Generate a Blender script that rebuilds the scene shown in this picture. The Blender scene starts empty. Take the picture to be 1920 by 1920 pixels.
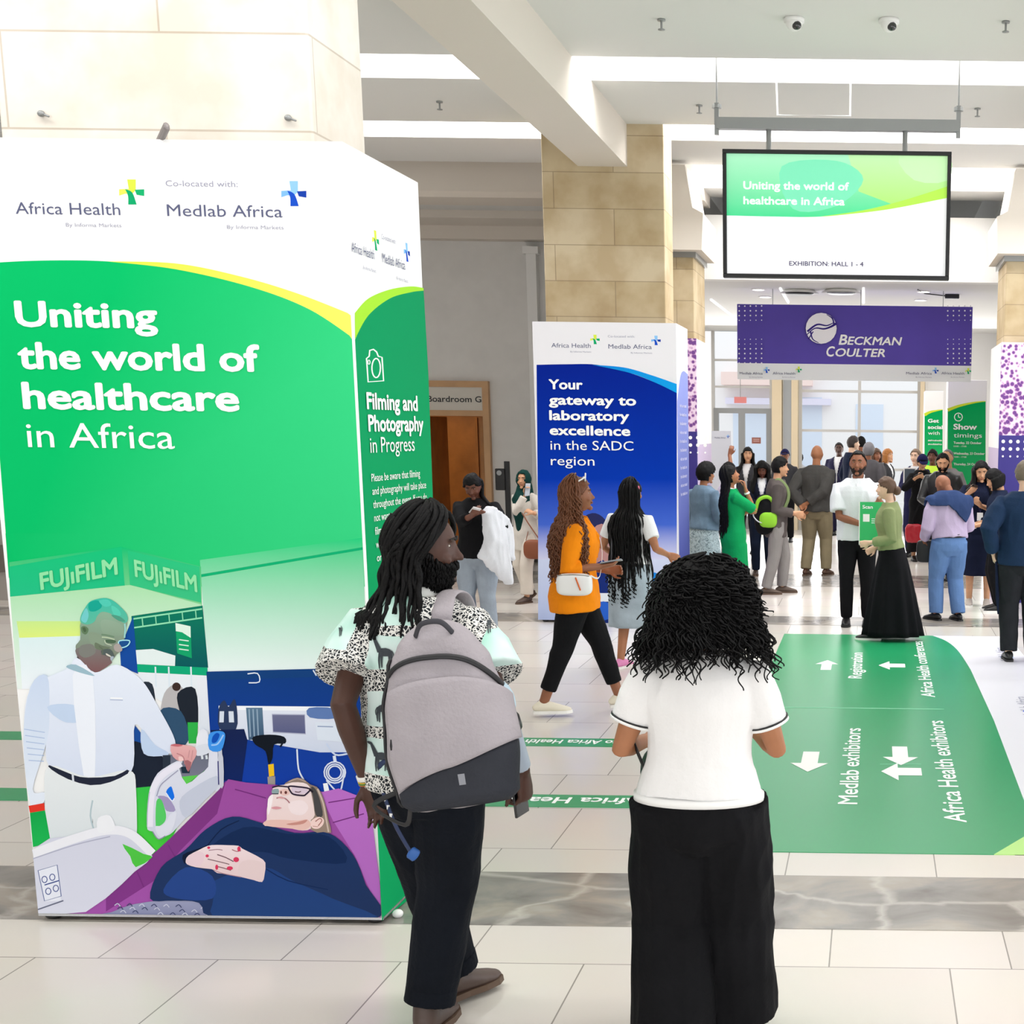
import bpy, math, random
import numpy as np
from mathutils import Vector as V, Matrix, Euler, noise
from mathutils.bvhtree import BVHTree

# ------------------------------------------------------------------ camera, world, light, exposure
SC = bpy.context.scene
COL = SC.collection
CAM_Z = 2.0
FPX, PPX, PPY = 2600.0, 1633.0, 1268.0            # focal length and principal point in a 1920 x 1920 frame
PITCH, ROLL = math.atan(463 / 2600.0), math.radians(0.7)
cam_data = bpy.data.cameras.new('camera')
cam = bpy.data.objects.new('camera', cam_data)
COL.objects.link(cam)
cam_data.sensor_fit = 'HORIZONTAL'
cam_data.sensor_width = 36.0
cam_data.lens = 36.0 * FPX / 1920.0
cam_data.shift_x = (960 - PPX) / 1920.0
cam_data.shift_y = (PPY - 960) / 1920.0
cam_data.clip_end = 300
CAM_M = Matrix.Rotation(math.pi / 2 - PITCH, 3, 'X') @ Matrix.Rotation(ROLL, 3, 'Z')
cam.matrix_world = Matrix.Translation((0, 0, CAM_Z)) @ CAM_M.to_4x4()
SC.camera = cam

world = bpy.data.worlds.new('overcast_sky')
SC.world = world
world.use_nodes = True
wbg = world.node_tree.nodes['Background']
wbg.inputs[0].default_value = (0.93, 0.97, 1.0, 1)
wbg.inputs[1].default_value = 3.0

def area(name, loc, rot, sx, sy, power, col=(1, 1, 1)):
    l = bpy.data.lights.new(name, 'AREA')
    l.shape = 'RECTANGLE'; l.size = sx; l.size_y = sy; l.energy = power; l.color = col
    o = bpy.data.objects.new(name, l); COL.objects.link(o)
    o.location = loc; o.rotation_euler = rot
    return o
R90 = math.pi / 2
# daylight of the glazed entrance behind the photographer and of the ceiling slots, plus added lamps
area('entrance_daylight', (-0.5, -5.5, 2.9), (R90 * 0.97, 0, 0), 13, 5, 430, (1, 0.98, 0.95))
area('side_daylight', (6.3, 8, 2.7), (R90, 0, R90), 16, 4.4, 420, (0.97, 0.98, 1))  # added fill from the right, no window stands there
area('slot_daylight', (-1, 12.32, 5.28), (0, 0, 0), 13, 0.6, 430)
area('slot_daylight', (-0.25, 17.1, 5.3), (0, 0, 0), 3.4, 0.8, 210)  # added lamp in the dark recess, brightens the lobby bulkhead
area('slot_daylight', (-1, 14.9, 5.28), (0, 0, 0), 13, 0.5, 820)
area('slot_daylight', (-1, 4.4, 4.93), (0, 0, 0), 13, 0.8, 520)  # added lamp out of view, brightens the nearest pillar and the front
area('lobby_daylight', (-0.3, 26.6, 1.9), (R90, 0, math.pi), 6, 3.4, 420)
area('lobby_downlight_glow', (-0.4, 21.6, 3.8), (0, 0, 0), 4, 4, 200, (1, 0.97, 0.93))
area('boardroom_lamp', (-7.35, 21.9, 2.5), (0, 0, 0), 1.2, 1.2, 30, (1, 0.8, 0.55))

SC.view_settings.view_transform = 'Standard'
SC.view_settings.look = 'None'
SC.view_settings.gamma = 1.0
SC.view_settings.use_curve_mapping = False
SC.view_settings.exposure = -1.05

# ------------------------------------------------------------------ helpers
random.seed(7)
def ray(px, py):
    return CAM_M @ V(((px - PPX) / FPX, -(py - PPY) / FPX, -1.0))
def at_floor(px, py, z=0.0):
    d = ray(px, py); t = (z - CAM_Z) / d.z
    return V((0, 0, CAM_Z)) + d * t
def at_y(px, py, y):
    d = ray(px, py); return V((0, 0, CAM_Z)) + d * (y / d.y)
def at_x(px, py, x):
    d = ray(px, py); return V((0, 0, CAM_Z)) + d * (x / d.x)

def lin(c):
    if isinstance(c, str):
        c = tuple(int(c[i:i + 2], 16) for i in (0, 2, 4))
    r = []
    for v in c[:3]:
        v = v / 255.0
        r.append(v / 12.92 if v <= 0.04045 else ((v + 0.055) / 1.055) ** 2.4)
    return tuple(r)

MATS = {}
def mat(name, col, rough=0.6, metal=0.0, spec=0.5, bump=0.0, bscale=60.0, var=0.0, vscale=4.0, emit=0.0, sheen=0.0, coat=0.0):
    if name in MATS: return MATS[name]
    m = bpy.data.materials.new(name); MATS[name] = m
    m.use_nodes = True
    nt = m.node_tree; b = nt.nodes['Principled BSDF']
    c = lin(col)
    b.inputs['Base Color'].default_value = (*c, 1)
    b.inputs['Roughness'].default_value = rough
    b.inputs['Metallic'].default_value = metal
    b.inputs['Specular IOR Level'].default_value = spec
    if sheen: b.inputs['Sheen Weight'].default_value = sheen
    if coat: b.inputs['Coat Weight'].default_value = coat
    if emit:
        b.inputs['Emission Color'].default_value = (*c, 1); b.inputs['Emission Strength'].default_value = emit
    tc = nt.nodes.new('ShaderNodeTexCoord')
    if var:
        n = nt.nodes.new('ShaderNodeTexNoise'); n.inputs['Scale'].default_value = vscale; n.inputs['Detail'].default_value = 5
        nt.links.new(tc.outputs['Object'], n.inputs['Vector'])
        r = nt.nodes.new('ShaderNodeValToRGB')
        r.color_ramp.elements[0].position = 0.3; r.color_ramp.elements[1].position = 0.7
        r.color_ramp.elements[0].color = (*[max(0, x * (1 - var)) for x in c], 1)
        r.color_ramp.elements[1].color = (*[min(1, x * (1 + var)) for x in c], 1)
        nt.links.new(n.outputs['Fac'], r.inputs[0]); nt.links.new(r.outputs[0], b.inputs['Base Color'])
    if bump:
        n = nt.nodes.new('ShaderNodeTexNoise'); n.inputs['Scale'].default_value = bscale; n.inputs['Detail'].default_value = 4
        nt.links.new(tc.outputs['Object'], n.inputs['Vector'])
        bp = nt.nodes.new('ShaderNodeBump'); bp.inputs['Strength'].default_value = bump; bp.inputs['Distance'].default_value = 0.01
        nt.links.new(n.outputs['Fac'], bp.inputs['Height']); nt.links.new(bp.outputs[0], b.inputs['Normal'])
    return m
def cloth(name, col, rough=0.85, var=0.12, bump=0.25):
    return mat(name, col, rough, spec=0.15, bump=bump, bscale=90, var=var, vscale=7)
def skin_mat(name, col):
    return mat(name, col, 0.5, spec=0.4, var=0.08, vscale=14)

def attr_mat(name, rough=0.75, spec=0.08):
    if name in MATS: return MATS[name]
    m = bpy.data.materials.new(name); MATS[name] = m; m.use_nodes = True
    nt = m.node_tree; b = nt.nodes['Principled BSDF']
    a = nt.nodes.new('ShaderNodeAttribute'); a.attribute_name = 'Col'
    nt.links.new(a.outputs['Color'], b.inputs['Base Color'])
    b.inputs['Roughness'].default_value = rough; b.inputs['Specular IOR Level'].default_value = spec
    return m

def link(name, me, m=None, parent=None, smooth=False):
    me.name = name
    o = bpy.data.objects.new(name, me); COL.objects.link(o)
    if m is not None and len(me.materials) == 0:
        for x in (m if isinstance(m, (list, tuple)) else [m]): me.materials.append(x)
    if smooth: me.shade_smooth()
    if parent is not None: o.parent = parent
    return o
def thing(name, label, cat, loc=(0, 0, 0), rotz=0.0, group=None):
    o = bpy.data.objects.new(name, None); COL.objects.link(o)
    o.empty_display_size = 0.2
    o.location = loc; o.rotation_euler = (0, 0, rotz); o['label'] = label; o['category'] = cat
    if group: o['group'] = group
    return o
def tag(o, label, cat, group=None):
    o['label'] = label; o['category'] = cat
    if group: o['group'] = group
    return o

class MB:
    def __init__(s): s.v = []; s.f = []; s.mi = []
    def add(s, vs, fs, mi=0):
        b = len(s.v); s.v.extend([tuple(x) for x in vs])
        s.f.extend([tuple(i + b for i in f) for f in fs]); s.mi.extend([mi] * len(fs)); return s
    def box(s, x0, x1, y0, y1, z0, z1, mi=0):
        vs = [(x0, y0, z0), (x1, y0, z0), (x1, y1, z0), (x0, y1, z0), (x0, y0, z1), (x1, y0, z1), (x1, y1, z1), (x0, y1, z1)]
        return s.add(vs, [(0, 3, 2, 1), (4, 5, 6, 7), (0, 1, 5, 4), (1, 2, 6, 5), (2, 3, 7, 6), (3, 0, 4, 7)], mi)
    def prism(s, prof, axis, a, b, mi=0):
        """profile of 2-D points swept along an axis: 'x' profile is (y,z), 'y' profile is (x,z), 'z' profile is (x,y)"""
        n = len(prof)
        mk = {'x': lambda p, t: (t, p[0], p[1]), 'y': lambda p, t: (p[0], t, p[1]), 'z': lambda p, t: (p[0], p[1], t)}[axis]
        vs = [mk(p, a) for p in prof] + [mk(p, b) for p in prof]
        fs = [tuple(range(n))[::-1], tuple(range(n, 2 * n))] + [(i, (i + 1) % n, n + (i + 1) % n, n + i) for i in range(n)]
        return s.add(vs, fs, mi)
    def tube(s, pts, rad, n=10, ref=None, cap=True, mi=0, rnd=True):
        vs, fs = tube(pts, rad, n, ref, cap, rnd); return s.add(vs, fs, mi)
    def ell(s, c, r, R=None, n=16, m=10, mi=0, fn=None):
        vs, fs = ball(n, m)
        out = []
        for p in vs:
            q = V((p[0] * r[0], p[1] * r[1], p[2] * r[2]))
            if R is not None: q = R @ q
            out.append(q + V(c))
        return s.add(out, fs, mi)
    def disc(s, c, r, R=None, n=20, mi=0):
        vs = []
        for i in range(n):
            q = V((r * math.cos(2 * math.pi * i / n), r * math.sin(2 * math.pi * i / n), 0))
            vs.append((R @ q if R is not None else q) + V(c))
        return s.add(vs, [tuple(range(n))], mi)
    def mesh(s, k=1.0):
        me = bpy.data.meshes.new('m')
        me.from_pydata([(x * k, y * k, z * k) for x, y, z in s.v] if k != 1.0 else s.v, [], s.f)
        if any(s.mi): me.polygons.foreach_set('material_index', s.mi)
        me.update(); return me
    def build(s, name, m, parent=None, smooth=False, k=1.0, bevel=0.0, seg=2):
        o = link(name, s.mesh(k), m, parent, smooth)
        if bevel:
            b = o.modifiers.new('bevel', 'BEVEL'); b.width = bevel; b.segments = seg; b.limit_method = 'ANGLE'
            b.harden_normals = False
            o.data.shade_smooth(); 
            e = o.modifiers.new('wn', 'WEIGHTED_NORMAL'); e.keep_sharp = False
        return o
_ball = {}
def ball(n, m):
    if (n, m) in _ball: return _ball[(n, m)]
    vs = [(0, 0, 1)]
    for j in range(1, m):
        a = math.pi * j / m
        for i in range(n):
            b = 2 * math.pi * i / n
            vs.append((math.sin(a) * math.cos(b), math.sin(a) * math.sin(b), math.cos(a)))
    vs.append((0, 0, -1)); L = len(vs) - 1
    fs = [(0, 1 + i, 1 + (i + 1) % n) for i in range(n)]
    for j in range(m - 2):
        for i in range(n):
            a = 1 + j * n
            fs.append((a + i, a + n + i, a + n + (i + 1) % n, a + (i + 1) % n))
    a = 1 + (m - 2) * n
    fs += [(a + i, L, a + (i + 1) % n) for i in range(n)]
    _ball[(n, m)] = (vs, fs); return vs, fs
def tube(pts, rad, n=10, ref=None, cap=True, rnd=True):
    pts = [V(p) for p in pts]
    rad = [(r, r) if not isinstance(r, (tuple, list)) else tuple(r) for r in rad]
    if len(rad) == 1: rad = rad * len(pts)
    T = []
    for i in range(len(pts)):
        t = (pts[min(i + 1, len(pts) - 1)] - pts[max(i - 1, 0)])
        T.append(t.normalized() if t.length > 1e-9 else V((0, 0, 1)))
    if rnd and cap:
        r0, r1 = rad[0], rad[-1]
        h0, h1 = min(r0), min(r1)
        pre = [(pts[0] - T[0] * h0 * 0.9, 0.35), (pts[0] - T[0] * h0 * 0.6, 0.75)]
        post = [(pts[-1] + T[-1] * h1 * 0.6, 0.75), (pts[-1] + T[-1] * h1 * 0.9, 0.35)]
        pts = [p for p, _ in pre] + pts + [p for p, _ in post]
        rad = [(r0[0] * s, r0[1] * s) for _, s in pre] + rad + [(r1[0] * s, r1[1] * s) for _, s in post]
        T = [T[0]] * 2 + T + [T[-1]] * 2
    u = V(ref) if ref is not None else (V((0, 0, 1)) if abs(T[0].z) < 0.9 else V((1, 0, 0)))
    vs, fs = [], []
    for i, p in enumerate(pts):
        u = u - T[i] * u.dot(T[i])
        if u.length < 1e-6: u = T[i].orthogonal()
        u.normalize(); w = T[i].cross(u)
        for k in range(n):
            a = 2 * math.pi * k / n
            vs.append(p + u * (rad[i][0] * math.cos(a)) + w * (rad[i][1] * math.sin(a)))
    for i in range(len(pts) - 1):
        for k in range(n):
            fs.append((i * n + k, i * n + (k + 1) % n, (i + 1) * n + (k + 1) % n, (i + 1) * n + k))
    if cap:
        fs.append(tuple(range(n))[::-1]); fs.append(tuple(range((len(pts) - 1) * n, len(pts) * n)))
    return vs, fs
def spline(pts, n=8, closed=False):
    """Catmull-Rom through 2-D or 3-D points"""
    P = [np.array(p, float) for p in pts]; N = len(P); out = []
    rng = range(N) if closed else range(N - 1)
    for i in rng:
        if closed: a, b, c, d = P[i - 1], P[i], P[(i + 1) % N], P[(i + 2) % N]
        else: a, b, c, d = P[max(i - 1, 0)], P[i], P[i + 1], P[min(i + 2, N - 1)]
        for k in range(n):
            t = k / n
            out.append(0.5 * ((2 * b) + (-a + c) * t + (2 * a - 5 * b + 4 * c - d) * t * t + (-a + 3 * b - 3 * c + d) * t ** 3))
    if not closed: out.append(P[-1])
    return [tuple(float(v) for v in p) for p in out]

def bake(o):
    dg = bpy.context.evaluated_depsgraph_get()
    me = bpy.data.meshes.new_from_object(o.evaluated_get(dg))
    return me
def remesh(mb, voxel, k=1.0, smooth=4):
    o = link('tmp', mb.mesh(k))
    r = o.modifiers.new('r', 'REMESH'); r.mode = 'VOXEL'; r.voxel_size = voxel; r.adaptivity = 0
    if smooth:
        s = o.modifiers.new('s', 'SMOOTH'); s.factor = 0.5; s.iterations = smooth
    me = bake(o)
    old = o.data; bpy.data.objects.remove(o); bpy.data.meshes.remove(old)
    return me
def crumple(me, amp, scale=(9, 9, 4), seed=0.0, amp2=0.0):
    """cloth folds: push the vertices along their normals with stretched noise"""
    n = len(me.vertices)
    co = np.empty(n * 3); me.vertices.foreach_get('co', co); co = co.reshape(-1, 3)
    no = np.empty(n * 3); me.vertex_normals.foreach_get('vector', no); no = no.reshape(-1, 3)
    d = np.empty(n)
    nz = noise.noise
    for i in range(n):
        x, y, z = co[i]
        q = nz((x * scale[0] + seed, y * scale[1], z * scale[2]))
        d[i] = amp * (1 - 2.2 * abs(q)) + (amp2 * nz((x * 30, y * 30 + seed, z * 30)) if amp2 else 0)
    co += no * d[:, None]
    me.vertices.foreach_set('co', co.ravel()); me.update()
    return me

def text(parent, name, body, o, xd, yd, width, cap, m, bold=0.0, off=0.002, align='l', shear=0.0):
    """lettering as a thin mesh: o is the baseline start, xd/yd the directions, width and cap height in metres"""
    c = bpy.data.curves.new('t', 'FONT'); c.body = body; c.size = 1.0; c.resolution_u = 3; c.shear = shear
    t = bpy.data.objects.new('t', c); COL.objects.link(t)
    me = bake(t)
    bpy.data.objects.remove(t); bpy.data.curves.remove(c)
    n = len(me.vertices); co = np.empty(n * 3); me.vertices.foreach_get('co', co); co = co.reshape(-1, 3)
    x0, x1 = co[:, 0].min(), co[:, 0].max()
    sy = cap / 0.729
    sx = sy if width is None else width / max(x1 - x0, 1e-6)
    xd, yd = V(xd).normalized(), V(yd).normalized(); nd = xd.cross(yd).normalized()
    sh = {'l': x0, 'c': (x0 + x1) / 2, 'r': x1}[align]
    out = (co[:, 0:1] - sh) * sx * np.array(xd) + co[:, 1:2] * sy * np.array(yd) + np.array(V(o) + nd * off)
    if parent is not None: out -= np.array(parent_loc(parent))
    if bold:      # heavier strokes: the outline repeated a hair to every side
        fs = [tuple(p.vertices) for p in me.polygons]; vs, ff = [], []
        for i in range(9):
            a = i * math.pi / 4; r_ = 0 if i == 8 else bold
            vs.append(out + r_ * (math.cos(a) * sx * np.array(xd) + math.sin(a) * sy * np.array(yd)) + np.array(nd) * (0.00003 * i))
            ff += [tuple(v + i * n for v in f) for f in fs]
        me = bpy.data.meshes.new('t'); me.from_pydata(np.concatenate(vs).tolist(), [], ff)
    else: me.vertices.foreach_set('co', out.ravel())
    me.update(); me.materials.clear()
    return link(name, me, m, parent)
def parent_loc(p):
    l = V((0, 0, 0))
    while p is not None:
        l += V(p.location); p = p.parent
    return l

class Print:
    """a flat printed picture: thin layers of coloured shapes on a plane, one mesh with one colour attribute"""
    def __init__(s, fn, nd, eps=0.00004, base=0.0005):
        s.fn = fn; s.nd = V(nd); s.eps = eps; s.z = base; s.v = []; s.f = []; s.c = []
    def poly(s, pts, col, sm=0, col2=None, axis=1, rng=None):
        if sm: pts = spline(pts, sm, True)
        a = lin(col); b = lin(col2) if col2 else a
        vals = [p[axis] for p in pts]; lo, hi = rng or (min(vals), max(vals))
        base = len(s.v)
        for p in pts:
            t = 0 if hi == lo else min(1, max(0, (p[axis] - lo) / (hi - lo)))
            s.v.append(s.fn(p[0], p[1]) + s.nd * s.z)
            s.c.append(tuple(a[i] + (b[i] - a[i]) * t for i in range(3)))
        s.f.append(tuple(range(base, base + len(pts)))); s.z += s.eps
        return s
    def rect(s, x0, y0, x1, y1, col, col2=None, axis=1):
        return s.poly([(x0, y0), (x1, y0), (x1, y1), (x0, y1)], col, 0, col2, axis)
    def line(s, pts, w, col, sm=0, closed=False):
        if sm: pts = spline(pts, sm, closed)
        n = len(pts); L, R = [], []
        for i in range(n):
            a = pts[i - 1] if (i > 0 or closed) else pts[0]
            b = pts[(i + 1) % n] if (i < n - 1 or closed) else pts[-1]
            dx, dy = b[0] - a[0], b[1] - a[1]; l = math.hypot(dx, dy) or 1
            ww = w if not isinstance(w, (list, tuple)) else w[0] + (w[1] - w[0]) * i / max(1, n - 1)
            nx, ny = -dy / l * ww / 2, dx / l * ww / 2
            L.append((pts[i][0] + nx, pts[i][1] + ny)); R.append((pts[i][0] - nx, pts[i][1] - ny))
        if closed: L.append(L[0]); R.append(R[0])
        base = len(s.v); c = lin(col)
        for p in L + R: s.v.append(s.fn(p[0], p[1]) + s.nd * s.z); s.c.append(c)
        m = len(L)
        for i in range(m - 1): s.f.append((base + i, base + i + 1, base + m + i + 1, base + m + i))
        s.z += s.eps; return s
    def circ(s, x, y, rx, col, ry=None, n=20):
        ry = ry or rx
        return s.poly([(x + rx * math.cos(2 * math.pi * i / n), y + ry * math.sin(2 * math.pi * i / n)) for i in range(n)], col)
    def build(s, name, parent, m=None):
        me = bpy.data.meshes.new('p')
        pl = parent_loc(parent) if parent is not None else V((0, 0, 0))
        me.from_pydata([tuple(V(v) - pl) for v in s.v], [], s.f)
        at = me.color_attributes.new('Col', 'FLOAT_COLOR', 'POINT')
        at.data.foreach_set('color', [x for c in s.c for x in (*c, 1.0)])
        me.update()
        return link(name, me, m or attr_mat('printed_ink'), parent)
# ------------------------------------------------------------------ setting
def struct(name, mb, m, bevel=0.0):
    o = mb.build(name, m, None, False, 1.0, bevel) if isinstance(mb, MB) else link(name, mb, m)
    o['kind'] = 'structure'; return o

def nodes(m): return m.node_tree, m.node_tree.nodes, m.node_tree.links
def tile_mat():
    m = mat('floor_tile', 'E3DCD5', 0.22, spec=0.45); nt, N, L = nodes(m); b = N['Principled BSDF']
    g = N.new('ShaderNodeNewGeometry'); mp = N.new('ShaderNodeMapping'); mp.inputs['Location'].default_value = (0.145, 0.08, 0)
    L.new(g.outputs['Position'], mp.inputs['Vector'])
    br = N.new('ShaderNodeTexBrick'); br.offset = 0.34; br.offset_frequency = 2
    br.inputs['Scale'].default_value = 1; br.inputs['Brick Width'].default_value = 0.69; br.inputs['Row Height'].default_value = 0.72
    br.inputs['Mortar Size'].default_value = 0.003; br.inputs['Mortar Smooth'].default_value = 0.1; br.inputs['Bias'].default_value = 0
    br.inputs['Color1'].default_value = (*lin('E6DFD8'), 1); br.inputs['Color2'].default_value = (*lin('DCD5CD'), 1); br.inputs['Mortar'].default_value = (*lin('96908A'), 1)
    L.new(mp.outputs[0], br.inputs['Vector'])
    nz = N.new('ShaderNodeTexNoise'); nz.inputs['Scale'].default_value = 1.3; nz.inputs['Detail'].default_value = 6
    L.new(g.outputs['Position'], nz.inputs['Vector'])
    mx = N.new('ShaderNodeMix'); mx.data_type = 'RGBA'; mx.blend_type = 'MULTIPLY'; mx.inputs[0].default_value = 0.12
    L.new(br.outputs['Color'], mx.inputs[6]); L.new(nz.outputs['Color'], mx.inputs[7]); L.new(mx.outputs[2], b.inputs['Base Color'])
    return m
def marble_mat():
    m = mat('grey_marble', '8B8884', 0.2, spec=0.5); nt, N, L = nodes(m); b = N['Principled BSDF']
    g = N.new('ShaderNodeNewGeometry')
    nz = N.new('ShaderNodeTexNoise'); nz.inputs['Scale'].default_value = 1.6; nz.inputs['Detail'].default_value = 9; nz.inputs['Distortion'].default_value = 1.4
    L.new(g.outputs['Position'], nz.inputs['Vector'])
    r = N.new('ShaderNodeValToRGB'); e = r.color_ramp.elements
    e[0].position = 0.28; e[0].color = (*lin('6B6662'), 1); e[1].position = 0.75; e[1].color = (*lin('B4AFA8'), 1)
    x = e.new(0.46); x.color = (*lin('8F8B87'), 1); x = e.new(0.56); x.color = (*lin('A29A90'), 1)
    L.new(nz.outputs['Fac'], r.inputs[0])
    vo = N.new('ShaderNodeTexVoronoi'); vo.feature = 'DISTANCE_TO_EDGE'; vo.inputs['Scale'].default_value = 1.5
    ad = N.new('ShaderNodeMix'); ad.data_type = 'VECTOR'; ad.inputs[0].default_value = 0.22
    L.new(g.outputs['Position'], ad.inputs[4]); L.new(nz.outputs['Color'], ad.inputs[5]); L.new(ad.outputs[1], vo.inputs['Vector'])
    r2 = N.new('ShaderNodeValToRGB'); r2.color_ramp.elements[0].position = 0.0; r2.color_ramp.elements[1].position = 0.03
    r2.color_ramp.elements[0].color = (1, 1, 1, 1); r2.color_ramp.elements[1].color = (0, 0, 0, 1)
    L.new(vo.outputs['Distance'], r2.inputs[0])
    mx = N.new('ShaderNodeMix'); mx.data_type = 'RGBA'; mx.inputs[7].default_value = (*lin('CFC9C1'), 1)
    mm = N.new('ShaderNodeMath'); mm.operation = 'MULTIPLY'; mm.inputs[1].default_value = 0.55
    L.new(r2.outputs[0], mm.inputs[0]); L.new(mm.outputs[0], mx.inputs[0]); L.new(r.outputs[0], mx.inputs[6]); L.new(mx.outputs[2], b.inputs['Base Color'])
    return m
def stone_mat(name='sandstone_cladding', c1='D3C2A4', c2='C4B18E', cm='A39278', cn='E7E0D5'):
    m = mat(name, 'C8B08A', 0.7, spec=0.3); nt, N, L = nodes(m); b = N['Principled BSDF']
    g = N.new('ShaderNodeNewGeometry'); s = N.new('ShaderNodeSeparateXYZ'); L.new(g.outputs['Position'], s.inputs[0])
    a = N.new('ShaderNodeMath'); a.operation = 'ADD'; L.new(s.outputs[0], a.inputs[0]); L.new(s.outputs[1], a.inputs[1])
    c = N.new('ShaderNodeCombineXYZ'); L.new(a.outputs[0], c.inputs[0]); L.new(s.outputs[2], c.inputs[1])
    mp = N.new('ShaderNodeMapping'); mp.inputs['Location'].default_value = (0.15, 0.06, 0); L.new(c.outputs[0], mp.inputs[0])
    br = N.new('ShaderNodeTexBrick'); br.offset = 0.5; br.inputs['Scale'].default_value = 1
    br.inputs['Brick Width'].default_value = 1.2; br.inputs['Row Height'].default_value = 0.35; br.inputs['Mortar Size'].default_value = 0.004
    br.inputs['Color1'].default_value = (*lin(c1), 1); br.inputs['Color2'].default_value = (*lin(c2), 1); br.inputs['Mortar'].default_value = (*lin(cm), 1)
    L.new(mp.outputs[0], br.inputs['Vector'])
    nz = N.new('ShaderNodeTexNoise'); nz.inputs['Scale'].default_value = 3.5; nz.inputs['Detail'].default_value = 8
    L.new(g.outputs['Position'], nz.inputs['Vector'])
    r = N.new('ShaderNodeValToRGB'); r.color_ramp.elements[0].color = (*lin(cn), 1); r.color_ramp.elements[1].color = (1, 1, 1, 1)
    r.color_ramp.elements[0].position = 0.35; r.color_ramp.elements[1].position = 0.62
    L.new(nz.outputs['Fac'], r.inputs[0])
    mx = N.new('ShaderNodeMix'); mx.data_type = 'RGBA'; mx.blend_type = 'MULTIPLY'; mx.inputs[0].default_value = 1
    L.new(br.outputs['Color'], mx.inputs[6]); L.new(r.outputs[0], mx.inputs[7]); L.new(mx.outputs[2], b.inputs['Base Color'])
    return m
M_tile, M_marble, M_stone = tile_mat(), marble_mat(), stone_mat()
M_pale_stone = stone_mat('pale_limestone_cladding', 'F3EEE6', 'EBE4D9', 'CFC4B6', 'F0EBE4')  # cladding pattern of the other pillars in paler colours
M_ceil = mat('ceiling_paint', 'E4E3E0', 0.9, spec=0.1)
M_plaster = mat('warm_plaster', 'E2DAD0', 0.85, spec=0.15)
M_wall = mat('grey_wall_paint', 'E4E2DF', 0.85, spec=0.15, var=0.03)
M_white = mat('white_paint', 'F4F3F1', 0.7, spec=0.2)
M_dark = mat('black_plastic', '17171A', 0.45)
M_alu = mat('grey_aluminium', '9A9C9C', 0.4, metal=0.6)
M_wood = mat('door_veneer', 'B97C3C', 0.4, var=0.22, vscale=3)
M_woodframe = mat('pale_oak_frame', 'C99F74', 0.5, var=0.08)
M_chrome = mat('chrome', 'C9CBD0', 0.2, metal=0.9)
M_glassy = mat('smoked_lens', '0C0E14', 0.08, spec=0.8, coat=0.5)

XL, XR = -10.0, 7.0
struct('floor', MB().box(XL - 1, XR + 1, -6, 60, -0.2, 0.0), M_tile)
k = 1
def trim(mb, m, bev=0.0):
    global k
    o = struct('trim_%d' % k, mb, m, bev); k += 1; return o
for y0, y1 in ((5.36, 6.04), (14.2, 14.86), (17.75, 19.25)):
    trim(MB().box(XL - 1, XR + 1, y0, y1, -0.1, 0.002), M_marble)
# ceiling of flat panels with light slots between them
cz, ct, cr = 4.95, 5.42, 5.36
c = MB()
for y0, y1 in ((-6, 3.95), (4.85, 11.95), (12.74, 14.48), (15.25, 16.6)):  # the nearest gap is unseen, opened for the added lamp
    c.box(XL - 1, XR + 1, y0, y1, cz, ct)
c.box(XL - 1, XR + 1, -6, 29, ct, ct + 0.1)
c.box(XL - 1, -2.1, 17.6, 21.2, 4.86, ct); c.box(-2.1, 1.6, 17.6, 18.3, 4.86, ct); c.box(1.6, XR + 1, 17.6, 29, 4.86, ct)
struct('ceiling', c, M_ceil)
# beams: the long one over the pillars, the fascia at the slots, the shadow-gap bulkheads above the far wall
trim(MB().box(-2.98, -2.488, -6, 14.5, 4.545, 4.96), M_plaster)
trim(MB().box(1.75, 2.3, -6, 14.5, 4.545, 4.96), M_plaster)
trim(MB().box(XL - 1, -3.36, 14.46, 14.5, 4.97, 5.05).box(-2.1, XR, 14.46, 14.5, 4.97, 5.05), M_alu)
trim(MB().prism([(17.55, 5.4), (17.55, 4.78), (17.62, 4.72), (18.25, 4.72), (18.25, 5.4)], 'x', XL - 1, -2.1), M_plaster)
trim(MB().prism([(19.6, 5.0), (19.6, 4.76), (20.6, 4.76), (20.6, 5.0)], 'x', XL - 1, -3.3), M_plaster)
trim(MB().box(XL - 1, -3.3, 20.35, 20.65, 4.58, 4.8), M_plaster)
# walls
w = MB()
dx0, dx1, dz = -6.75, -5.6, 2.62
w.box(XL - 1, dx0, 20.6, 20.8, 0, 5.4).box(dx1, -3.3, 20.6, 20.8, 0, 5.4).box(dx0, dx1, 20.6, 20.8, dz, 5.4)
struct('wall_far', w, M_wall)
trim(MB().box(-4.98, -4.84, 20.45, 20.62, 0.1, 4.5).box(-5.02, -4.8, 20.42, 20.62, 4.4, 4.5), M_white)
struct('wall_left', MB().box(XL - 1.2, XL - 1, -6, 22, 0, 5.5), M_wall)
struct('wall_right', MB().box(XR + 1, XR + 1.2, 16.3, 29, 0, 5.5), M_wall)
struct('baseboard_far', MB().box(XL - 1, dx0 - 0.1, 20.57, 20.6, 0, 0.14).box(dx1 + 0.1, -3.4, 20.57, 20.6, 0, 0.14), mat('dark_baseboard', '5C5650', 0.5))
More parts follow.
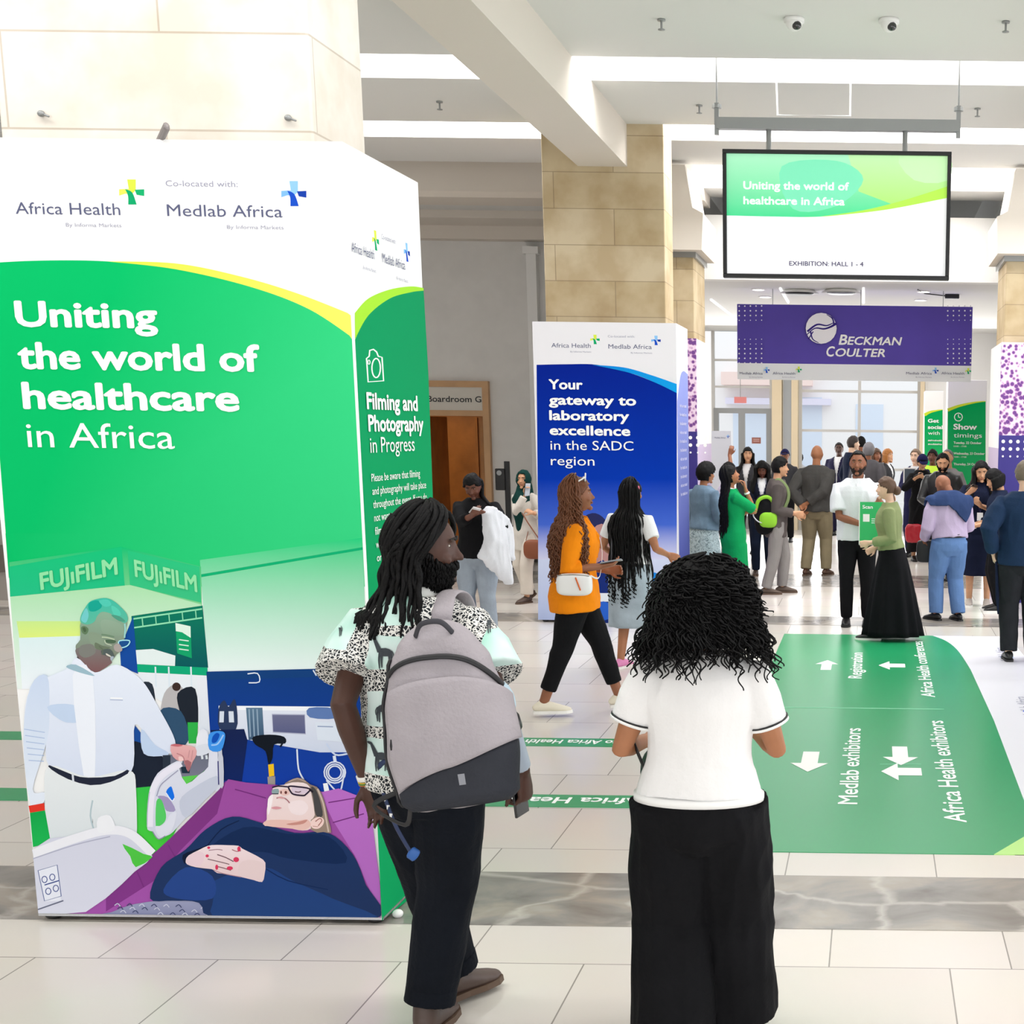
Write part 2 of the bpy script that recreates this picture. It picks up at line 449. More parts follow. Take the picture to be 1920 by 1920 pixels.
# the boardroom behind its open door
wb = MB().box(-8.6, -8.5, 20.8, 23.2, 0, 3).box(-5.2, -5.1, 20.8, 23.2, 0, 3).box(-8.6, -5.1, 23.2, 23.3, 0, 3).box(-8.6, -5.1, 20.8, 23.3, 3, 3.1)
struct('wall_boardroom', wb, M_wood)
d = MB()
for x0, x1 in ((dx0, dx0 + 0.09), (dx1 - 0.09, dx1)): d.box(x0, x1, 20.5, 20.82, 0, dz)
d.box(dx0 + 0.09, dx1 - 0.09, 20.505, 20.815, dz - 0.09, dz); d.box(dx0 + 0.09, dx1 - 0.09, 20.505, 20.815, 2.12, 2.2)
d1 = struct('door_1', d, M_woodframe)
lf = MB(); lf.box(-5.83, -5.78, 20.82, 21.75, 0.01, 2.11); lf.box(-6.62, -6.575, 20.82, 21.7, 0.01, 2.11)
link('door_leaf', lf.mesh(), M_wood, d1)
lf = MB().box(-6.35, -5.95, 22.6, 22.65, 0.01, 2.11).box(-6.4, -6.36, 22.58, 22.67, 0.01, 2.11)
link('inner_panel', lf.mesh(), M_wood, d1)
sg = MB().box(dx0 + 0.09, dx1 - 0.09, 20.52, 20.56, 2.2, dz - 0.09).build('room_sign', mat('sign_board', 'D8D2C8', 0.6), d1)
text(d1, 'sign_lettering', 'Boardroom G', at_y(802, 753, 20.52), (1, 0, 0), (0, 0, 1), 0.78, 0.088, M_dark, 0.012, 0.006)

# lobby beyond the second pair of pillars: lower ceiling, bulkhead, side walls, glazing
lz = 3.87
struct('ceiling_lobby', MB().box(-3.4, 2.6, 18.3, 28.2, lz, lz + 0.1), M_ceil)
trim(MB().box(-3.4, 2.6, 18.1, 18.32, lz - 0.03, 4.62), M_white)
struct('wall_lobby_left', MB().box(-3.5, -3.38, 17.5, 28.2, 0, lz + 0.1), M_white)
struct('wall_lobby_right', MB().box(2.5, 2.62, 17.5, 28.2, 0, lz + 0.1), M_white)
gy = 28.0
fr = MB()
def bar(x0, x1, z0, z1, t=0.05):
    if x1 - x0 > z1 - z0: t -= 0.006
    fr.box(x0, x1, gy - t, gy + t, z0, z1)
def gx(px): return at_y(px, 800, gy).x
def gz(py): return at_y(1600, py, gy).z
xg0, xg1 = gx(1501), gx(1722)
for px in (1501, 1611, 1722): bar(gx(px) - 0.03, gx(px) + 0.03, 0, lz)
for py in (734, 808, 880): bar(xg0, xg1, gz(py) - 0.025, gz(py) + 0.025)
bar(xg0, xg1, 0, 0.12)
wn = struct('window_1', fr, mat('white_glazing_frame', 'D5D3CF', 0.5))
gm = mat('window_glass', 'F4FAFF', 0.02, spec=0.5)
gm.node_tree.nodes['Principled BSDF'].inputs['Transmission Weight'].default_value = 1.0
gm.node_tree.nodes['Principled BSDF'].inputs['IOR'].default_value = 1.02
link('pane', MB().box(xg0, xg1, gy - 0.006, gy + 0.006, 0.1, lz).mesh(), gm, wn)
# glazed screen and grey double door on the left
fr = MB()
for px in (1338, 1446): bar(gx(px) - 0.03, gx(px) + 0.03, 0, lz)
for py in (678, 728): bar(gx(1338), gx(1446), gz(py) - 0.02, gz(py) + 0.02)
w2 = struct('window_2', fr, mat('white_glazing_frame', 'D5D3CF', 0.5))
link('pane', MB().box(gx(1338), gx(1446), gy - 0.006, gy + 0.006, gz(768), lz).mesh(), gm, w2)
fr = MB(); zt = gz(768)
for a, b_ in ((1339, 1348), (1385, 1397), (1437, 1446)): bar(gx(a), gx(b_), 0, zt, 0.06)
bar(gx(1339), gx(1446), zt - 0.1, zt, 0.06); bar(gx(1339), gx(1446), 0, 0.25, 0.06)
d2 = struct('door_2', fr, M_alu)
link('pane', MB().box(gx(1348), gx(1437), gy - 0.006, gy + 0.006, 0.2, zt - 0.1).mesh(), gm, d2)
cm = mat('cream_column', 'E8D5B4', 0.7)
for a, b_ in ((1449, 1467), (1485, 1497), (1724, 1732)): trim(MB().box(gx(a), gx(b_), gy - 0.25, gy + 0.25, 0, lz), cm)
trim(MB().box(gx(1469), gx(1484), gy - 0.1, gy + 0.1, 0, lz), mat('pale_blue_panel', 'C3CBD3', 0.4))
trim(MB().box(gx(1733), 2.6, gy - 0.1, gy + 0.2, 0, lz), M_white)
# street side seen through the glass: pale building, awning, parked blue panels
st = thing('street_building', 'pale sunlit building front with reddish canopy beyond the lobby glazing', 'building', (0, 46, 0))
b0 = MB().box(-9, 8, 0, 1, 0, 9).build('facade', mat('pale_facade', 'F6F1EE', 0.9), st)
MB().box(-4.9, -2.0, -0.8, 0.02, 3.35, 3.75).build('canopy', mat('faded_red_canopy', 'F3D9D0', 0.8), st)
for x0, x1, z0, z1 in ((-4.6, -2.9, 0.2, 2.6), (-2.5, -1.7, 0.2, 3.0), (-0.6, 0.3, 0.3, 2.8)):
    MB().box(x0, x1, -0.03, 0.1, z0, z1).build('window', mat('pale_blue_window', 'DCE4F0', 0.3), st)
MB().box(-4.8, -1.4, -0.5, 0.0, 2.75, 2.95).build('ledge', mat('lilac_ledge', 'E3DDEC', 0.8), st)

# ------------------------------------------------------------------ pillars
def pillar(label, x0, x1, y0, y1, z1, m=M_stone, cat='pillar'):
    t = thing('stone_pillar', label, cat, ((x0 + x1) / 2, (y0 + y1) / 2, 0)); 
    w, d = (x1 - x0) / 2, (y1 - y0) / 2
    MB().box(-w, w, -d, d, 0, z1).build('shaft', m, t, bevel=0.012)
    return t
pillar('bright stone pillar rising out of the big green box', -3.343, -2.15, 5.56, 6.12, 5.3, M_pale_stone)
pillar('tan sandstone pillar rising out of the blue box', -3.343, -2.125, 14.48, 15.05, 5.3)
def cap_pillar(label, x0, x1, s):
    t = pillar(label, x0, x1, 16.55, 17.6, 3.98)
    cx = t.location.x; w = (x1 - x0) / 2
    i = w if s > 0 else -w            # the side towards the passage
    prof = [(-i - s * 0.2, 3.98), (i + s * 0.12, 3.98), (i + s * 0.14, 4.38), (i + s * 0.02, 4.44), (i - s * 0.06, 4.9), (-i - s * 0.2, 4.9)]
    MB().prism(prof, 'y', -0.75, 0.55).build('plaster_capital', M_plaster, t)
    MB().box(-w - 0.03, w + 0.03, -0.56, 0.55, 3.92, 3.985).build('metal_collar', M_alu, t)
    return t
cap_pillar('stone pillar with plaster capital behind the blue box', -3.3, -2.1, 1)
cap_pillar('stone pillar with plaster capital above the purple wrap at the right edge', 1.5, 2.7, -1)
# ------------------------------------------------------------------ printed fabric boxes
M_fabric = mat('white_fabric', 'F8F8F8', 0.75, spec=0.15)
M_wtext = mat('white_print', 'FAFBFA', 0.7, spec=0.15)
M_grey_t = mat('slate_print', '55597A', 0.7); M_lgrey_t = mat('pale_grey_print', '9C9CB0', 0.7); M_navy_t = mat('navy_print', '2A2C66', 0.7)
X, Y, Z = V((1, 0, 0)), V((0, 1, 0)), V((0, 0, 1))

def cross(P, x, y, s, cols):
    """four-petal cross emblem, centre (x, y), full size s, y grows downward"""
    u = s / 2.0; a = u * 0.36
    lt, dk, lt2, dk2 = cols
    P.poly([(x - a, y - u), (x + a * 0.9, y - u), (x + a * 0.9, y - a * 0.4), (x + a * 0.2, y + a * 0.3), (x - a * 0.6, y - a * 0.4)], lt)
    P.poly([(x - u, y - a * 0.6), (x - a * 0.7, y - a * 0.7), (x + a * 0.1, y + a * 0.6), (x - u * 0.5, y + a * 0.35), (x - u, y + a * 0.8)], lt2)
    P.poly(spline([(x - u * 0.55, y - a * 0.65), (x + a * 0.1, y + a * 0.1), (x + a * 1.1, y + u)], 5) + spline([(x - a * 0.75, y + u), (x - a * 0.8, y + a * 0.9), (x - u * 0.5, y - a * 0.5)], 5), dk)
    P.poly([(x + a * 0.7, y - a * 0.5), (x + u, y - a * 0.6), (x + u, y + a * 0.9), (x + a * 1.1, y + a * 0.6)], dk2)
GREENS = ('D9EA4C', '10A66A', 'E4EE5E', '17AD6C'); BLUES = ('8FC4F2', '1C4FC4', '7DB7F0', '1A3FA6')

# ---- big green box
BX0, BX1, BY0, BY1, BZ = -3.352, -1.962, 5.344, 6.2, 3.015
box = thing('fabric_box', 'large green and white printed fabric box around the nearest pillar', 'display box', ((BX0 + BX1) / 2, (BY0 + BY1) / 2, 0))
cx, cy = box.location.x, box.location.y
hw, hd = (BX1 - BX0) / 2, (BY1 - BY0) / 2
sh = MB()
sh.box(-hw, hw, -hd, -hd + 0.04, 0.03, BZ); sh.box(-hw, hw, hd - 0.04, hd, 0.03, BZ); sh.box(-hw, -hw + 0.04, -hd + 0.04, hd - 0.04, 0.03, BZ); sh.box(hw - 0.04, hw, -hd + 0.04, hd - 0.04, 0.03, BZ)
sh.build('fabric_cover', M_fabric, box)
MB().box(-hw, hw, -hd - 0.004, -hd, 0.024, 0.034).box(hw, hw + 0.004, -hd, hd, 0.024, 0.034).build('frame_edge', M_chrome, box)
for sx in (-1, 1):
    for sy in (-1, 1):
        f = MB(); f.ell((sx * (hw - 0.04), sy * (hd - 0.035), 0.016), (0.034, 0.028, 0.016)); f.build('foot', M_dark, box, True)
MB().ell((hw + 0.03, -hd + 0.09, 0.018), (0.022, 0.022, 0.018)).build('cable_clip', M_white, box, True)
# front art
def FF(x, y):
    p = at_y(x, y, BY0); p.x = min(max(p.x, BX0 + 0.002), BX1 - 0.002); p.z = max(p.z, 0.036); return p
P = Print(FF, (0, -1, 0))
xl = -60.0
def fx(x, y):   # keep a front point inside the panel
    return (x, y)
curve_top = [(-70, 497), (60, 489), (200, 490), (330, 505), (470, 538), (580, 580), (672, 639)]
lime_top = [(200, 490), (330, 494), (450, 518), (560, 551), (672, 595)]
def lx(y):      # left edge of the printed face in the photo frame
    return -30 + (y - 480) * 0.0785
green = spline(curve_top, 8)
right = lambda y: 648 + (y - 265) * 0.0528
body = [(lx(497), 497)] + [p for p in green if p[0] > lx(497)] + [(right(1100), 1100), (lx(1100), 1100)]
P.poly(body, '00BE68', 0, '38D184', 0, (330, 700))
P.poly(spline(lime_top, 8) + spline([(672, 641), (580, 580), (470, 538), (330, 505), (200, 490)], 8), 'DDEE4E', 0, 'F0F268', 0)
C = lambda pts: [(x / 2.4, 1000 + y / 2.4) for x, y in pts]
def q(pts, col, sm=0, col2=None, axis=1): P.poly(C(pts), col, sm, col2, axis)
def ql(pts, w, col, sm=4, closed=False): P.line(C(pts), w / 2.4, col, sm, closed)
# picture: room
P.poly(C([(25, 0), (1640, 0), (1650, 200), (40, 200)]), '00BE68', 0, '38D184', 0, (330, 700))
q([(900, 120), (1638, 20), (1655, 612), (935, 632)], '1ECB7E', 0, 'E9F4F4')
q([(900, 185), (1640, 62), (1642, 74), (902, 198)], '0FAE72')
q([(42, 130), (545, 60), (905, 150), (910, 360), (590, 400), (60, 470)], '08BE74', 0, '9EDCA0')
q([(46, 280), (590, 232), (905, 320), (910, 345), (590, 375), (600, 700), (75, 700)], 'A9E0AE', 0, 'EAF4F0')
q([(75, 395), (365, 395), (360, 470), (90, 480)], 'C9EB8E', 0, 'E0F27C')
q([(85, 470), (420, 460), (430, 700), (100, 700)], 'D9EEF0', 0, 'EFF5FB')
q([(40, 150), (548, 62), (562, 235), (46, 285)], '14C27A', 0, '23BE86')
q([(575, 78), (898, 150), (906, 312), (585, 232)], '25C480', 0, '3CBF83')
q([(592, 372), (912, 325), (938, 610), (620, 600)], '0B7A5E', 0, '06575C')
for yy in (0, 40): ql([(600, 385 + yy), (910, 340 + yy)], 7, '8FE0B4', 0)
for xx in range(640, 900, 60): ql([(xx, 378 - (xx - 640) * 0.15), (xx + 4, 420 - (xx - 640) * 0.15)], 5, '86D8AC', 0)
q([(540, 520), (600, 372), (622, 632), (545, 600)], '0E4F9A', 0, '1748A0')
q([(790, 403), (858, 418), (864, 562), (798, 540)], '12A26A')
q([(790, 403), (858, 418), (859, 470), (820, 445), (792, 440)], 'DFF3E6')
for yy in (478, 500, 520): ql([(806, yy), (850, yy + 6)], 5, 'D7F0E2', 0)
q([(612, 525), (690, 520), (790, 550), (788, 600), (618, 590)], 'E3EFEF')
q([(618, 590), (938, 604), (948, 900), (640, 700)], 'E6EDF4')
q([(618, 588), (935, 604), (936, 640), (620, 624)], '0FA878')
for xx in (700, 760, 860): ql([(xx, 600), (xx + 3, 690)], 7, 'DCE8F2', 0)
q([(640, 676), (686, 678), (700, 760), (690, 800), (660, 770)], '2A3340', 3)
q([(740, 720), (800, 676), (840, 740), (820, 840), (730, 830)], 'B9B6B8', 4); P.circ(*C([(795, 690)])[0], 8, '3D2C28')
q([(800, 720), (880, 700), (890, 880), (840, 900), (815, 820)], '1E2530', 4)
q([(720, 800), (815, 800), (850, 930), (770, 960)], '30506E', 4)
q([(845, 850), (892, 850), (888, 945), (850, 945)], '2FB04A'); q([(888, 650), (935, 650), (945, 930), (900, 960)], 'E8ECF4', 0, 'D6DEEA')
q([(575, 850), (660, 930), (720, 1000), (700, 1170), (600, 1150)], '1B4E9E', 3); q([(585, 940), (720, 990), (745, 1080), (680, 1160), (600, 1130)], '1C2434', 4)
q([(560, 1150), (760, 1130), (950, 960), (960, 1000), (720, 1480), (590, 1490), (560, 1300)], '27B84C', 0, '4BD23E')
q([(840, 1000), (940, 985), (950, 1060), (830, 1085)], '5A6068')
# picture: back wall with the medical panel
q([(930, 622), (1655, 603), (1660, 1190), (960, 1120)], '0F3C80', 0, '123CA8')
q([(930, 622), (1655, 603), (1656, 640), (932, 660)], '123F7C')
ql([(1115, 632), (1160, 630), (1168, 668), (1120, 672)], 5, 'E8F0FA', 3); ql([(1410, 615), (1425, 640)], 6, 'D4DDEB', 0)
q([(985, 775), (1552, 780), (1575, 985), (1440, 985), (1150, 935), (990, 900)], 'E2E7F4', 0, 'CDD6EA')
q([(985, 775), (1552, 780), (1553, 800), (985, 793)], 'F4F7FC')
q([(1108, 784), (1182, 784), (1190, 920), (1120, 930)], '5C7A94', 0, '3E5876')
for xx in (1122, 1140, 1158): ql([(xx, 790), (xx + 6, 915)], 6, '8FA6BC', 0)
q([(1226, 814), (1372, 816), (1376, 902), (1230, 894)], '6E7090', 0, '595E86'); ql([(1226, 814), (1372, 816), (1376, 902), (1230, 894)], 5, 'A9ADC6', 0, True)
q([(1392, 785), (1508, 788), (1512, 832), (1396, 828)], '5F7CB4', 3)
q([(1420, 850), (1560, 850), (1572, 940), (1430, 930)], 'DCE5F3'); ql([(1430, 868), (1500, 870)], 5, '8FA0C0', 0)
q([(985, 790), (1010, 750), (1030, 780), (1055, 745), (1068, 790), (1064, 880), (990, 880)], '2B3A5C', 3)
q([(990, 800), (1010, 800), (1008, 850), (988, 850)], 'D5DEEC'); q([(1030, 800), (1052, 800), (1055, 850), (1032, 850)], 'D5DEEC')
q([(950, 885), (1100, 880), (1115, 930), (1090, 1115), (985, 1110)], '14224E', 0, '0D2460')
q([(1140, 915), (1215, 905), (1280, 915), (1285, 945), (1235, 950), (1228, 1010), (1210, 1040), (1196, 980), (1150, 950)], '101722', 3)
ql([(1225, 945), (1250, 920), (1275, 935), (1262, 960)], 8, '141A26', 4)
q([(1208, 1040), (1233, 1036), (1236, 1090), (1212, 1094)], 'F0C020'); q([(1205, 1095), (1240, 1092), (1240, 1140), (1208, 1140)], '9B948E')
ql([(1338, 970), (1345, 1060), (1368, 1108)], 7, 'D9E4F4'); ql([(1470, 945), (1510, 995), (1570, 990)], 8, 'C9D6EE'); ql([(1505, 1000), (1510, 1030)], 14, 'DCE5F5', 0)
for r in (48, 38, 29): P.line(C([(1508 + r * math.cos(a * 0.4), 1075 + r * math.sin(a * 0.4)) for a in range(16)]), 2.6, 'DCE4F6', 0, True)
ql([(1470, 1110), (1525, 1165), (1545, 1110), (1550, 1060)], 7, 'D5DFF2'); q([(1455, 1125), (1475, 1122), (1485, 1165), (1462, 1168)], 'F0F4FA')
# picture: standing man in white
def loc_map(x0, y0, sx, sy): return lambda pts: [(x0 + x * sx, y0 + y * sy) for x, y in pts]
Hm = loc_map(130, 1100, 150 / 1694, 170 / 1920); HS = 150 / 1694
def hq(pts, col, sm=3, col2=None, axis=1): P.poly(Hm(pts), col, sm, col2, axis)
def hl(pts, w, col, sm=3, closed=False): P.line(Hm(pts), w * HS, col, sm, closed)
hq([(250, 760), (240, 900), (240, 1120), (150, 1230), (150, 1320), (180, 1480), (300, 1650), (520, 1840), (600, 1790), (880, 1640), (900, 1560), (960, 1500), (1010, 1430), (1080, 1380), (1140, 1330), (1070, 1270), (1080, 1200), (1180, 1100), (1200, 900), (1240, 720), (1080, 640), (900, 500), (600, 480), (400, 600)], '8DB49A', 2, '7C6E68')
hq([(150, 1310), (400, 1290), (640, 1330), (880, 1340), (900, 1560), (880, 1640), (530, 1830), (300, 1640), (180, 1480)], '7C7876', 3, '80585A')
hq([(420, 980), (640, 1000), (760, 1200), (640, 1290), (480, 1240)], '889C86', 4); hq([(700, 700), (1080, 780), (1160, 1000), (960, 1040), (720, 980)], '93AE98', 4, '88A08A'); hq([(250, 1250), (500, 1220), (560, 1400), (360, 1500), (220, 1420)], '7E807A', 4)
hq([(560, 1180), (700, 1240), (880, 1290), (700, 1340), (560, 1300)], '6E7C66', 4)
hq([(250, 750), (258, 600), (340, 450), (440, 320), (600, 258), (800, 240), (960, 310), (1100, 430), (1220, 570), (1250, 700), (1180, 770), (1060, 700), (940, 620), (870, 560), (700, 530), (600, 620), (540, 740), (400, 800)], '3FBFA6', 3, '5DB9A0')
hq([(430, 340), (620, 290), (700, 420), (560, 520), (430, 500)], '17A693', 4); hq([(260, 700), (300, 560), (370, 450), (420, 600), (360, 760)], '72CBCB', 4); hq([(900, 400), (1050, 480), (1100, 600), (960, 600)], '58CDB4', 4); hq([(900, 600), (1060, 620), (1200, 730), (1060, 720)], '4F9C84', 4); hq([(640, 300), (820, 270), (900, 380), (760, 420)], '52CBB6', 4)
hq([(262, 860), (330, 830), (410, 880), (405, 960), (350, 1010), (275, 960)], '627E5E', 4); hq([(290, 880), (340, 860), (370, 930), (330, 960)], '4C6448', 4)
hl([(690, 1010), (800, 1020), (960, 1060)], 26, '6E8C70'); hl([(700, 1065), (820, 1075), (970, 1115)], 22, 'C3D3B2')
hq([(780, 1120), (960, 1130), (1000, 1165), (940, 1195), (800, 1180)], '4F6A52', 3); hl([(760, 1130), (790, 1200), (910, 1240)], 22, 'BCCBB0')
hq([(1070, 1145), (1280, 1140), (1250, 1240), (1130, 1285), (1070, 1250)], '1D508E', 2); hl([(1070, 1145), (1285, 1138), (1250, 1240), (1130, 1288), (1068, 1250)], 24, 'A9E6EE', 3, True); hl([(1185, 780), (1195, 900), (1180, 1080)], 34, '9AD3CF')
hq([(960, 1240), (1060, 1200), (1135, 1330), (1060, 1385), (970, 1340)], 'ABA29E', 3)
hq([(700, 1340), (880, 1320), (970, 1470), (900, 1500), (780, 1450), (700, 1425)], '566160', 3); hq([(790, 1405), (880, 1455), (905, 1492), (800, 1450)], 'DDD8CC', 2); hq([(880, 1480), (960, 1480), (900, 1570)], 'A9B5C2', 2)
hl([(640, 1260), (720, 1330), (700, 1440)], 20, '66705F'); hl([(180, 1480), (300, 1640), (520, 1825)], 26, '4C4444')
q([(300, 610), (350, 560), (430, 625), (530, 590), (640, 660), (720, 790), (790, 930), (770, 990), (690, 950), (610, 860), (590, 1080), (400, 1110), (225, 1050), (205, 900), (130, 1000), (110, 900), (140, 700)], 'E7EEFB', 5, 'D6DFF3')
q([(140, 690), (215, 640), (225, 800), (215, 930), (150, 1150), (205, 1165), (195, 1215), (140, 1220), (108, 930)], 'CBDAF2', 4, 'E4ECF8')
for i in range(6): ql([(112 + i * 4, 880 + i * 28), (205 - i, 895 + i * 26)], 4, 'AFC3E4', 0)
q([(215, 780), (330, 770), (420, 830), (300, 850)], 'C4D6F0', 4); q([(330, 640), (420, 640), (430, 1090), (380, 1090)], 'EDF2FC', 3)
q([(300, 600), (345, 590), (430, 640), (360, 625)], '9CBCCB', 3); ql([(500, 740), (555, 742)], 6, 'F8FAFE', 0); ql([(498, 748), (556, 750)], 3, 'A9B6D4', 0)
q([(640, 880), (700, 950), (760, 985), (740, 1000), (650, 990)], 'BFD2EE', 4)
q([(225, 1045), (400, 1095), (580, 1065), (615, 1150), (600, 1480), (440, 1420), (420, 1280), (400, 1500), (230, 1500), (205, 1200)], 'E6EBEE', 4, 'D3DCE2')
q([(226, 1042), (330, 1085), (400, 1098), (520, 1090), (575, 1062), (578, 1080), (500, 1118), (410, 1132), (310, 1105), (235, 1062)], '23283A', 2)
ql([(330, 1080), (333, 1115)], 9, 'D8DEE8', 0); ql([(420, 1200), (410, 1270), (425, 1330)], 7, 'B2C4CC', 3)
q([(132, 1225), (202, 1212), (206, 1245), (138, 1256)], 'E0392A'); q([(138, 1256), (206, 1245), (232, 1390), (152, 1410)], '12A34C', 0, '1EB854')
# picture: bed rails and purple mattress
q([(960, 950), (1000, 960), (1005, 1130), (975, 1160), (960, 1120)], 'D4D8E6', 2)
ql([(980, 980), (990, 1120)], 10, '9FA6BC', 0)
q([(300, 1750), (480, 1640), (640, 1490), (780, 1360), (990, 1150), (1030, 1105), (1110, 1120), (1240, 1130), (1480, 1165), (1640, 1190), (1716, 1748), (700, 1748)], '9A4C9E', 0, 'A455AC')
q([(1440, 1165), (1640, 1190), (1690, 1400), (1716, 1700), (1600, 1450)], 'BB6FC9', 2, 'B069BE')
q([(480, 1640), (640, 1490), (780, 1360), (990, 1150), (1020, 1110), (980, 1260), (820, 1420), (700, 1560), (480, 1700)], '7D3580', 0, '83398A')
for a, b2 in (((1480, 1210), (1600, 1190)), ((1500, 1300), (1640, 1260)), ((760, 1400), (800, 1470)), ((620, 1520), (650, 1590)), ((1060, 1150), (1200, 1190))): ql([a, b2], 5, '75307C', 0)
Rm = loc_map(230, 1370, 220 / 1837, 220 / 1837); RS = 220 / 1837
def rq(pts, col, sm=3, col2=None, axis=1): P.poly(Rm(pts), col, sm, col2, axis)
def rl(pts, w, col, sm=4, closed=False): P.line(Rm(pts), w * RS, col, sm, closed)
rq([(640, 380), (1340, 340), (1360, 560), (1190, 700), (900, 720), (640, 640)], '6A6E80', 0, '77798C'); rq([(640, 380), (760, 380), (760, 560), (640, 640)], '2A3442', 0); rq([(920, 560), (1060, 560), (1060, 660), (940, 660)], '1E3040', 0); rq([(940, 715), (1200, 690), (1010, 840)], '5CCB52', 0)
for x_ in (1250, 1320): rl([(x_, 380), (x_ + 10, 440)], 34, 'D8E0E6', 0)
rq([(900, 590), (1010, 830), (1200, 690), (1350, 560), (1360, 320), (1480, 300), (1500, 420), (1500, 820), (1480, 900), (1300, 1080), (1000, 1360), (800, 1580), (700, 1640), (570, 1690), (480, 1570), (400, 1540), (390, 1300), (420, 980), (470, 820), (560, 660), (700, 560), (860, 470), (950, 480)], 'DEE1EF', 2, 'CFD3E4')
rq([(900, 1100), (1100, 900), (1480, 700), (1490, 880), (1300, 1080), (1000, 1360)], 'C4CADC', 3); rq([(1200, 0), (1340, 0), (1360, 320), (1220, 320), (1160, 240)], 'E4E7F2', 2)
rq([(1150, 250), (1360, 200), (1380, 330), (1180, 390)], 'D9DEEA', 3)
rq([(560, 1020), (720, 1040), (840, 1240), (700, 1250), (640, 1120)], 'A297C0', 3); rq([(540, 1100), (620, 1080), (690, 1300), (670, 1420), (580, 1490), (530, 1480)], '55CC66', 3)
rq([(690, 960), (765, 865), (800, 940), (822, 1040), (780, 1085)], '1470E6', 3); rl([(690, 965), (780, 1090), (822, 1050)], 14, 'E8F0FF')
rl([(440, 1500), (450, 1200), (480, 950), (560, 780), (700, 640), (930, 510)], 95, 'E9E7F5', 8); rl([(545, 1020), (600, 860), (700, 760), (880, 615)], 16, '9C9CB8'); rl([(395, 1500), (405, 1200), (435, 950)], 12, 'B4B4CC')
rq([(520, 1500), (620, 1480), (700, 1400), (760, 1300), (860, 1280), (780, 1560), (600, 1660)], 'DDE0EE', 3); rl([(480, 1570), (570, 1690), (680, 1640)], 16, '8E8EA8')
rq([(1500, 450), (1540, 330), (1585, 420), (1592, 850), (1530, 850)], 'C6CAD8', 2); rl([(1505, 470), (1515, 840)], 18, '3A3A78', 0)
rq([(1360, 60), (1480, 0), (1600, 20), (1612, 130), (1545, 310), (1370, 290)], '3F93EA', 3); rq([(1420, 90), (1480, 30), (1530, 60), (1480, 170), (1410, 180)], '0F50B8', 3); rl([(1400, 220), (1500, 200), (1590, 60)], 24, '9CC8FA')
rq([(760, 230), (960, 215), (1150, 260), (1165, 380), (1110, 480), (1040, 640), (990, 520), (960, 450), (900, 470), (800, 400)], 'E6B0B2', 2, 'CF9294'); rq([(980, 460), (1090, 490), (1040, 640)], 'A86A70', 2); rl([(860, 350), (960, 400), (985, 520)], 14, 'B87C80'); rl([(1060, 300), (1040, 420)], 12, 'C89094'); rl([(1110, 300), (1090, 450)], 12, 'C89094'); rq([(760, 225), (830, 200), (960, 220), (880, 245)], 'C46A72', 2); rq([(890, 400), (950, 410), (965, 460), (900, 470)], 'F2CCCA', 3)
q([(152, 1420), (330, 1360), (520, 1345), (620, 1390), (690, 1450), (610, 1520), (480, 1640), (300, 1748), (172, 1748)], 'D3D5E6', 2, 'DADCEC')
ql([(150, 1440), (330, 1375), (480, 1335), (590, 1350), (690, 1440)], 40, 'ECEDF5', 6); ql([(152, 1462), (340, 1400), (500, 1362)], 5, 'AEB1C8', 4)
q([(555, 1395), (650, 1440), (690, 1455), (615, 1500), (590, 1450)], '4FC545', 2); q([(445, 1280), (500, 1268), (520, 1330), (450, 1345)], 'EEF0F6', 3)
q([(176, 1515), (262, 1490), (280, 1650), (205, 1655)], 'E7EAF6'); ql([(176, 1515), (262, 1490), (280, 1630), (205, 1652)], 4, '5E6C9E', 0, True)
for x, y in ((205, 1555), (240, 1545), (222, 1608), (256, 1595)): P.line([(x / 2.4 + 5 * math.cos(a), 1000 + y / 2.4 + 6 * math.sin(a)) for a in np.linspace(0, 6.28, 12)], 1.6, '3C4E90', 0, True)
ql([(205, 1580), (270, 1560)], 5, '3C4E90', 0); ql([(172, 1690), (290, 1650)], 6, '6A6E86', 0)
# picture: lying woman
q([(480, 1748), (560, 1680), (720, 1650), (880, 1650), (960, 1700), (1010, 1748)], '9DA1C0', 3, '7D82A6')
for i in range(26):
    x = 520 + (i * 97) % 430; y = 1672 + (i * 53) % 66
    ql([(x, y), (x + 14, y - 9), (x + 26, y + 4)], 4, '444A70' if i % 2 else 'C9CCDF', 3)
q([(680, 1640), (730, 1500), (840, 1420), (930, 1330), (1050, 1272), (1180, 1300), (1330, 1345), (1480, 1345), (1590, 1440), (1650, 1580), (1705, 1748), (1010, 1748), (900, 1660), (780, 1650)], '1C3564', 4, '22355E')
q([(930, 1440), (1100, 1320), (1300, 1350), (1480, 1360), (1560, 1480), (1300, 1460), (1180, 1430)], '132A54', 4)
q([(970, 1560), (1190, 1500), (1320, 1560), (1500, 1640), (1690, 1740), (1020, 1746), (965, 1640)], '21407C', 4, '25457E')
q([(740, 1600), (840, 1500), (960, 1540), (960, 1640), (800, 1640)], '27468A', 4)
ql([(940, 1400), (1000, 1330), (1080, 1290)], 5, '0E2146', 3); ql([(1190, 1500), (1300, 1560), (1480, 1600)], 5, '122A56', 3)
Km = loc_map(330, 1560, 190 / 1920, 100 / 1011); KS = 190 / 1920
def kq(pts, col, sm=3, col2=None, axis=1): P.poly(Km(pts), col, sm, col2, axis)
def kl(pts, w, col, sm=3): P.line(Km(pts), w * KS, col, sm)
kq([(150, 420), (450, 300), (640, 230), (480, 330), (240, 450), (190, 600)], '101A34', 3)
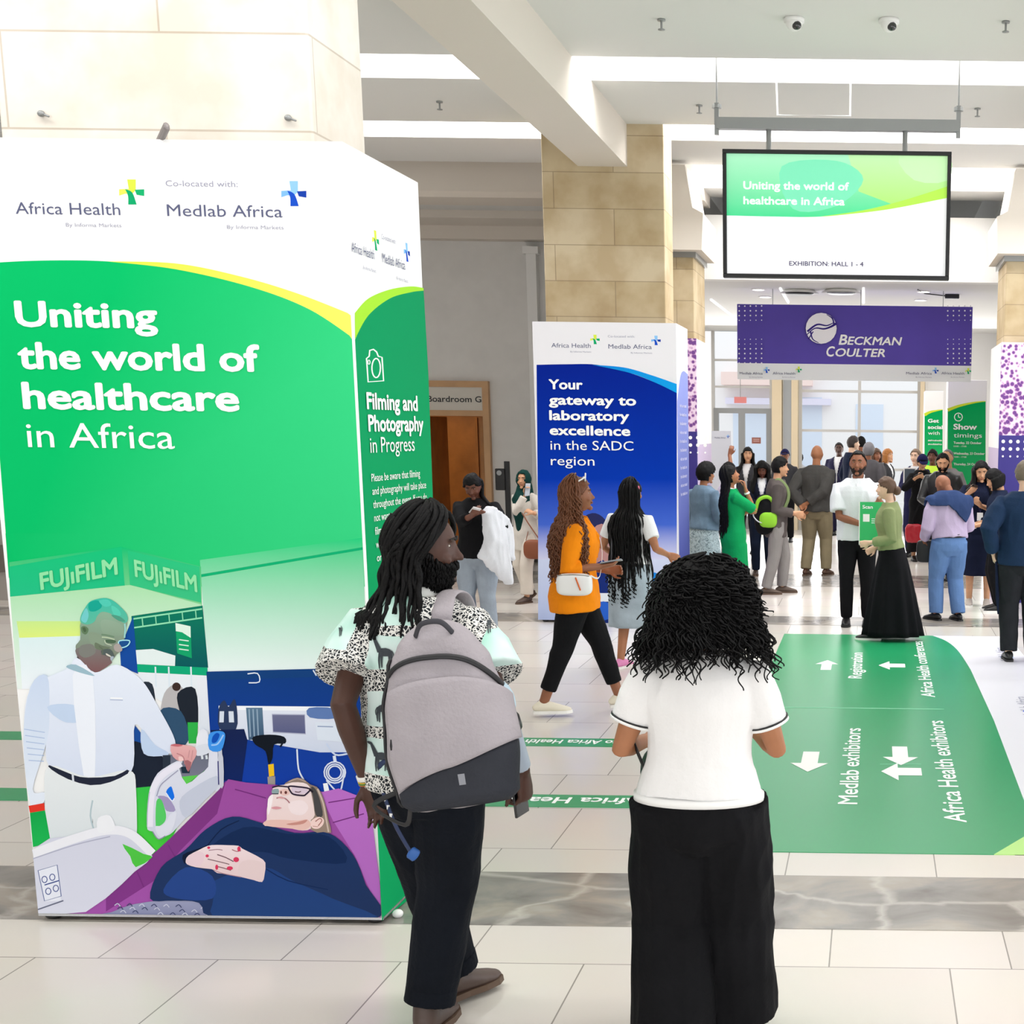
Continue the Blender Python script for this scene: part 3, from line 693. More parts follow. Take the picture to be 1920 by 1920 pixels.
kq([(205, 520), (260, 430), (450, 330), (620, 250), (780, 232), (1000, 238), (1200, 248), (1270, 300), (1450, 390), (1600, 470), (1712, 570), (1695, 800), (1650, 935), (1500, 900), (1250, 840), (1000, 785), (800, 765), (720, 700), (640, 685), (400, 655), (230, 600)], 'F0DDE2', 2, 'E6CACA')
kq([(1250, 560), (1500, 520), (1690, 620), (1650, 920), (1400, 860), (1200, 780)], 'E6CFD0', 4); kq([(230, 470), (420, 360), (560, 420), (480, 620), (260, 600)], 'E9CFD8', 4)
kl([(640, 335), (800, 318), (900, 330)], 14, '9C7480'); kl([(800, 415), (960, 470), (1110, 548)], 18, '6E4A56'); kl([(620, 500), (900, 565), (1030, 600)], 16, '7E5A62'); kl([(800, 640), (920, 670), (1060, 715)], 16, '7E525A'); kl([(720, 700), (900, 770), (1250, 840)], 14, 'B48C94'); kl([(1080, 320), (1170, 355), (1250, 340)], 14, 'A04858')
for x, y, a_, b_ in ((640, 285, 28, 24), (1212, 308, 32, 48), (612, 440, 32, 28), (1160, 510, 54, 48), (792, 655, 28, 50), (1040, 672, 58, 36)): P.circ(*Km([(x, y)])[0], a_ * KS, 'D93A60', b_ * KS)
Wm = loc_map(470, 1440, 220 / 1920, 160 / 1396); WS = 220 / 1920
def wq(pts, col, sm=3, col2=None, axis=1): P.poly(Wm(pts), col, sm, col2, axis)
def wl_(pts, w, col, sm=3, closed=False): P.line(Wm(pts), w * WS, col, sm, closed)
wq([(560, 270), (640, 200), (780, 148), (900, 185), (990, 260), (1100, 300), (1180, 420), (1240, 600), (1290, 850), (1335, 1045), (1210, 1035), (1000, 1000), (900, 500), (700, 300)], '8C7A70', 2, '9A8678')
wq([(560, 265), (700, 225), (880, 232), (975, 290), (1010, 420), (1065, 760), (1000, 840), (1000, 980), (870, 1012), (720, 988), (560, 952), (245, 935), (280, 830), (280, 680), (320, 480), (375, 410), (380, 300), (470, 275)], 'F1E0E1', 2, 'ECD2CF')
wq([(275, 850), (520, 835), (780, 850), (940, 830), (1000, 930), (880, 1005), (700, 982), (250, 932)], 'E8BFB6', 3); wq([(600, 905), (780, 872), (940, 835), (880, 900), (700, 925)], 'C98E84', 3); wq([(300, 500), (380, 430), (360, 600), (300, 760)], 'F8EEF2', 3); wq([(640, 560), (860, 520), (960, 640), (860, 760), (680, 720)], 'F3E2E4', 4)
wq([(1005, 300), (1080, 340), (1150, 520), (1195, 765), (1085, 765), (1040, 480)], '4A484A', 3); wl_([(1110, 330), (1200, 560), (1250, 820), (1290, 1035)], 26, 'CBB9AC'); wl_([(640, 215), (780, 165), (920, 215)], 16, 'B9A498')
wq([(1000, 870), (1060, 812), (1140, 788), (1212, 830), (1200, 915), (1120, 982), (1020, 965)], 'F2D3CD', 3); wl_([(1075, 865), (1145, 815), (1180, 850), (1120, 935)], 16, 'A8726A'); wl_([(1030, 940), (1120, 950)], 12, 'C89A92')
wq([(480, 360), (560, 335), (640, 350), (645, 420), (560, 440), (500, 410)], 'E9C3BC', 3); P.circ(*Wm([(515, 388)])[0], 12 * WS, '6A3A38', 26 * WS); P.circ(*Wm([(592, 390)])[0], 22 * WS, '6A3A38', 26 * WS)
wq([(370, 345), (470, 330), (472, 412), (372, 412)], '8DA6A8', 2); wq([(690, 305), (800, 305), (950, 345), (910, 410), (720, 405)], 'D9C8D8', 3); wl_([(740, 375), (800, 385), (840, 370)], 16, '6A5058')
wl_([(640, 292), (780, 296), (985, 332), (920, 420), (870, 440), (720, 420), (668, 370)], 26, '2E2438', 3, True); wl_([(370, 310), (470, 285), (640, 300)], 24, '2E2438'); wl_([(980, 335), (1035, 385)], 34, '2A2430', 0); wl_([(370, 412), (472, 412)], 14, '3A3444', 0)
wl_([(440, 482), (520, 470), (600, 500), (655, 562)], 18, 'A87078'); wq([(365, 632), (440, 618), (525, 642), (450, 665), (370, 655)], 'D99AA2', 3); wq([(450, 470), (520, 455), (580, 490), (520, 490)], 'D9A0A4', 3)
P.build('printed_artwork', box)
fj = mat('pale_green_print', '8FE2A6', 0.7)
text(box, 'sign_in_artwork', 'FUJ\u0131FILM', FF(*C([(188, 252)])[0]), FF(*C([(530, 182)])[0]) - FF(*C([(188, 252)])[0]), Z, (FF(*C([(530, 182)])[0]) - FF(*C([(188, 252)])[0])).length, 0.066, fj, 0.03, 0.003)
text(box, 'sign_in_artwork', 'FUJ\u0131FILM', FF(*C([(612, 192)])[0]), FF(*C([(888, 262)])[0]) - FF(*C([(612, 192)])[0]), Z, (FF(*C([(888, 262)])[0]) - FF(*C([(612, 192)])[0])).length, 0.066, fj, 0.03, 0.003)

def ftext(par, name, body, x0, x1, yb, cap, m, bold, fn, xd, off=0.001):
    """lettering set between two photo columns on a printed face"""
    a, b_ = fn(x0, yb), fn(x1, yb)
    w = abs((b_ - a).dot(V(xd)))
    s = 0.97 * abs((fn(x0, yb - cap) - a).z)
    text(par, name, body, a, xd, Z, w, s, m, bold, off)
TO = 0.0018
ftext(box, 'headline_lettering', 'Uniting', 33, 294, 611, 50, M_wtext, 0.03, FF, X, TO)
ftext(box, 'headline_lettering', 'the world of', 38, 486, 690, 52, M_wtext, 0.03, FF, X, TO)
ftext(box, 'headline_lettering', 'healthcare', 47, 447, 765, 52, M_wtext, 0.03, FF, X, TO)
ftext(box, 'headline_lettering', 'in Africa', 53, 328, 838, 50, M_wtext, 0.002, FF, X, TO)
def logos(par, fn, xd, nd, x0, x1, y, u, cap, dy=0.0, mt=M_grey_t, sub=True):
    """the two show names with their emblems; u maps the layout column of the big box (0..640) to this face"""
    g = lambda c: x0 + (x1 - x0) * (c - 30) / 545.0
    s = cap / 24.0
    yy = lambda c, r: y + (r - 400) * s + dy * (g(c) - x0)
    ftext(par, 'show_name', 'Africa Health', g(30), g(226), yy(30, 401), cap, mt, 0.0, fn, xd)
    ftext(par, 'show_name', 'Medlab Africa', g(314), g(530), yy(314, 405), cap, mt, 0.0, fn, xd)
    ftext(par, 'show_name', 'Co-located with:', g(311), g(446), yy(311, 349), cap * 0.5, M_lgrey_t, 0.0, fn, xd)
    if sub:
        ftext(par, 'show_name', 'By Informa Markets', g(124), g(228), yy(124, 425), cap * 0.32, M_lgrey_t, 0.0, fn, xd)
        ftext(par, 'show_name', 'By Informa Markets', g(426), g(532), yy(426, 429), cap * 0.32, M_lgrey_t, 0.0, fn, xd)
    E_ = Print(fn, nd)
    ux = abs(x1 - x0) / 545.0
    def emb(c, r, cols):
        px, py = g(c), yy(c, r)
        F = Print(lambda a, b_: fn(px + (a - px) * ux / s if True else a, b_), nd)
        cross(F, px, py, 47 * s, cols); F.build('emblem', par)
    emb(247, 360, GREENS); emb(551, 363, BLUES)
logos(box, FF, X, (0, -1, 0), 30, 575, 400, 1, 24)
# side face of the big box, art in photo coordinates on the plane x = BX1
FS = lambda x, y: at_x(x, y, BX1)
P = Print(FS, (1, 0, 0))
def sedge(x): return x
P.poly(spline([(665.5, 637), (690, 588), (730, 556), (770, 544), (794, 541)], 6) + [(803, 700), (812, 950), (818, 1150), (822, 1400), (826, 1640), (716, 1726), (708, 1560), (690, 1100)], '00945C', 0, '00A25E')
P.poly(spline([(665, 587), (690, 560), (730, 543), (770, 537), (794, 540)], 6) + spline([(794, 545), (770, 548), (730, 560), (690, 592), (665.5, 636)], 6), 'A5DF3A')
P.line([(687, 672), (690, 716), (719, 714), (716, 670), (709, 668), (706, 660), (700, 655), (693, 657), (692, 668)], 2.6, 'F4F8F4', 0, True)
P.line([(705 + 8 * math.cos(a), 690 + 18 * math.sin(a)) for a in np.linspace(0, 6.28, 20)[:-1]], 2.4, 'F4F8F4', 0, True)
P.line([(691.5 + 2 * math.cos(a), 679 + 4 * math.sin(a)) for a in np.linspace(0, 6.28, 10)[:-1]], 1.6, 'F4F8F4', 0, True)
P.line([(753 + 5 * math.cos(a), 1612 + 13 * math.sin(a)) for a in np.linspace(0, 6.28, 16)[:-1]], 2.4, 'DDF0E6', 0, True)
P.build('side_artwork', box)
def stext(body, x0, y0, x1, y1, cap, bold):
    a = at_x(x0, y0, BX1); b_ = at_x(x1, y1, BX1)
    text(box, 'side_lettering', body, a, Y, Z, abs(b_.y - a.y), cap, M_wtext, bold, 0.004)
stext('Filming and', 687, 766, 781, 765, 0.064, 0.03); stext('Photography', 690, 808, 792, 806, 0.064, 0.03); stext('in Progress', 693, 849, 776, 845, 0.064, 0.0)
for i, (l, xe) in enumerate((('Please be aware that filming', 786), ('and photography will take place', 796), ('throughout the event. If you do', 796), ('not want to be photographed or', 796), ('filmed, please let our team know', 797), ('where possible. For questions', 797), ('or concerns please visit the', 797))):
    stext(l, 695 + i * 1.7, 903 + i * 25, xe + i * 1.5, 893 + i * 23.5, 0.032, 0.0)
def slogo(body, x0, y0, x1, y1, cap, m): 
    a = at_x(x0, y0, BX1); b_ = at_x(x1, y1, BX1); text(box, 'side_show_name', body, a, Y, V((0, 0, 1)), abs(b_.y - a.y), cap, m, 0.0, 0.004)
zz = 2.63
for body, yy0, w_, z_, cp, m_ in (('Africa Health', BY0 + 0.03, 0.24, zz, 0.038, M_grey_t), ('Medlab Africa', BY0 + 0.36, 0.27, zz, 0.038, M_grey_t), ('Co-located with:', BY0 + 0.36, 0.17, zz + 0.09, 0.02, M_lgrey_t), ('By Informa Markets', BY0 + 0.14, 0.14, zz - 0.05, 0.014, M_lgrey_t), ('By Informa Markets', BY0 + 0.52, 0.14, zz - 0.05, 0.014, M_lgrey_t)):
    text(box, 'side_show_name', body, V((BX1, yy0, z_)), Y, Z, w_, cp, m_, 0.0, 0.004)
for yc, cols in ((BY0 + 0.30, GREENS), (BY0 + 0.67, BLUES)):
    F = Print(lambda a, b_: V((BX1, yc + a, zz + 0.075 - b_)), (1, 0, 0)); cross(F, 0, 0, 0.075, cols); F.build('emblem', box)

# ---- blue box
GX0, GX1, GY0, GY1 = -3.41, -1.98, 14.18, 15.03
bb = thing('fabric_box', 'blue and white printed fabric box around the second pillar', 'display box', ((GX0 + GX1) / 2, (GY0 + GY1) / 2, 0))
hw, hd = (GX1 - GX0) / 2, (GY1 - GY0) / 2
sh = MB()
sh.box(-hw, hw, -hd, -hd + 0.04, 0.03, BZ); sh.box(-hw, hw, hd - 0.04, hd, 0.03, BZ); sh.box(-hw, -hw + 0.04, -hd + 0.04, hd - 0.04, 0.03, BZ); sh.box(hw - 0.04, hw, -hd + 0.04, hd - 0.04, 0.03, BZ)
sh.build('fabric_cover', mat('pale_grey_fabric', 'E9E7EC', 0.75, spec=0.15), bb)
for sx in (-1, 1):
    for sy in (-1, 1): MB().ell((sx * (hw - 0.04), sy * (hd - 0.035), 0.016), (0.034, 0.028, 0.016)).build('foot', M_dark, bb, True)
FB = lambda x, y: at_y(x, y, GY0)
P = Print(FB, (0, -1, 0), eps=0.0004)
P.poly(spline([(1006, 684), (1060, 683), (1120, 684), (1180, 699), (1230, 718), (1269, 737)], 6) + [(1269, 900), (1008, 900)], '00208E', 0, '0036AE')
P.poly([(1008, 899), (1269, 899), (1269, 985), (1009, 985)], '0036B0', 0, '4568D2')
P.poly([(1009, 984), (1269, 984), (1269, 1050), (1009, 1050)], '4568D2', 0, 'D5D6F2')
P.poly([(1009, 1049), (1269, 1049), (1268, 1164), (1009, 1162)], 'CFD8F4', 0, 'B4C2E8')
P.poly(spline([(1110, 684), (1170, 689), (1220, 703), (1269, 720)], 6) + spline([(1269, 737), (1230, 718), (1180, 699), (1110, 684)], 6), '0A84DA', 0, '12A0EA', 0)
P.poly([(1085, 985), (1110, 962), (1135, 975), (1140, 1010), (1110, 1040)], '2B2F5E', 4); P.poly([(1105, 1005), (1135, 985), (1145, 1060), (1110, 1090)], 'B98A88', 4)
P.poly([(1110, 1060), (1150, 1065), (1145, 1165), (1110, 1164)], '1B2F78', 2); P.poly([(1112, 1112), (1150, 1112), (1150, 1128), (1112, 1128)], 'E8EEF8'); P.poly([(1118, 1130), (1146, 1132), (1144, 1160), (1118, 1160)], '2F66D2', 2)
for x, y, r, c_ in ((1225, 1085, 12, '1F86E0'), (1235, 1100, 9, '3E9BEA'), (1222, 1118, 9, '52AEEE'), (1245, 1075, 7, 'E9EEF9'), (1250, 1120, 11, 'E2E8F6'), (1232, 1140, 8, '2F8AE0')): P.circ(x, y, r, c_)
P.build('printed_artwork', bb)
for body, x1, yb, bd in (('Your', 1092, 729, 0.03), ('gateway to', 1192, 758, 0.03), ('laboratory', 1179, 787, 0.03), ('excellence', 1181, 815, 0.03), ('in the SADC', 1188, 843, 0.0), ('region', 1115, 872, 0.0)):
    ftext(bb, 'headline_lettering', body, 1030 + (yb - 729) * 0.022, x1, yb, 19, M_wtext, bd, FB, X, 0.006)
logos(bb, FB, X, (0, -1, 0), 1034, 1239, 651, 1, 9, 0.006)
P = Print(lambda a, b_: V((GX1, a, b_)), (1, 0, 0))
P.poly([(GY0 + 0.01, 0.05), (GY0 + 0.01, 2.25)] + spline([(GY0 + 0.01, 2.25), (GY0 + 0.25, 2.5), (GY0 + 0.5, 2.57), (GY1 - 0.01, 2.55)], 6) + [(GY1 - 0.01, 0.05)], '0B1E86', 0, '8C96D4', 1, (1.3, 2.0))
P.build('side_artwork', bb)
for i in range(11): text(bb, 'side_lettering', ('visit our stand', 'for details on', 'the laboratory')[i % 3], V((GX1, GY0 + 0.18, 2.2 - i * 0.09)), Y, Z, 0.5, 0.035, mat('lilac_print', 'CBCBEA', 0.7), 0.02, 0.003)

# ---- purple wraps on the far pillars: cells printed above, violet with dots below
def cell_mat():
    m = mat('cell_print', 'D9BBD6', 0.7); nt, N, L = nodes(m); b = N['Principled BSDF']
    g = N.new('ShaderNodeNewGeometry')
    v1 = N.new('ShaderNodeTexVoronoi'); v1.inputs['Scale'].default_value = 21; L.new(g.outputs['Position'], v1.inputs['Vector'])
    r = N.new('ShaderNodeValToRGB'); e = r.color_ramp.elements
    e[0].position = 0.25; e[0].color = (*lin('6A3A86'), 1); e[1].position = 0.5; e[1].color = (*lin('E6CFE4'), 1)
    x = e.new(0.36); x.color = (*lin('B583B4'), 1)
    nz = N.new('ShaderNodeTexNoise'); nz.inputs['Scale'].default_value = 2.2; L.new(g.outputs['Position'], nz.inputs['Vector'])
    a = N.new('ShaderNodeMath'); a.operation = 'MULTIPLY_ADD'; a.inputs[1].default_value = 1.1; a.inputs[2].default_value = -0.62
    L.new(nz.outputs['Fac'], a.inputs[0])
    s = N.new('ShaderNodeMath'); s.operation = 'ADD'; L.new(v1.outputs['Distance'], s.inputs[0]); L.new(a.outputs[0], s.inputs[1])
    L.new(s.outputs[0], r.inputs[0]); L.new(r.outputs[0], b.inputs['Base Color']); return m
M_cell = cell_mat(); M_violet = mat('violet_print', '33297E', 0.6); M_lilac = mat('lilac_panel', 'C3B2CE', 0.7)
def wrap(label, x0, x1, s):
    y0, y1 = 16.3, 17.75
    t = thing('pillar_wrap', label, 'pillar cover', ((x0 + x1) / 2, y0, 0)); w = (x1 - x0) / 2
    MB().box(-w, w, 0, 0.05, 1.95, 3.0).build('cell_panel', M_cell, t)
    MB().box(-w, w, 0, 0.05, 0, 1.95).build('violet_panel', M_violet, t)
    i = w * s
    MB().box(min(i, i - 0.04 * s), max(i, i - 0.04 * s), 0.05, y1 - y0, 1.8, 3.0).build('white_side', M_white, t)
    MB().box(min(i, i - 0.04 * s), max(i, i - 0.04 * s), 0.05, y1 - y0, 0, 1.8).build('lilac_side', M_lilac, t)
    D = MB()
    for r_ in range(3):
        for c_ in range(18):
            D.disc((-w + 0.05 + c_ * 0.085, -0.003, 1.88 - r_ * 0.085), 0.021 if r_ < 2 else 0.012, Matrix.Rotation(R90, 3, 'X'), 10)
    D.build('white_dots', M_wtext, t)
    return t
wrap('purple cell-print cover on the pillar behind the blue box', -3.45, -2.05, 1)
wrap('purple cell-print cover with dots at the right edge of the hall', 1.45, 2.9, -1)
# ------------------------------------------------------------------ hanging screen
ty = 12.0
a, b_, c_ = at_y(1353, 280, ty), at_y(1788, 283, ty), at_y(1778, 525, ty)
tx0, tx1, tz0, tz1 = a.x + 0.005, b_.x - 0.015, c_.z, (a.z + b_.z) / 2
tv = thing('display_screen', 'wide black-framed screen hanging from the ceiling, green slide lit', 'screen', ((tx0 + tx1) / 2, ty, tz0))
w, h = (tx1 - tx0) / 2, tz1 - tz0
fr = MB(); e = 0.032
fr.box(-w, w, 0.0, 0.09, 0, e).box(-w, w, 0.0, 0.09, h - e, h).box(-w, -w + e, 0.0, 0.09, e, h - e).box(w - e, w, 0.0, 0.09, e, h - e).box(-w + e, w - e, 0.03, 0.09, e, h - e)
fr.build('bezel', M_dark, tv, bevel=0.004)
em = attr_mat('screen_glow', 0.3); nt, N, L = nodes(em); pb = N['Principled BSDF']
L.new(N['Attribute'].outputs['Color'], pb.inputs['Emission Color']); pb.inputs['Emission Strength'].default_value = 0.75
SFN = lambda u, v: V((tx0 + e + (tx1 - tx0 - 2 * e) * u, ty + 0.029, tz1 - e - (h - 2 * e) * v))
P = Print(SFN, (0, -1, 0), eps=0.0002)
P.rect(0, 0, 1, 1, 'FBFBFE')
lo = [(0, 0.512), (0.2, 0.516), (0.4, 0.515), (0.55, 0.49), (0.75, 0.44), (1, 0.345)]
P.poly([(0, 0), (1, 0)] + spline(lo, 6)[::-1], 'B2F5CC', 0, '52DE9A', 1, (0.0, 0.5))
P.poly([(0.55, 0), (1, 0), (1, 0.3), (0.75, 0.4), (0.6, 0.3)], 'C6F8B8', 0, 'B4F07E')
P.poly([(0.25, 0.1), (0.5, 0.05), (0.62, 0.2), (0.5, 0.42), (0.3, 0.45)], '84E9BF', 5); P.poly([(0.78, 0), (1, 0), (1, 0.2), (0.85, 0.2)], 'CBF8BC', 3)
P.poly(spline(lo, 6)[10:] + [(1, 0.25)] + spline([(1, 0.25), (0.8, 0.37), (0.62, 0.455), (0.42, 0.513)], 6), 'B8F25A')
P.build('lit_panel', tv, em)
wm = mat('white_screen_text', 'FFFFFF', 0.5, emit=0.8); dm = mat('dark_screen_text', '4A4070', 0.5)
for bd, u, v, u1 in (('Uniting the world of', 0.077, 0.29, 0.554), ('healthcare in Africa', 0.077, 0.415, 0.535)):
    text(tv, 'slide_lettering', bd, SFN(u, v), X, Z, (u1 - u) * (tx1 - tx0 - 2 * e), 0.063, wm, 0.025, 0.004)
text(tv, 'slide_lettering', 'EXHIBITION: HALL 1 - 4', SFN(0.285, 0.925), X, Z, 0.62, 0.038, dm, 0.01, 0.004)
mt = thing('screen_mount', 'grey ceiling bar with two poles carrying the hanging screen', 'mount', (tv.location.x, ty + 0.105, 0))
zb = at_y(1600, 237, ty + 0.15).z
MB().box(-1.0, 1.0, -0.04, 0.04, zb - 0.045, zb + 0.045).build('crossbar', M_alu, mt)
for px in (1442, 1697):
    x = at_y(px, 250, ty + 0.15).x - mt.location.x
    MB().tube([(x, 0, tz1 - 0.3), (x, 0, zb)], [0.022], 12).build('pole', M_alu, mt, True)
for s in (-1, 1):
    m_ = MB().box(s * 1.0 - 0.018, s * 1.0 + 0.018, -0.02, 0.02, zb - 0.09, zb + 0.16); m_.tube([(s, 0, zb), (s, 0, 5.42)], [0.008], 8, rnd=False); m_.tube([(s, 0, zb + 0.12), (s, 0, zb + 0.15)], [0.04], 10, rnd=False)
    m_.build('hanger', M_alu, mt)
x0, x1 = at_y(1457, 200, 12.15).x - mt.location.x, at_y(1594, 200, 12.15).x - mt.location.x
m_ = MB(); zz = at_y(1520, 214, 12.15).z
m_.tube([(x0 - 0.03, 0.1, 5.42), (x0, 0.1, zz), (x1, 0.1, zz), (x1, 0.1, 5.42)], [0.009], 8, rnd=False).build('cable_cradle', M_white, mt)

# ------------------------------------------------------------------ purple arch banner
by = 19.5
p0, p1, p2, p3 = at_y(1382, 570, by), at_y(1824, 570, by), at_y(1824, 686, by), at_y(1824, 716, by)
bn = thing('hanging_banner', 'purple header banner with white round emblem hanging over the lobby entrance', 'banner', ((p0.x + p1.x) / 2, by, 0))
w = (p1.x - p0.x) / 2
MB().box(-w, w, 0, 0.12, p2.z, p0.z).build('purple_panel', mat('banner_purple', '5241A8', 0.7, var=0.14, vscale=0.8), bn)
MB().box(-w, w, 0.0, 0.12, p3.z, p2.z).build('white_strip', mat('pale_strip', 'EEF2F7', 0.7), bn)
for s in (-0.7, 0.05, 0.75): MB().tube([(s * w, 0.06, p0.z), (s * w, 0.06, lz)], [0.006], 6, rnd=False).build('hanging_wire', M_alu, bn)
FN = lambda x, y: at_y(x, y, by)
D = Print(FN, (0, -1, 0), eps=0.0004)
for i in range(5):
    for j in range(13):
        if 4 <= j <= 6: continue
        r_ = 1.0 if 3 <= j <= 8 else 1.5
        for xb in (1386, 1777):
            D.circ(xb + i * 10.6, 574 + j * 8.9, r_, 'F2F0FA', None, 8)
D.circ(1540, 616, 29, 'F0EFF6')
D.line([(1513, 628), (1528, 616), (1545, 617), (1558, 613), (1568, 607)], (1.5, 4.5), '37297F', 5); D.line([(1514, 622), (1532, 609), (1550, 611), (1562, 606)], (4, 1.5), '37297F', 5)
D.line([(1516, 636), (1525, 622)], 2, '37297F', 0); D.line([(1550, 590), (1561, 598), (1564, 610)], (1, 3.5), '37297F', 5); D.line([(1520, 622), (1524, 636), (1535, 643)], (3, 1), '37297F', 5)
cross(D, 1438, 694, 11, BLUES); cross(D, 1498, 693, 11, GREENS); cross(D, 1754, 695, 11, BLUES); cross(D, 1815, 696, 11, GREENS)
D.build('banner_artwork', bn)
def btext(body, x0, x1, yb, cap, m, bold=0.0, sh=0.0):
    a = FN(x0, yb); b2 = FN(x1, yb); text(bn, 'banner_lettering', body, a, X, Z, b2.x - a.x, 0.97 * (FN(x0, yb - cap).z - a.z), m, bold, 0.008, 'l', sh)
btext('B', 1573, 1588, 646, 20, M_wtext, 0.022, 0.2); btext('ECKMAN', 1589, 1691, 646, 16, M_wtext, 0.022, 0.2)
btext('C', 1550, 1565, 668, 20, M_wtext, 0.022, 0.2); btext('OULTER', 1567, 1659, 668, 16, M_wtext, 0.022, 0.2)
for x0, x1, bd in ((1387, 1430, 'Medlab Africa'), (1449, 1491, 'Africa Health'), (1699, 1747, 'Medlab Africa'), (1765, 1808, 'Africa Health')):
    btext(bd, x0, x1, 702, 5, M_grey_t); btext('By Informa Markets', x0 + 18, x1, 708, 2.2, M_lgrey_t)

# ------------------------------------------------------------------ green show totems in the lobby
def totem(label, ya, px0, px1, ytop, xr, lines, icon, wv):
    x0, x1 = at_y(px0, 800, ya).x, at_y(px1, 800, ya).x
    zt = at_y(px0, ytop, ya).z
    t = thing('info_totem', label, 'display box', ((x0 + x1) / 2, ya, 0)); w = (x1 - x0) / 2
    MB().box(-w, w, 0, 0.5, 0.02, zt).build('white_body', M_white, t, bevel=0.01)
    fn = lambda x, y: at_y(x, y, ya)
    P = Print(fn, (0, -1, 0), eps=0.0005)
    P.poly(spline(wv, 5) + [(px1 - 1.0, 985), (px0 + 0.5, 985)], '00A457', 0, '3CC97C', 1, (780, 900))
    P.line(wv, (6, 1), 'CFE23A', 5)
    if icon:
        ix, iy = icon; P.line([(ix + 7.4 * math.cos(u), iy + 7.4 * math.sin(u)) for u in np.linspace(0, 6.28, 20)[:-1]], 1.5, 'F5FAF6', 0, True)
        P.line([(ix, iy - 5), (ix, iy), (ix + 4, iy + 1)], 1.5, 'F5FAF6')
    P.build('printed_artwork', t)
    for bd, xa, xb, yb, cp, bo in lines: ftext(t, 'totem_lettering', bd, xa, xb, yb, cp, M_wtext, bo, fn, X, 0.008)
totem('green Show timings panel with a clock icon left of the right-hand purple pillar', 20.4, 1776, 1849, 712, 0,
      (('Show', 1788, 1831, 805, 11, 0.03), ('timings', 1788, 1841, 820, 9, 0.0), ('Tuesday, 22 October', 1788, 1840, 832, 4.5, 0.02), ('10:00 - 17:00', 1788, 1812, 838, 3, 0), ('Wednesday, 23 October', 1788, 1846, 852, 4.5, 0.02), ('10:00 - 17:00', 1788, 1812, 858, 3, 0), ('Thursday, 24 October', 1788, 1842, 872, 4.5, 0.02)), (1797, 782),
      [(1777, 769), (1795, 762), (1815, 757), (1835, 753.5), (1848, 752.5)])
totem('narrow green Get social with panel beside the lobby window', 23.5, 1733, 1768, 733, 0,
      (('Get', 1740, 1760, 792, 7, 0.03), ('social', 1740, 1767, 804, 7, 0.03), ('with', 1740, 1762, 815, 7, 0.0), ('#africahealth', 1740, 1766, 827, 3, 0.02), ('#medlabafrica', 1740, 1766, 834, 3, 0.02)), None,
      [(1733.5, 778), (1743, 773), (1755, 770), (1767.5, 768)])

# ------------------------------------------------------------------ white sign board, wall sign, exit signs
t = thing('notice_board', 'pale blank notice board with a small emblem beside the lobby door', 'sign', at_y(1353, 900, 22.5))
bz0, bz1 = at_y(1353, 870, 22.5).z, at_y(1353, 808, 22.5).z
hw_ = (at_y(1372, 800, 22.5).x - at_y(1335, 800, 22.5).x) / 2; t.location.z = 0
MB().box(-hw_, hw_, 0, 0.03, 0.9, bz1).build('board', mat('pale_board', 'D9DCE6', 0.6), t)
MB().tube([(0, 0.05, 0.02), (0, 0.05, bz1 - 0.2)], [0.02], 8).box(-0.25, 0.25, -0.15, 0.25, 0, 0.03).build('stand', M_alu, t)
fn = lambda x, y: at_y(x, y, 22.5)
ftext(t, 'show_name', 'Medlab Africa', 1340, 1360, 822, 3, M_grey_t, 0, fn, X, 0.006)
P = Print(fn, (0, -1, 0), eps=0.0005); cross(P, 1365, 818, 6, BLUES); P.build('emblem', t)
ex = thing('exit_sign', 'small red sign hanging above the grey lobby door', 'sign', at_y(1388, 750, 27.8))
MB().box(-0.12, 0.12, 0, 0.04, -0.06, 0.06).build('sign_face', mat('pink_red', 'E58A86', 0.5, emit=0.15), ex)
MB().tube([(0, 0.02, 0.05), (0, 0.02, lz - ex.location.z)], [0.006], 6, rnd=False).build('rod', M_alu, ex)
ex2 = thing('door_notice', 'small brown-red notice stuck on the grey lobby door glass', 'sign', at_y(1418, 826, 27.982))
MB().box(-0.09, 0.09, 0, 0.01, -0.06, 0.06).build('notice_plate', mat('brown_red', 'A4655A', 0.5), ex2)
MB().box(-0.06, 0.06, -0.003, 0.0, 0.015, 0.03).box(-0.06, 0.06, -0.003, 0, -0.02, -0.005).build('notice_print', mat('pale_red_print', 'D9B0A8', 0.6), ex2)
rs = thing('wall_flag', 'narrow red and white flag sign on the lobby wall behind the purple pillar cover', 'sign', at_y(1316, 700, 17.9)); rs.location.x = at_y(1316, 700, 17.9).x
MB().box(-0.02, 0.02, 0, 0.02, -0.2, 0.2).build('flag_panel', mat('salmon_print', 'E6A790', 0.6), rs)
MB().prism([(-0.03, -0.1), (0.03, -0.04), (0.03, 0.02), (-0.03, -0.04)], 'y', -0.004, 0.0).prism([(-0.03, 0.06), (0.03, 0.12), (0.03, 0.16), (-0.03, 0.1)], 'y', -0.004, 0.0).build('flag_stripe', M_white, rs)

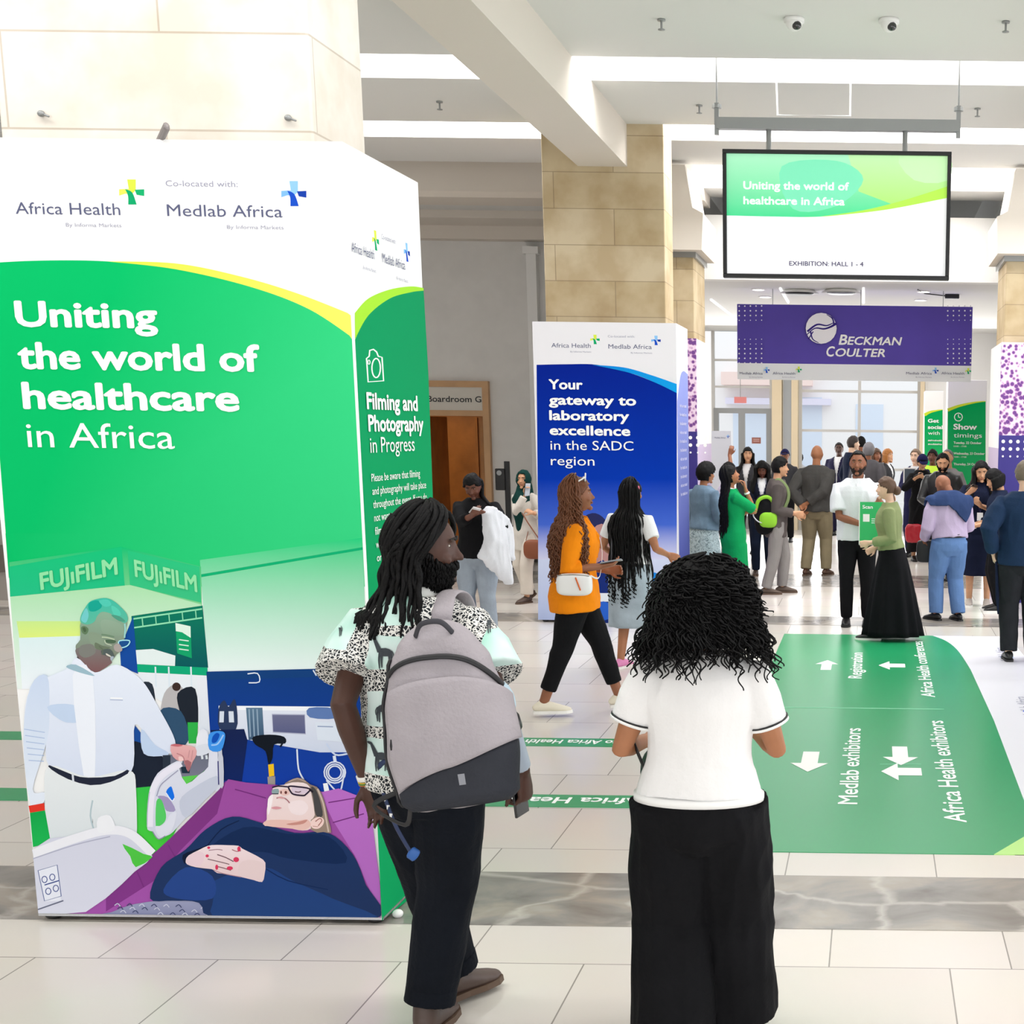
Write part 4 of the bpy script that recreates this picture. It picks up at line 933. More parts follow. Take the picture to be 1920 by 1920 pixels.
# ------------------------------------------------------------------ floor stickers
g_tape = mat('floor_green', '2F9A63', 0.35, spec=0.4)
def strip(label, y0, y1, body, xr, capf, xs=None):
    t = thing('floor_strip', label, 'floor sticker', (-2.9, (y0 + y1) / 2, 0))
    hh = (y1 - y0) / 2
    MB().box(-3.2, 1.98, -hh, hh, 0.0, 0.003).build('tape', g_tape, t)
    for bd, x_end, w in body:
        text(t, 'strip_lettering', bd, V((x_end, t.location.y + hh * 0.5, 0.003)), -X, -Y, w, hh * 1.0, M_wtext, 0.02, 0.001)
fx = lambda px, y: at_y(px, at_py(y), y)
def xat(px, yw):       # floor x of a photo column at a depth
    lo, hi = 806.0, 3000.0
    for _ in range(40):
        m = (lo + hi) / 2
        if at_floor(px, m).y > yw: lo = m
        else: hi = m
    return at_floor(px, lo).x
s1, s2 = at_floor(1080, 1400).y, at_floor(1080, 1385).y
s3, s4 = at_floor(1060, 1514).y, at_floor(1060, 1491).y
strip('green lettered floor strip farther from the camera, crossing behind the walking man', s1, s2, (('Way to Africa Health', xat(1215, (s1 + s2) / 2), xat(1215, (s1 + s2) / 2) - xat(985, (s1 + s2) / 2)), ('Gateway to Medlab Africa', xat(960, 8.7), 1.3)), 0, 0.6)
strip('green lettered floor strip nearest to the camera between the two people in front', s3, s4, (('Africa Health Conference', xat(1205, (s3 + s4) / 2), (xat(1205, 7.25) - xat(925, 7.25)) * 1.85),), 0, 0.6)

gs = thing('floor_graphic', 'big green floor graphic with white arrows and directions', 'floor sticker', (0.0, 10.0, 0))
gx0, gx1, gy0, gy1, gw = -0.86, 0.845, 6.39, 13.55, 1.45
MB().prism([(0.70, gy0 - 10), (gw + 0.1, gy0 - 10), (gw - 0.1, gy1 - 10), (0.3, gy1 - 10)], 'z', 0.0, 0.002).build('white_film', mat('white_film', 'E6E6EE', 0.35), gs)
pts = [(gx0, gy0), (0.60, gy0), (gx1, gy0 + 0.42), (gx1 + 0.02, 9.5), (gx1, 11.6)] + spline([(gx1, 11.6), (0.80, 12.6), (0.72, 13.2), (0.60, gy1)], 5)[1:] + [(gx0, gy1)]
MB().prism([(x, y - 10) for x, y in pts], 'z', 0.0, 0.003).build('green_film', mat('floor_green_film', '1E9C62', 0.3, spec=0.45), gs)
MB().prism([(0.60, gy0 - 10), (0.80, gy0 - 10), (gx1, gy0 + 0.42 - 10)], 'z', 0.0, 0.0035).build('lime_corner', mat('lime_film', 'B5E583', 0.35), gs)
def fpt(px, py): return at_floor(px, py, 0.003)
def gtext(body, x0, y0, x1, y1, wpx, m=M_wtext, bold=0.0):
    """lettering reading away from the camera: from photo point 0 to photo point 1 along the baseline, cap height wpx columns wide"""
    a, b2 = fpt(x0, y0), fpt(x1, y1)
    cap = (fpt(x0 + wpx, y0) - a).length
    text(gs, 'floor_lettering', body, V((a.x, a.y, 0.0032)), Y, -X, b2.y - a.y, cap, m, bold, 0.001)
gtext('Medlab exhibitors', 1607, 1508, 1611, 1366, 38, bold=0.012)
gtext('Africa Health exhibitors', 1812, 1542, 1768, 1352, 42, bold=0.012)
gtext('Registration', 1615, 1272, 1617, 1224, 26, bold=0.012)
gtext('Africa Health conferences', 1753, 1307, 1728, 1203, 26, bold=0.012)
AR = Print(lambda x, y: V((fpt(x, y).x, fpt(x, y).y, 0.0034)), (0, 0, 1), eps=0.0001)
def arrow_away(xc, yc, wd, hd, sh, left=False):
    """broad arrow lying on the floor, pointing to the left of the photo"""
def arrow(cx, cy, L, Wd, ang):
    """arrow on the floor in metres: centre at a photo point, pointing along ang (0 = away from the camera)"""
    c0 = fpt(cx, cy); P2 = [(-0.5, -0.22), (0.08, -0.22), (0.08, -0.5), (0.5, 0), (0.08, 0.5), (0.08, 0.22), (-0.5, 0.22)]
    base = len(AR.v)
    for u, v in P2:
        x, y = u * L, v * Wd
        AR.v.append(V((c0.x - x * math.sin(ang) + y * math.cos(ang), c0.y + x * math.cos(ang) + y * math.sin(ang), 0.0045))); AR.c.append(lin('F4F4F2'))
    AR.f.append(tuple(range(base, base + 7)))
_ar = arrow
def arrow(*a):
    global AR
    AR = Print(lambda x, y: V((fpt(x, y).x, fpt(x, y).y, 0.0034)), (0, 0, 1), eps=0.0001); _ar(*a); AR.build('white_arrow', gs)
arrow(1518, 1428, 0.52, 0.23, math.pi); arrow(1688, 1417, 0.50, 0.22, math.pi); arrow(1690, 1447, 0.24, 0.42, R90)
arrow(1550, 1247, 0.50, 0.20, 0.0); arrow(1672, 1248, 0.23, 0.42, R90)
AR = Print(lambda x, y: V((fpt(x, y).x, fpt(x, y).y, 0.0034)), (0, 0, 1), eps=0.0001)
for (xa, ya), (xb, yb) in (((1455, 1326), (1770, 1330)), ((1650, 1433), (1727, 1433))): AR.line([(xa, ya), (xb, yb)], 1.2, '8CD0AC')
AR.build('divider_lines', gs)
for px, py in ((1866, 1222), (1905, 1318)):
    cfl = fpt(px, py)
    F = Print(lambda a_, b2: V((cfl.x - b2, cfl.y - a_, 0.0028)), (0, 0, 1)); cross(F, 0.30, -0.08, 0.12, BLUES); F.build('emblem', gs)
    text(gs, 'show_name', 'Medlab Africa', V((cfl.x + 0.1, cfl.y - 0.5, 0.0022)), Y, -X, 0.75, 0.10, M_lgrey_t, 0.0, 0.001)

# ------------------------------------------------------------------ ceiling gear
def dome_camera(label, px, py):
    p = at_floor(px, py, cz); t = thing('dome_camera', label, 'security camera', (p.x, p.y, cz))
    MB().tube([(0, 0, -0.001), (0, 0, -0.03)], [0.075], 20, rnd=False).build('base', M_white, t, True)
    MB().ell((0, 0, -0.035), (0.06, 0.06, 0.055)).build('dome', M_white, t, True)
    MB().ell((0.02, -0.035, -0.058), (0.036, 0.03, 0.032)).build('lens', M_glassy, t, True)
dome_camera('white dome camera on the ceiling, the one nearer the long beam', 1489, 34)
dome_camera('white dome camera on the ceiling above the right half of the hanging screen', 1667, 36)
def sprinkler(label, px, py):
    p = at_floor(px, py, cz); t = thing('ceiling_sprinkler', label, 'sprinkler', (p.x, p.y, cz))
    MB().tube([(0, 0, 0), (0, 0, -0.012)], [0.03], 14, rnd=False).build('rosette', M_alu, t, True)
    m_ = MB(); m_.tube([(0, 0, -0.01), (0, 0, -0.07)], [0.008], 8); m_.tube([(0, 0, -0.07), (0, 0, -0.075)], [0.026], 12, rnd=False); m_.build('nozzle', M_alu, t, True)
G_ = 'ceiling sprinklers'
for lb, px, py in (('small sprinkler on the ceiling right of the long beam, left of the dome cameras', 1240, 36), ('small sprinkler on the ceiling at the right edge beyond the dome cameras', 1886, 40), ('small sprinkler on the ceiling between the bright stone pillar and the beam', 824, 190),
                   ('small sprinkler on the ceiling just left of the screen mount', 1311, 197), ('small sprinkler on the ceiling just right of the screen mount', 1833, 203)):
    sprinkler(lb, px, py)
def downlight(label, px, py, r=0.1):
    p = at_floor(px, py, lz); t = thing('ceiling_downlight', label, 'ceiling light', (p.x, p.y, lz))
    MB().tube([(0, 0, 0), (0, 0, -0.012)], [r], 20, rnd=False).build('trim_ring', M_white, t)
    MB().tube([(0, 0, -0.012), (0, 0, -0.015)], [r * 0.78], 18, rnd=False).build('diffuser', mat('lamp_glow', 'FFF8EE', 0.5, emit=6.0), t)
for lb, px, py in (('round downlight in the lobby ceiling, front left one', 1422, 542), ('round downlight in the lobby ceiling, second on the left', 1435, 556), ('round downlight in the lobby ceiling, front right one', 1732, 546), ('round downlight in the lobby ceiling, second on the right', 1726, 562)): downlight(lb, px, py)
for lb, px, py, mr in (('round dark-edged ceiling loudspeaker in the lobby', 1499, 544, M_dark), ('large round air diffuser in the lobby ceiling', 1577, 543, M_alu)):
    p = at_floor(px, py, lz); t = thing('ceiling_diffuser', lb, 'air vent', (p.x, p.y, lz))
    MB().tube([(0, 0, 0), (0, 0, -0.04)], [0.2, 0.27], 28, rnd=False).build('outer_ring', M_white, t, True); MB().tube([(0, 0, -0.04), (0, 0, -0.06)], [0.2, 0.17], 28, rnd=False).build('inner_cone', mr, t, True)
p = at_floor(1785, 552, lz); t = thing('projector_mount', 'small dark fitting with cables on the lobby ceiling at the right', 'fitting', (p.x, p.y, lz))
MB().box(-0.1, 0.1, -0.06, 0.06, -0.06, 0).build('housing', M_dark, t, bevel=0.01); MB().tube([(-0.1, 0, -0.02), (-0.4, -0.2, -0.01), (-0.5, -0.7, -0.01)], [0.008], 6).build('cable', M_dark, t)
M_stripmat = mat('white_light_strip', 'FFFFFF', 0.5, emit=1.2)
for lb, pa, pb2 in (('thin white strip light on the lobby ceiling, left slanting one', (1333, 561), (1381, 598)), ('thin white strip light on the lobby ceiling, middle one', (1463, 540), (1478, 566)), ('thin white strip light on the lobby ceiling over the banner', (1619, 540), (1619, 567))):
    a_, b2 = at_floor(*pa, lz - 0.01), at_floor(*pb2, lz - 0.01)
    t = thing('strip_light', lb, 'ceiling light', a_)
    MB().tube([(0, 0, -0.005), b2 - a_ + V((0, 0, -0.005))], [0.02], 6).build('tube_light', M_stripmat, t)
# spotlight arm behind the top of the big box, wire and clips at the pillar
t = thing('spotlight_arm', 'grey slanted lamp arm on top of the big green box', 'lamp', at_y(292, 262, 5.42))
MB().tube([(0, 0, -0.03), at_y(312, 238, 5.3) - at_y(292, 262, 5.42)], [(0.018, 0.012)], 10).build('arm', mat('taupe_metal', '8C8584', 0.5, metal=0.3), t)
MB().tube([(0, 0.03, -0.07), (0, 0.03, -0.02)], [0.02], 8).build('clamp', M_alu, t)
for lb, px, py in (('small clip on the bright pillar above the big box, left one', 77, 213), ('small clip on the bright pillar above the big box, right one', 540, 221)):
    t = thing('wall_clip', lb, 'clip', at_y(px, py, 5.55)); m_ = MB(); m_.ell((0, 0, 0), (0.014, 0.012, 0.012)); m_.tube([(0, 0, 0), (0.03, -0.004, -0.01)], [0.004], 6); m_.build('clip_body', M_alu, t, True)

# ------------------------------------------------------------------ scanner post and benches by the boardroom
p = at_floor(957, 1066); ts = thing('scanner_post', 'slim black post with a scanner head beside the boardroom door', 'scanner', p)
hz = at_y(957, 865, p.y).z
MB().box(-0.2, 0.2, -0.15, 0.15, 0, 0.03).build('base', M_dark, ts, bevel=0.005)
MB().box(-0.035, 0.035, -0.025, 0.025, 0.03, hz).build('post', M_dark, ts, bevel=0.004)
MB().box(-0.16, -0.02, -0.05, 0.0, hz - 0.4, hz - 0.1).build('scanner_head', M_dark, ts, bevel=0.012); MB().tube([(-0.1, -0.055, hz - 0.16), (-0.1, -0.051, hz - 0.16)], [0.035], 14, rnd=False).build('lens', M_alu, ts)
MB().box(-0.05, 0.22, -0.12, 0.0, hz - 0.92, hz - 0.89).build('tray', M_dark, ts, bevel=0.005)
bt = thing('wall_bench', 'low pale bench in front of the grey wall beside the boardroom door', 'bench', (-4.35, 20.28, 0))
MB().box(-0.9, 0.9, -0.25, 0.25, 0.36, 0.44).build('seat', mat('pale_stone_bench', 'D9D5CE', 0.5), bt, bevel=0.01); 
for x in (-0.75, 0.75): MB().box(x - 0.06, x + 0.06, -0.2, 0.2, 0, 0.36).build('support', M_plaster, bt)
# counter on the far left, seen past the big box
ct_ = thing('wall_counter', 'grey stone counter by the far left wall beyond the big box', 'counter', (-10.3, 15.4, 0))
MB().box(-0.9, 2.6, 0, 0.6, 0, 0.9).build('body', mat('taupe_stone', 'A69F98', 0.6), ct_); MB().box(-0.95, 2.65, -0.05, 0.65, 0.9, 0.97).build('top', M_plaster, ct_); MB().box(-0.9, 2.6, -0.03, 0, 0.32, 0.62).build('dark_band', mat('brown_band', '6E655D', 0.5), ct_)
# ------------------------------------------------------------------ people
HB = 1.75     # the figure is laid out for this height and scaled
def rx(a): return Matrix.Rotation(math.radians(a), 3, 'X')
def ry(a): return Matrix.Rotation(math.radians(a), 3, 'Y')
def rz(a): return Matrix.Rotation(math.radians(a), 3, 'Z')
PROF = {  # height, half width, half depth, forward offset
 'm': [(0.80, .155, .11, -.01), (0.90, .168, .122, -.015), (1.00, .160, .115, -.005), (1.10, .152, .108, .0), (1.20, .160, .112, .0), (1.30, .176, .118, .0), (1.36, .178, .112, -.005), (1.41, .158, .095, -.01), (1.45, .112, .076, -.01), (1.49, .064, .06, -.008)],
 'f': [(0.80, .160, .115, -.01), (0.90, .176, .128, -.018), (0.98, .166, .118, -.008), (1.08, .134, .098, .0), (1.16, .134, .1, .004), (1.27, .152, .12, .012), (1.34, .154, .108, .002), (1.40, .136, .088, -.01), (1.445, .092, .068, -.01), (1.485, .056, .054, -.008)]}
def prof_at(sex, z):
    P = PROF[sex]
    if z <= P[0][0]: return P[0][1:]
    for a, b in zip(P, P[1:]):
        if z <= b[0]:
            t = (z - a[0]) / (b[0] - a[0]); return tuple(a[i] + (b[i] - a[i]) * t for i in (1, 2, 3))
    return P[-1][1:]
def ik(S, T, l1, l2, pole):
    S, T = V(S), V(T); d = T - S; L = min(d.length, (l1 + l2) * 0.999); d.normalize(); T = S + d * L
    a = (l1 * l1 - l2 * l2 + L * L) / (2 * L); h = math.sqrt(max(0, l1 * l1 - a * a))
    p = V(pole); p = p - d * p.dot(d)
    if p.length < 1e-5: p = d.orthogonal()
    return S + d * a + p.normalized() * h, T
def head_pt(d, g=1.0):
    """point of the skull in head space for a unit direction (y is the face)"""
    x, y, z = d
    px, py, pz = .079 * x, .099 * y, .118 * z
    if z < 0:
        t = -z; px *= 1 - .30 * t ** 1.4; py = py * (1 - .12 * t) + .02 * t
        if y > 0: pz *= 1.0
    if y > 0: py *= .95
    return V((px * g, py * g, pz * g))

class Person:
    def __init__(s, label, foot, head_y, yaw, skin, sex='f', lean=(0, 0, 0), head=(0, 0, 0), lh=None, rh=None, lp=None, rp=None, la=None, ra=None, lt=0, rt=0,
                 w=1.0, voxel=.008, curl=(25, 25), palm=(None, None), hdir=(None, None), at_Y=None, height=None, group=None, shoe=None, hips=0.0, face=True, lpt=0, rpt=0):
        s.sex = sex; s.voxel = voxel; s.w = w; s.skin = skin
        if at_Y is None: g = at_floor(*foot)
        else: g = V((at_y(foot[0], 900, at_Y).x, at_Y, 0))
        s.base = V((g.x, g.y, 0))
        H = height or at_y(foot[0], head_y, g.y).z
        s.H = H; s.k = k = H / HB; s.yaw = yaw
        s.Rw = rz(yaw)
        s.root = thing('person', label, 'person', s.base, math.radians(yaw), group)
        s.RL = rz(lean[2]) @ ry(lean[1]) @ rx(-lean[0])
        s.piv = V((0, 0, 0.95 - hips))
        s.hips = hips
        s.RH = s.RL @ rz(head[0]) @ ry(head[2]) @ rx(-head[1])
        s.Hp = s.T((0, -.008, 1.52)); s.Hc = s.Hp + s.RH @ V((0, .028, .105))
        sw = (.178 if sex == 'm' else .158) * w
        s.S = {'l': s.T((-sw, -.005, 1.375)), 'r': s.T((sw, -.005, 1.375))}
        s.l1, s.l2 = (.295, .265) if sex == 'm' else (.28, .25)
        s.E, s.W = {}, {}
        for sd, t, p, sg in (('l', lh, lp, -1), ('r', rh, rp, 1)):
            if t is None: t = (sg * (sw + .06), .03, .865 - hips)
            t = s.loc(t)
            s.E[sd], s.W[sd] = ik(s.S[sd], t, s.l1, s.l2, p or (sg * .35, -1, -.15))
        hw = .088 if sex == 'm' else .092
        s.hip = {'l': V((-hw, 0, .92 - hips)), 'r': V((hw, 0, .92 - hips))}
        s.K, s.A = {}, {}
        s.toe = {'l': lt, 'r': rt}; s.tp = {'l': lpt, 'r': rpt}
        for sd, t, sg in (('l', la, -1), ('r', ra, 1)):
            if t is None: t = (sg * .105, -.03, .09)
            s.K[sd], s.A[sd] = ik(s.hip[sd], s.loc(t), .43, .415, (sg * .08, 1, 0))
        s.curl = {'l': curl[0], 'r': curl[1]}; s.palm = {'l': palm[0], 'r': palm[1]}; s.hdir = {'l': hdir[0], 'r': hdir[1]}
        s.hand = {}
        s.face = face
        s.body(); 
        if shoe: s.shoes(shoe)
        if face: s.features()
    # -- spaces
    def T(s, p):
        p = V(p)
        if p.z <= s.piv.z: return p
        f = min(1, (p.z + s.hips - .95) / .12) if False else 1
        q = V((p.x, p.y, p.z - s.hips))
        return s.piv + s.RL @ (q - s.piv)
    def loc(s, t):
        """('px', x, y, dy) is a photo point taken dy metres behind the figure; everything else is figure space already"""
        if isinstance(t[0], str):
            p = at_y(t[1], t[2], s.base.y + t[3])
            return (s.Rw.transposed() @ (p - s.base)) / s.k
        return V(t)
    def world(s, p): return s.base + s.Rw @ (V(p) * s.k)
    def add(s, name, mb, m, parent=None, smooth=True):
        me = mb.mesh(s.k) if isinstance(mb, MB) else mb
        return link(name, me, m, parent or s.root, smooth)
    # -- skin
    def torso_rings(s, z0, z1, ease=0.0, sy=1.0, n=9, wmul=1.0, flare=0.0, extra=None):
        pts, rad = [], []
        for i in range(n + 1):
            z = z0 + (z1 - z0) * i / n
            a, b, o = prof_at(s.sex, z)
            f = flare * max(0, (1.15 - z)) if flare else 0
            if z < .80: f += 0
            a2 = a * (s.w if z < 1.44 else 1) * wmul + ease + f; b2 = b * (s.w if z < 1.44 else 1) * sy + ease + f * .8
            if extra: a2, b2 = extra(z, a2, b2)
            pts.append(s.T((0, o, z))); rad.append((a2, b2))
        return pts, rad
    def body(s):
        m = MB()
        p, r = s.torso_rings(.885, 1.485, -.012, .95); m.tube(p, r, 20, (1, 0, 0))
        m.tube([s.T((0, -.012, 1.43)), s.T((0, -.008, 1.50)), s.Hp + s.RH @ V((0, .005, .03)), s.Hc + s.RH @ V((0, -.015, -.04))], [(.062, .058), (.054, .054), (.052, .054), (.05, .05)] if s.sex == 'm' else [(.052, .05), (.045, .046), (.044, .046), (.044, .045)], 14, (1, 0, 0))
        for sd in 'lr':
            fat = s.w if s.w > 1 else 1
            S, E, W = s.S[sd], s.E[sd], s.W[sd]
            u = .05 if s.sex == 'm' else .044
            m.tube([S, S.lerp(E, .35), S.lerp(E, .7), E, E.lerp(W, .3), E.lerp(W, .65), W], [u * fat, u * .98 * fat, u * .84 * fat, u * .78, u * .8, u * .66, (.027, .024)], 12)
            s.build_hand(m, sd)
            H, K, A = s.hip[sd], s.K[sd], s.A[sd]
            m.tube([H, H.lerp(K, .4), K, K.lerp(A, .3), K.lerp(A, .7), A], [.082 * fat, .075 * fat, .052, .052, .042, .036], 12)
            f = rz(s.toe[sd]) @ rx(-s.tp[sd])
            m.tube([A + f @ V((0, -.03, -.035)), A + f @ V((0, .06, -.05)), A + f @ V((0, .14, -.062))], [(.032, .03), (.036, .024), (.034, .016)], 10, (1, 0, 0))
        # head
        hv, hf = ball(28, 22); m.add([s.Hc + s.RH @ head_pt(d) for d in hv], hf)
        hd = lambda p: s.Hc + s.RH @ V(p)
        nb = .017 if s.sex == 'm' else .0145
        m.tube([hd((0, .084, .022)), hd((0, .097, -.008)), hd((0, .108, -.024))], [.008, .0105, .0125], 8)
        for sx in (-1, 1):
            m.ell(hd((sx * .011, .097, -.028)), (.009, .009, .007), s.RH, 8, 6)
            m.ell(hd((sx * .077, -.008, -.004)), (.009, .019, .03), s.RH @ rz(sx * -18), 10, 8)
            m.ell(hd((sx * .032, .082, .033)), (.02, .01, .007), s.RH, 8, 6)
            m.ell(hd((sx * .04, .07, -.03)), (.022, .018, .02), s.RH, 8, 6)
        m.ell(hd((0, .088, -.052)), (.02, .012, .0065), s.RH, 10, 6); m.ell(hd((0, .086, -.063)), (.018, .012, .0065), s.RH, 10, 6)
        m.ell(hd((0, .078, -.098)), (.024, .02, .017), s.RH, 10, 8)
        me = remesh(m, s.voxel * .85, s.k, 3)
        # eye sockets
        n = len(me.vertices); co = np.empty(n * 3); me.vertices.foreach_get('co', co); co = co.reshape(-1, 3)
        fw = np.array(s.RH @ V((0, 1, 0)))
        for sx in (-1, 1):
            e = np.array(hd((sx * .031, .09, .015))) * s.k
            d2 = ((co - e) ** 2).sum(1); co -= fw[None] * (.008 * s.k * np.exp(-d2 / (2 * (.012 * s.k) ** 2)))[:, None]
        me.vertices.foreach_set('co', co.ravel()); me.update()
        s.add('body', me, s.skin)
    def build_hand(s, m, sd):
        sg = -1 if sd == 'l' else 1
        W = s.W[sd]; d = V(s.hdir[sd]).normalized() if s.hdir[sd] else (W - s.E[sd]).normalized()
        n = V(s.palm[sd]) if s.palm[sd] else V((-sg, .25, 0))
        n = (n - d * n.dot(d)); n = n.normalized() if n.length > .01 else d.orthogonal().normalized()
        sv = d.cross(n)                      # towards the index or the little finger
        th = sv if sd == 'l' else -sv        # thumb side
        m.tube([W - d * .02, W + d * .02, W + d * .055, W + d * .088], [(.025, .022), (.033, .018), (.04, .0165), (.039, .0145)], 12, sv)
        c = s.curl[sd]
        for i, (o, L) in enumerate(((.029, .072), (.0098, .08), (-.0098, .075), (-.028, .058))):
            a0 = th * o; p = W + d * .08 + a0; pts = [W + d * .05 + a0 * .9, p]; dd = (d + th * o * 1.6).normalized()
            for j, f in enumerate((.45, .32, .26)):
                dd = Matrix.Rotation(math.radians(c * (0.75, 1.1, .8)[j]), 3, d.cross(n)) @ dd
                p = p + dd * L * f; pts.append(p)
            m.tube(pts, [.0085, .0085, .0078, .0072, .006], 7)
            if i == 1: s.tip = p
        t0 = W + d * .022 + th * .022; t1 = t0 + (d * .6 + th * .62 + n * .3).normalized() * .042; t2 = t1 + (d * .85 + th * .25 + n * .4).normalized() * .032
        m.tube([W + d * .01 + th * .008, t0, t1, t2, t2 + (d * .9 + n * .35).normalized() * .022], [.014, .013, .0105, .009, .007], 8)
        s.hand[sd] = dict(W=W, d=d, n=n, th=th, c=W + d * .075 + n * .022)
    def features(s):
        hd = lambda p: s.Hc + s.RH @ V(p)
        e = MB(); b = MB(); l = MB()
        for sx in (-1, 1):
            e.ell(hd((sx * .031,   .0728, .0135)), (.0112, .0070, .0056), s.RH, 12, 8, 0); e.ell(hd((sx * .031, .0780, .0135)), (.0055, .0028, .0052), s.RH, 10, 6, 1)
            b.tube([hd((sx * .015, .0925, .032)), hd((sx * .03, .0915, .039)), hd((sx * .048, .08, .034))], [.0035, .0042, .0025], 6)
        l.tube([hd((-.021, .09, -.0565)), hd((-.008, .0985, -.054)), hd((.008, .0985, -.054)), hd((.021, .09, -.0565))], [(.003, .004)], 6); l.tube([hd((-.017, .091, -.0605)), hd((0, .0975, -.0645)), hd((.017, .091, -.0605))], [(.003, .0045)], 6)
        o = s.add('eyes', e, [mat('eye_white', 'C4BCB2', 0.5), mat('eye_dark', '1C120C', 0.2)])
        s.add('eyebrows', b, mat('brow_hair', '1A1310', 0.8)); s.add('lips', l, mat('lip_' + s.skin.name, tuple(min(255, int(x)) for x in LIPS[s.skin.name]), 0.45))
    # -- clothing
    def sleeve(s, m, sd, f, r0, r1, end=0.0):
        """sleeve down to fraction f of the arm (1 = elbow, 2 = wrist)"""
        S, E, W = s.S[sd], s.E[sd], s.W[sd]
        ins = s.T((0, -.005, 1.365)).lerp(S, .6)
        ra = min(r0, .066); pts = [ins, S + (S - ins) * .05]; rr = [ra, ra * 1.04]
        for t in (.3, .6, 1.0, 1.3, 1.65, 1.97):
            if t <= f + 1e-6: pts.append(S.lerp(E, t) if t <= 1 else E.lerp(W, t - 1)); rr.append(r0 + (r1 - r0) * t / f)
        pts.append(S.lerp(E, f) if f <= 1 else E.lerp(W, f - 1)); rr.append(r1)
        m.tube(pts, rr, 14, rnd=False)
    def top(s, name, m, sleeve=0.5, hem=.86, ease=.016, r0=.066, r1=None, flare=0.0, fold=.005, neck=1.475, sy=1.0, wmul=1.0, low=None, openw=None, col=None, fscale=(9, 9, 4), extra=None, par=None):
        mb = MB()
        p, r = s.torso_rings(hem, neck, ease, sy, 14, wmul, flare, extra)
        if low:    # skirt part of a dress or coat: (hem height, radius x, radius y)
            lp, lr = [], []
            for i in range(8):
                t = i / 8; z = low[0] + (hem - low[0]) * t
                lp.append(V((low[3] if len(low) > 3 else 0, (low[4] if len(low) > 4 else 0) * (1 - t), z))); lr.append((low[1] + (r[0][0] - low[1]) * t ** .8, low[2] + (r[0][1] - low[2]) * t ** .8))
            p, r = lp + p, lr + r
        mb.tube(p, r, 28, (1, 0, 0), rnd=False)
        r1 = r1 or r0 * .9
        if s.sex == 'f': r0 *= .92
        if sleeve:
            sl = sleeve if isinstance(sleeve, (tuple, list)) else (sleeve, sleeve)
            for sd, f in zip('lr', sl):
                if f: s.sleeve(mb, sd, f, r0 * (s.w if s.w > 1 else 1), r1)
        me = remesh(mb, s.voxel, s.k, 3)
        crumple(me, fold * s.k, fscale, len(s.root.name) + s.base.x * 7)
        if openw:   # open front: cut a wedge from the chest downward
            import bmesh
            bm = bmesh.new(); bm.from_mesh(me); inv = s.RL.transposed(); kill = []
            for f in bm.faces:
                q = inv @ (f.calc_center_median() / s.k - s.piv) + s.piv
                if q.y > .0 and abs(q.x) < openw(q.z): kill.append(f)
            bmesh.ops.delete(bm, geom=kill, context='FACES'); bm.to_mesh(me); bm.free()
        o = s.add(name, me, m, par)
        if openw:
            so = o.modifiers.new('thickness', 'SOLIDIFY'); so.thickness = .008 * s.k; so.offset = -1
        return o
    def trousers(s, name, m, hem=.07, waist=1.02, r=(.098, .078, .058), ease=.012, fold=.005, cuff=None, wide=1.0, par=None):
        mb = MB(); f = s.w if s.w > 1 else 1
        z0 = .86 - s.hips
        pts, rad = [], []
        for i in range(8):
            z = .765 + (waist - .765) * i / 7; a, b, o = prof_at(s.sex, z); tp = min(1, .74 + (z - .765) * 4.4); pts.append(V((0, o, z - s.hips)) if z < .96 else s.T((0, o, z))); rad.append(((a * s.w + ease) * tp, (b * s.w + ease) * tp))
        mb.tube(pts, rad, 24, (1, 0, 0), rnd=False)
        for sd in 'lr':
            H, K, A = s.hip[sd], s.K[sd], s.A[sd]
            e = (A - K).normalized(); L = (A - K).length
            pts = [H + V((0, -.01, .02)), H.lerp(K, .25), H.lerp(K, .6), K]; rr = [r[0] * f, r[0] * .99 * f, (r[0] * .45 + r[1] * .55) * f, r[1]]
            if hem < .45:
                t = 1 - max(0, (hem - .07)) / .41
                for q in (.3, .65, 1): pts.append(K.lerp(A, q * t)); rr.append(r[1] + (r[2] - r[1]) * q)
            else:
                pts = pts[:3]; rr = rr[:3]; q = (H.z - hem) / max(.05, (H.z - K.z)); pts.append(H.lerp(K, min(1, q))); rr.append(r[2])
            mb.tube(pts, rr, 16, (1, 0, 0), rnd=False)
        me = remesh(mb, s.voxel, s.k, 3); crumple(me, fold * s.k, (10, 10, 5), s.base.y * 3)
        return s.add(name, me, m, par)
    def overlay(s, name, m, src, pred, off, th=.008):
        """a second layer lying on another garment where pred(figure-space point) holds"""
        import bmesh
        bm = bmesh.new(); bm.from_mesh(src.data); bm.normal_update(); inv = s.RL.transposed()
        kill = [f for f in bm.faces if not pred(inv @ (f.calc_center_median() / s.k - s.piv) + s.piv)]
        bmesh.ops.delete(bm, geom=kill, context='FACES')
        for v in bm.verts: v.co += v.normal * off
        me = bpy.data.meshes.new('x'); bm.to_mesh(me); bm.free()
        o = s.add(name, me, m); so = o.modifiers.new('thickness', 'SOLIDIFY'); so.thickness = th; so.offset = 1; return o
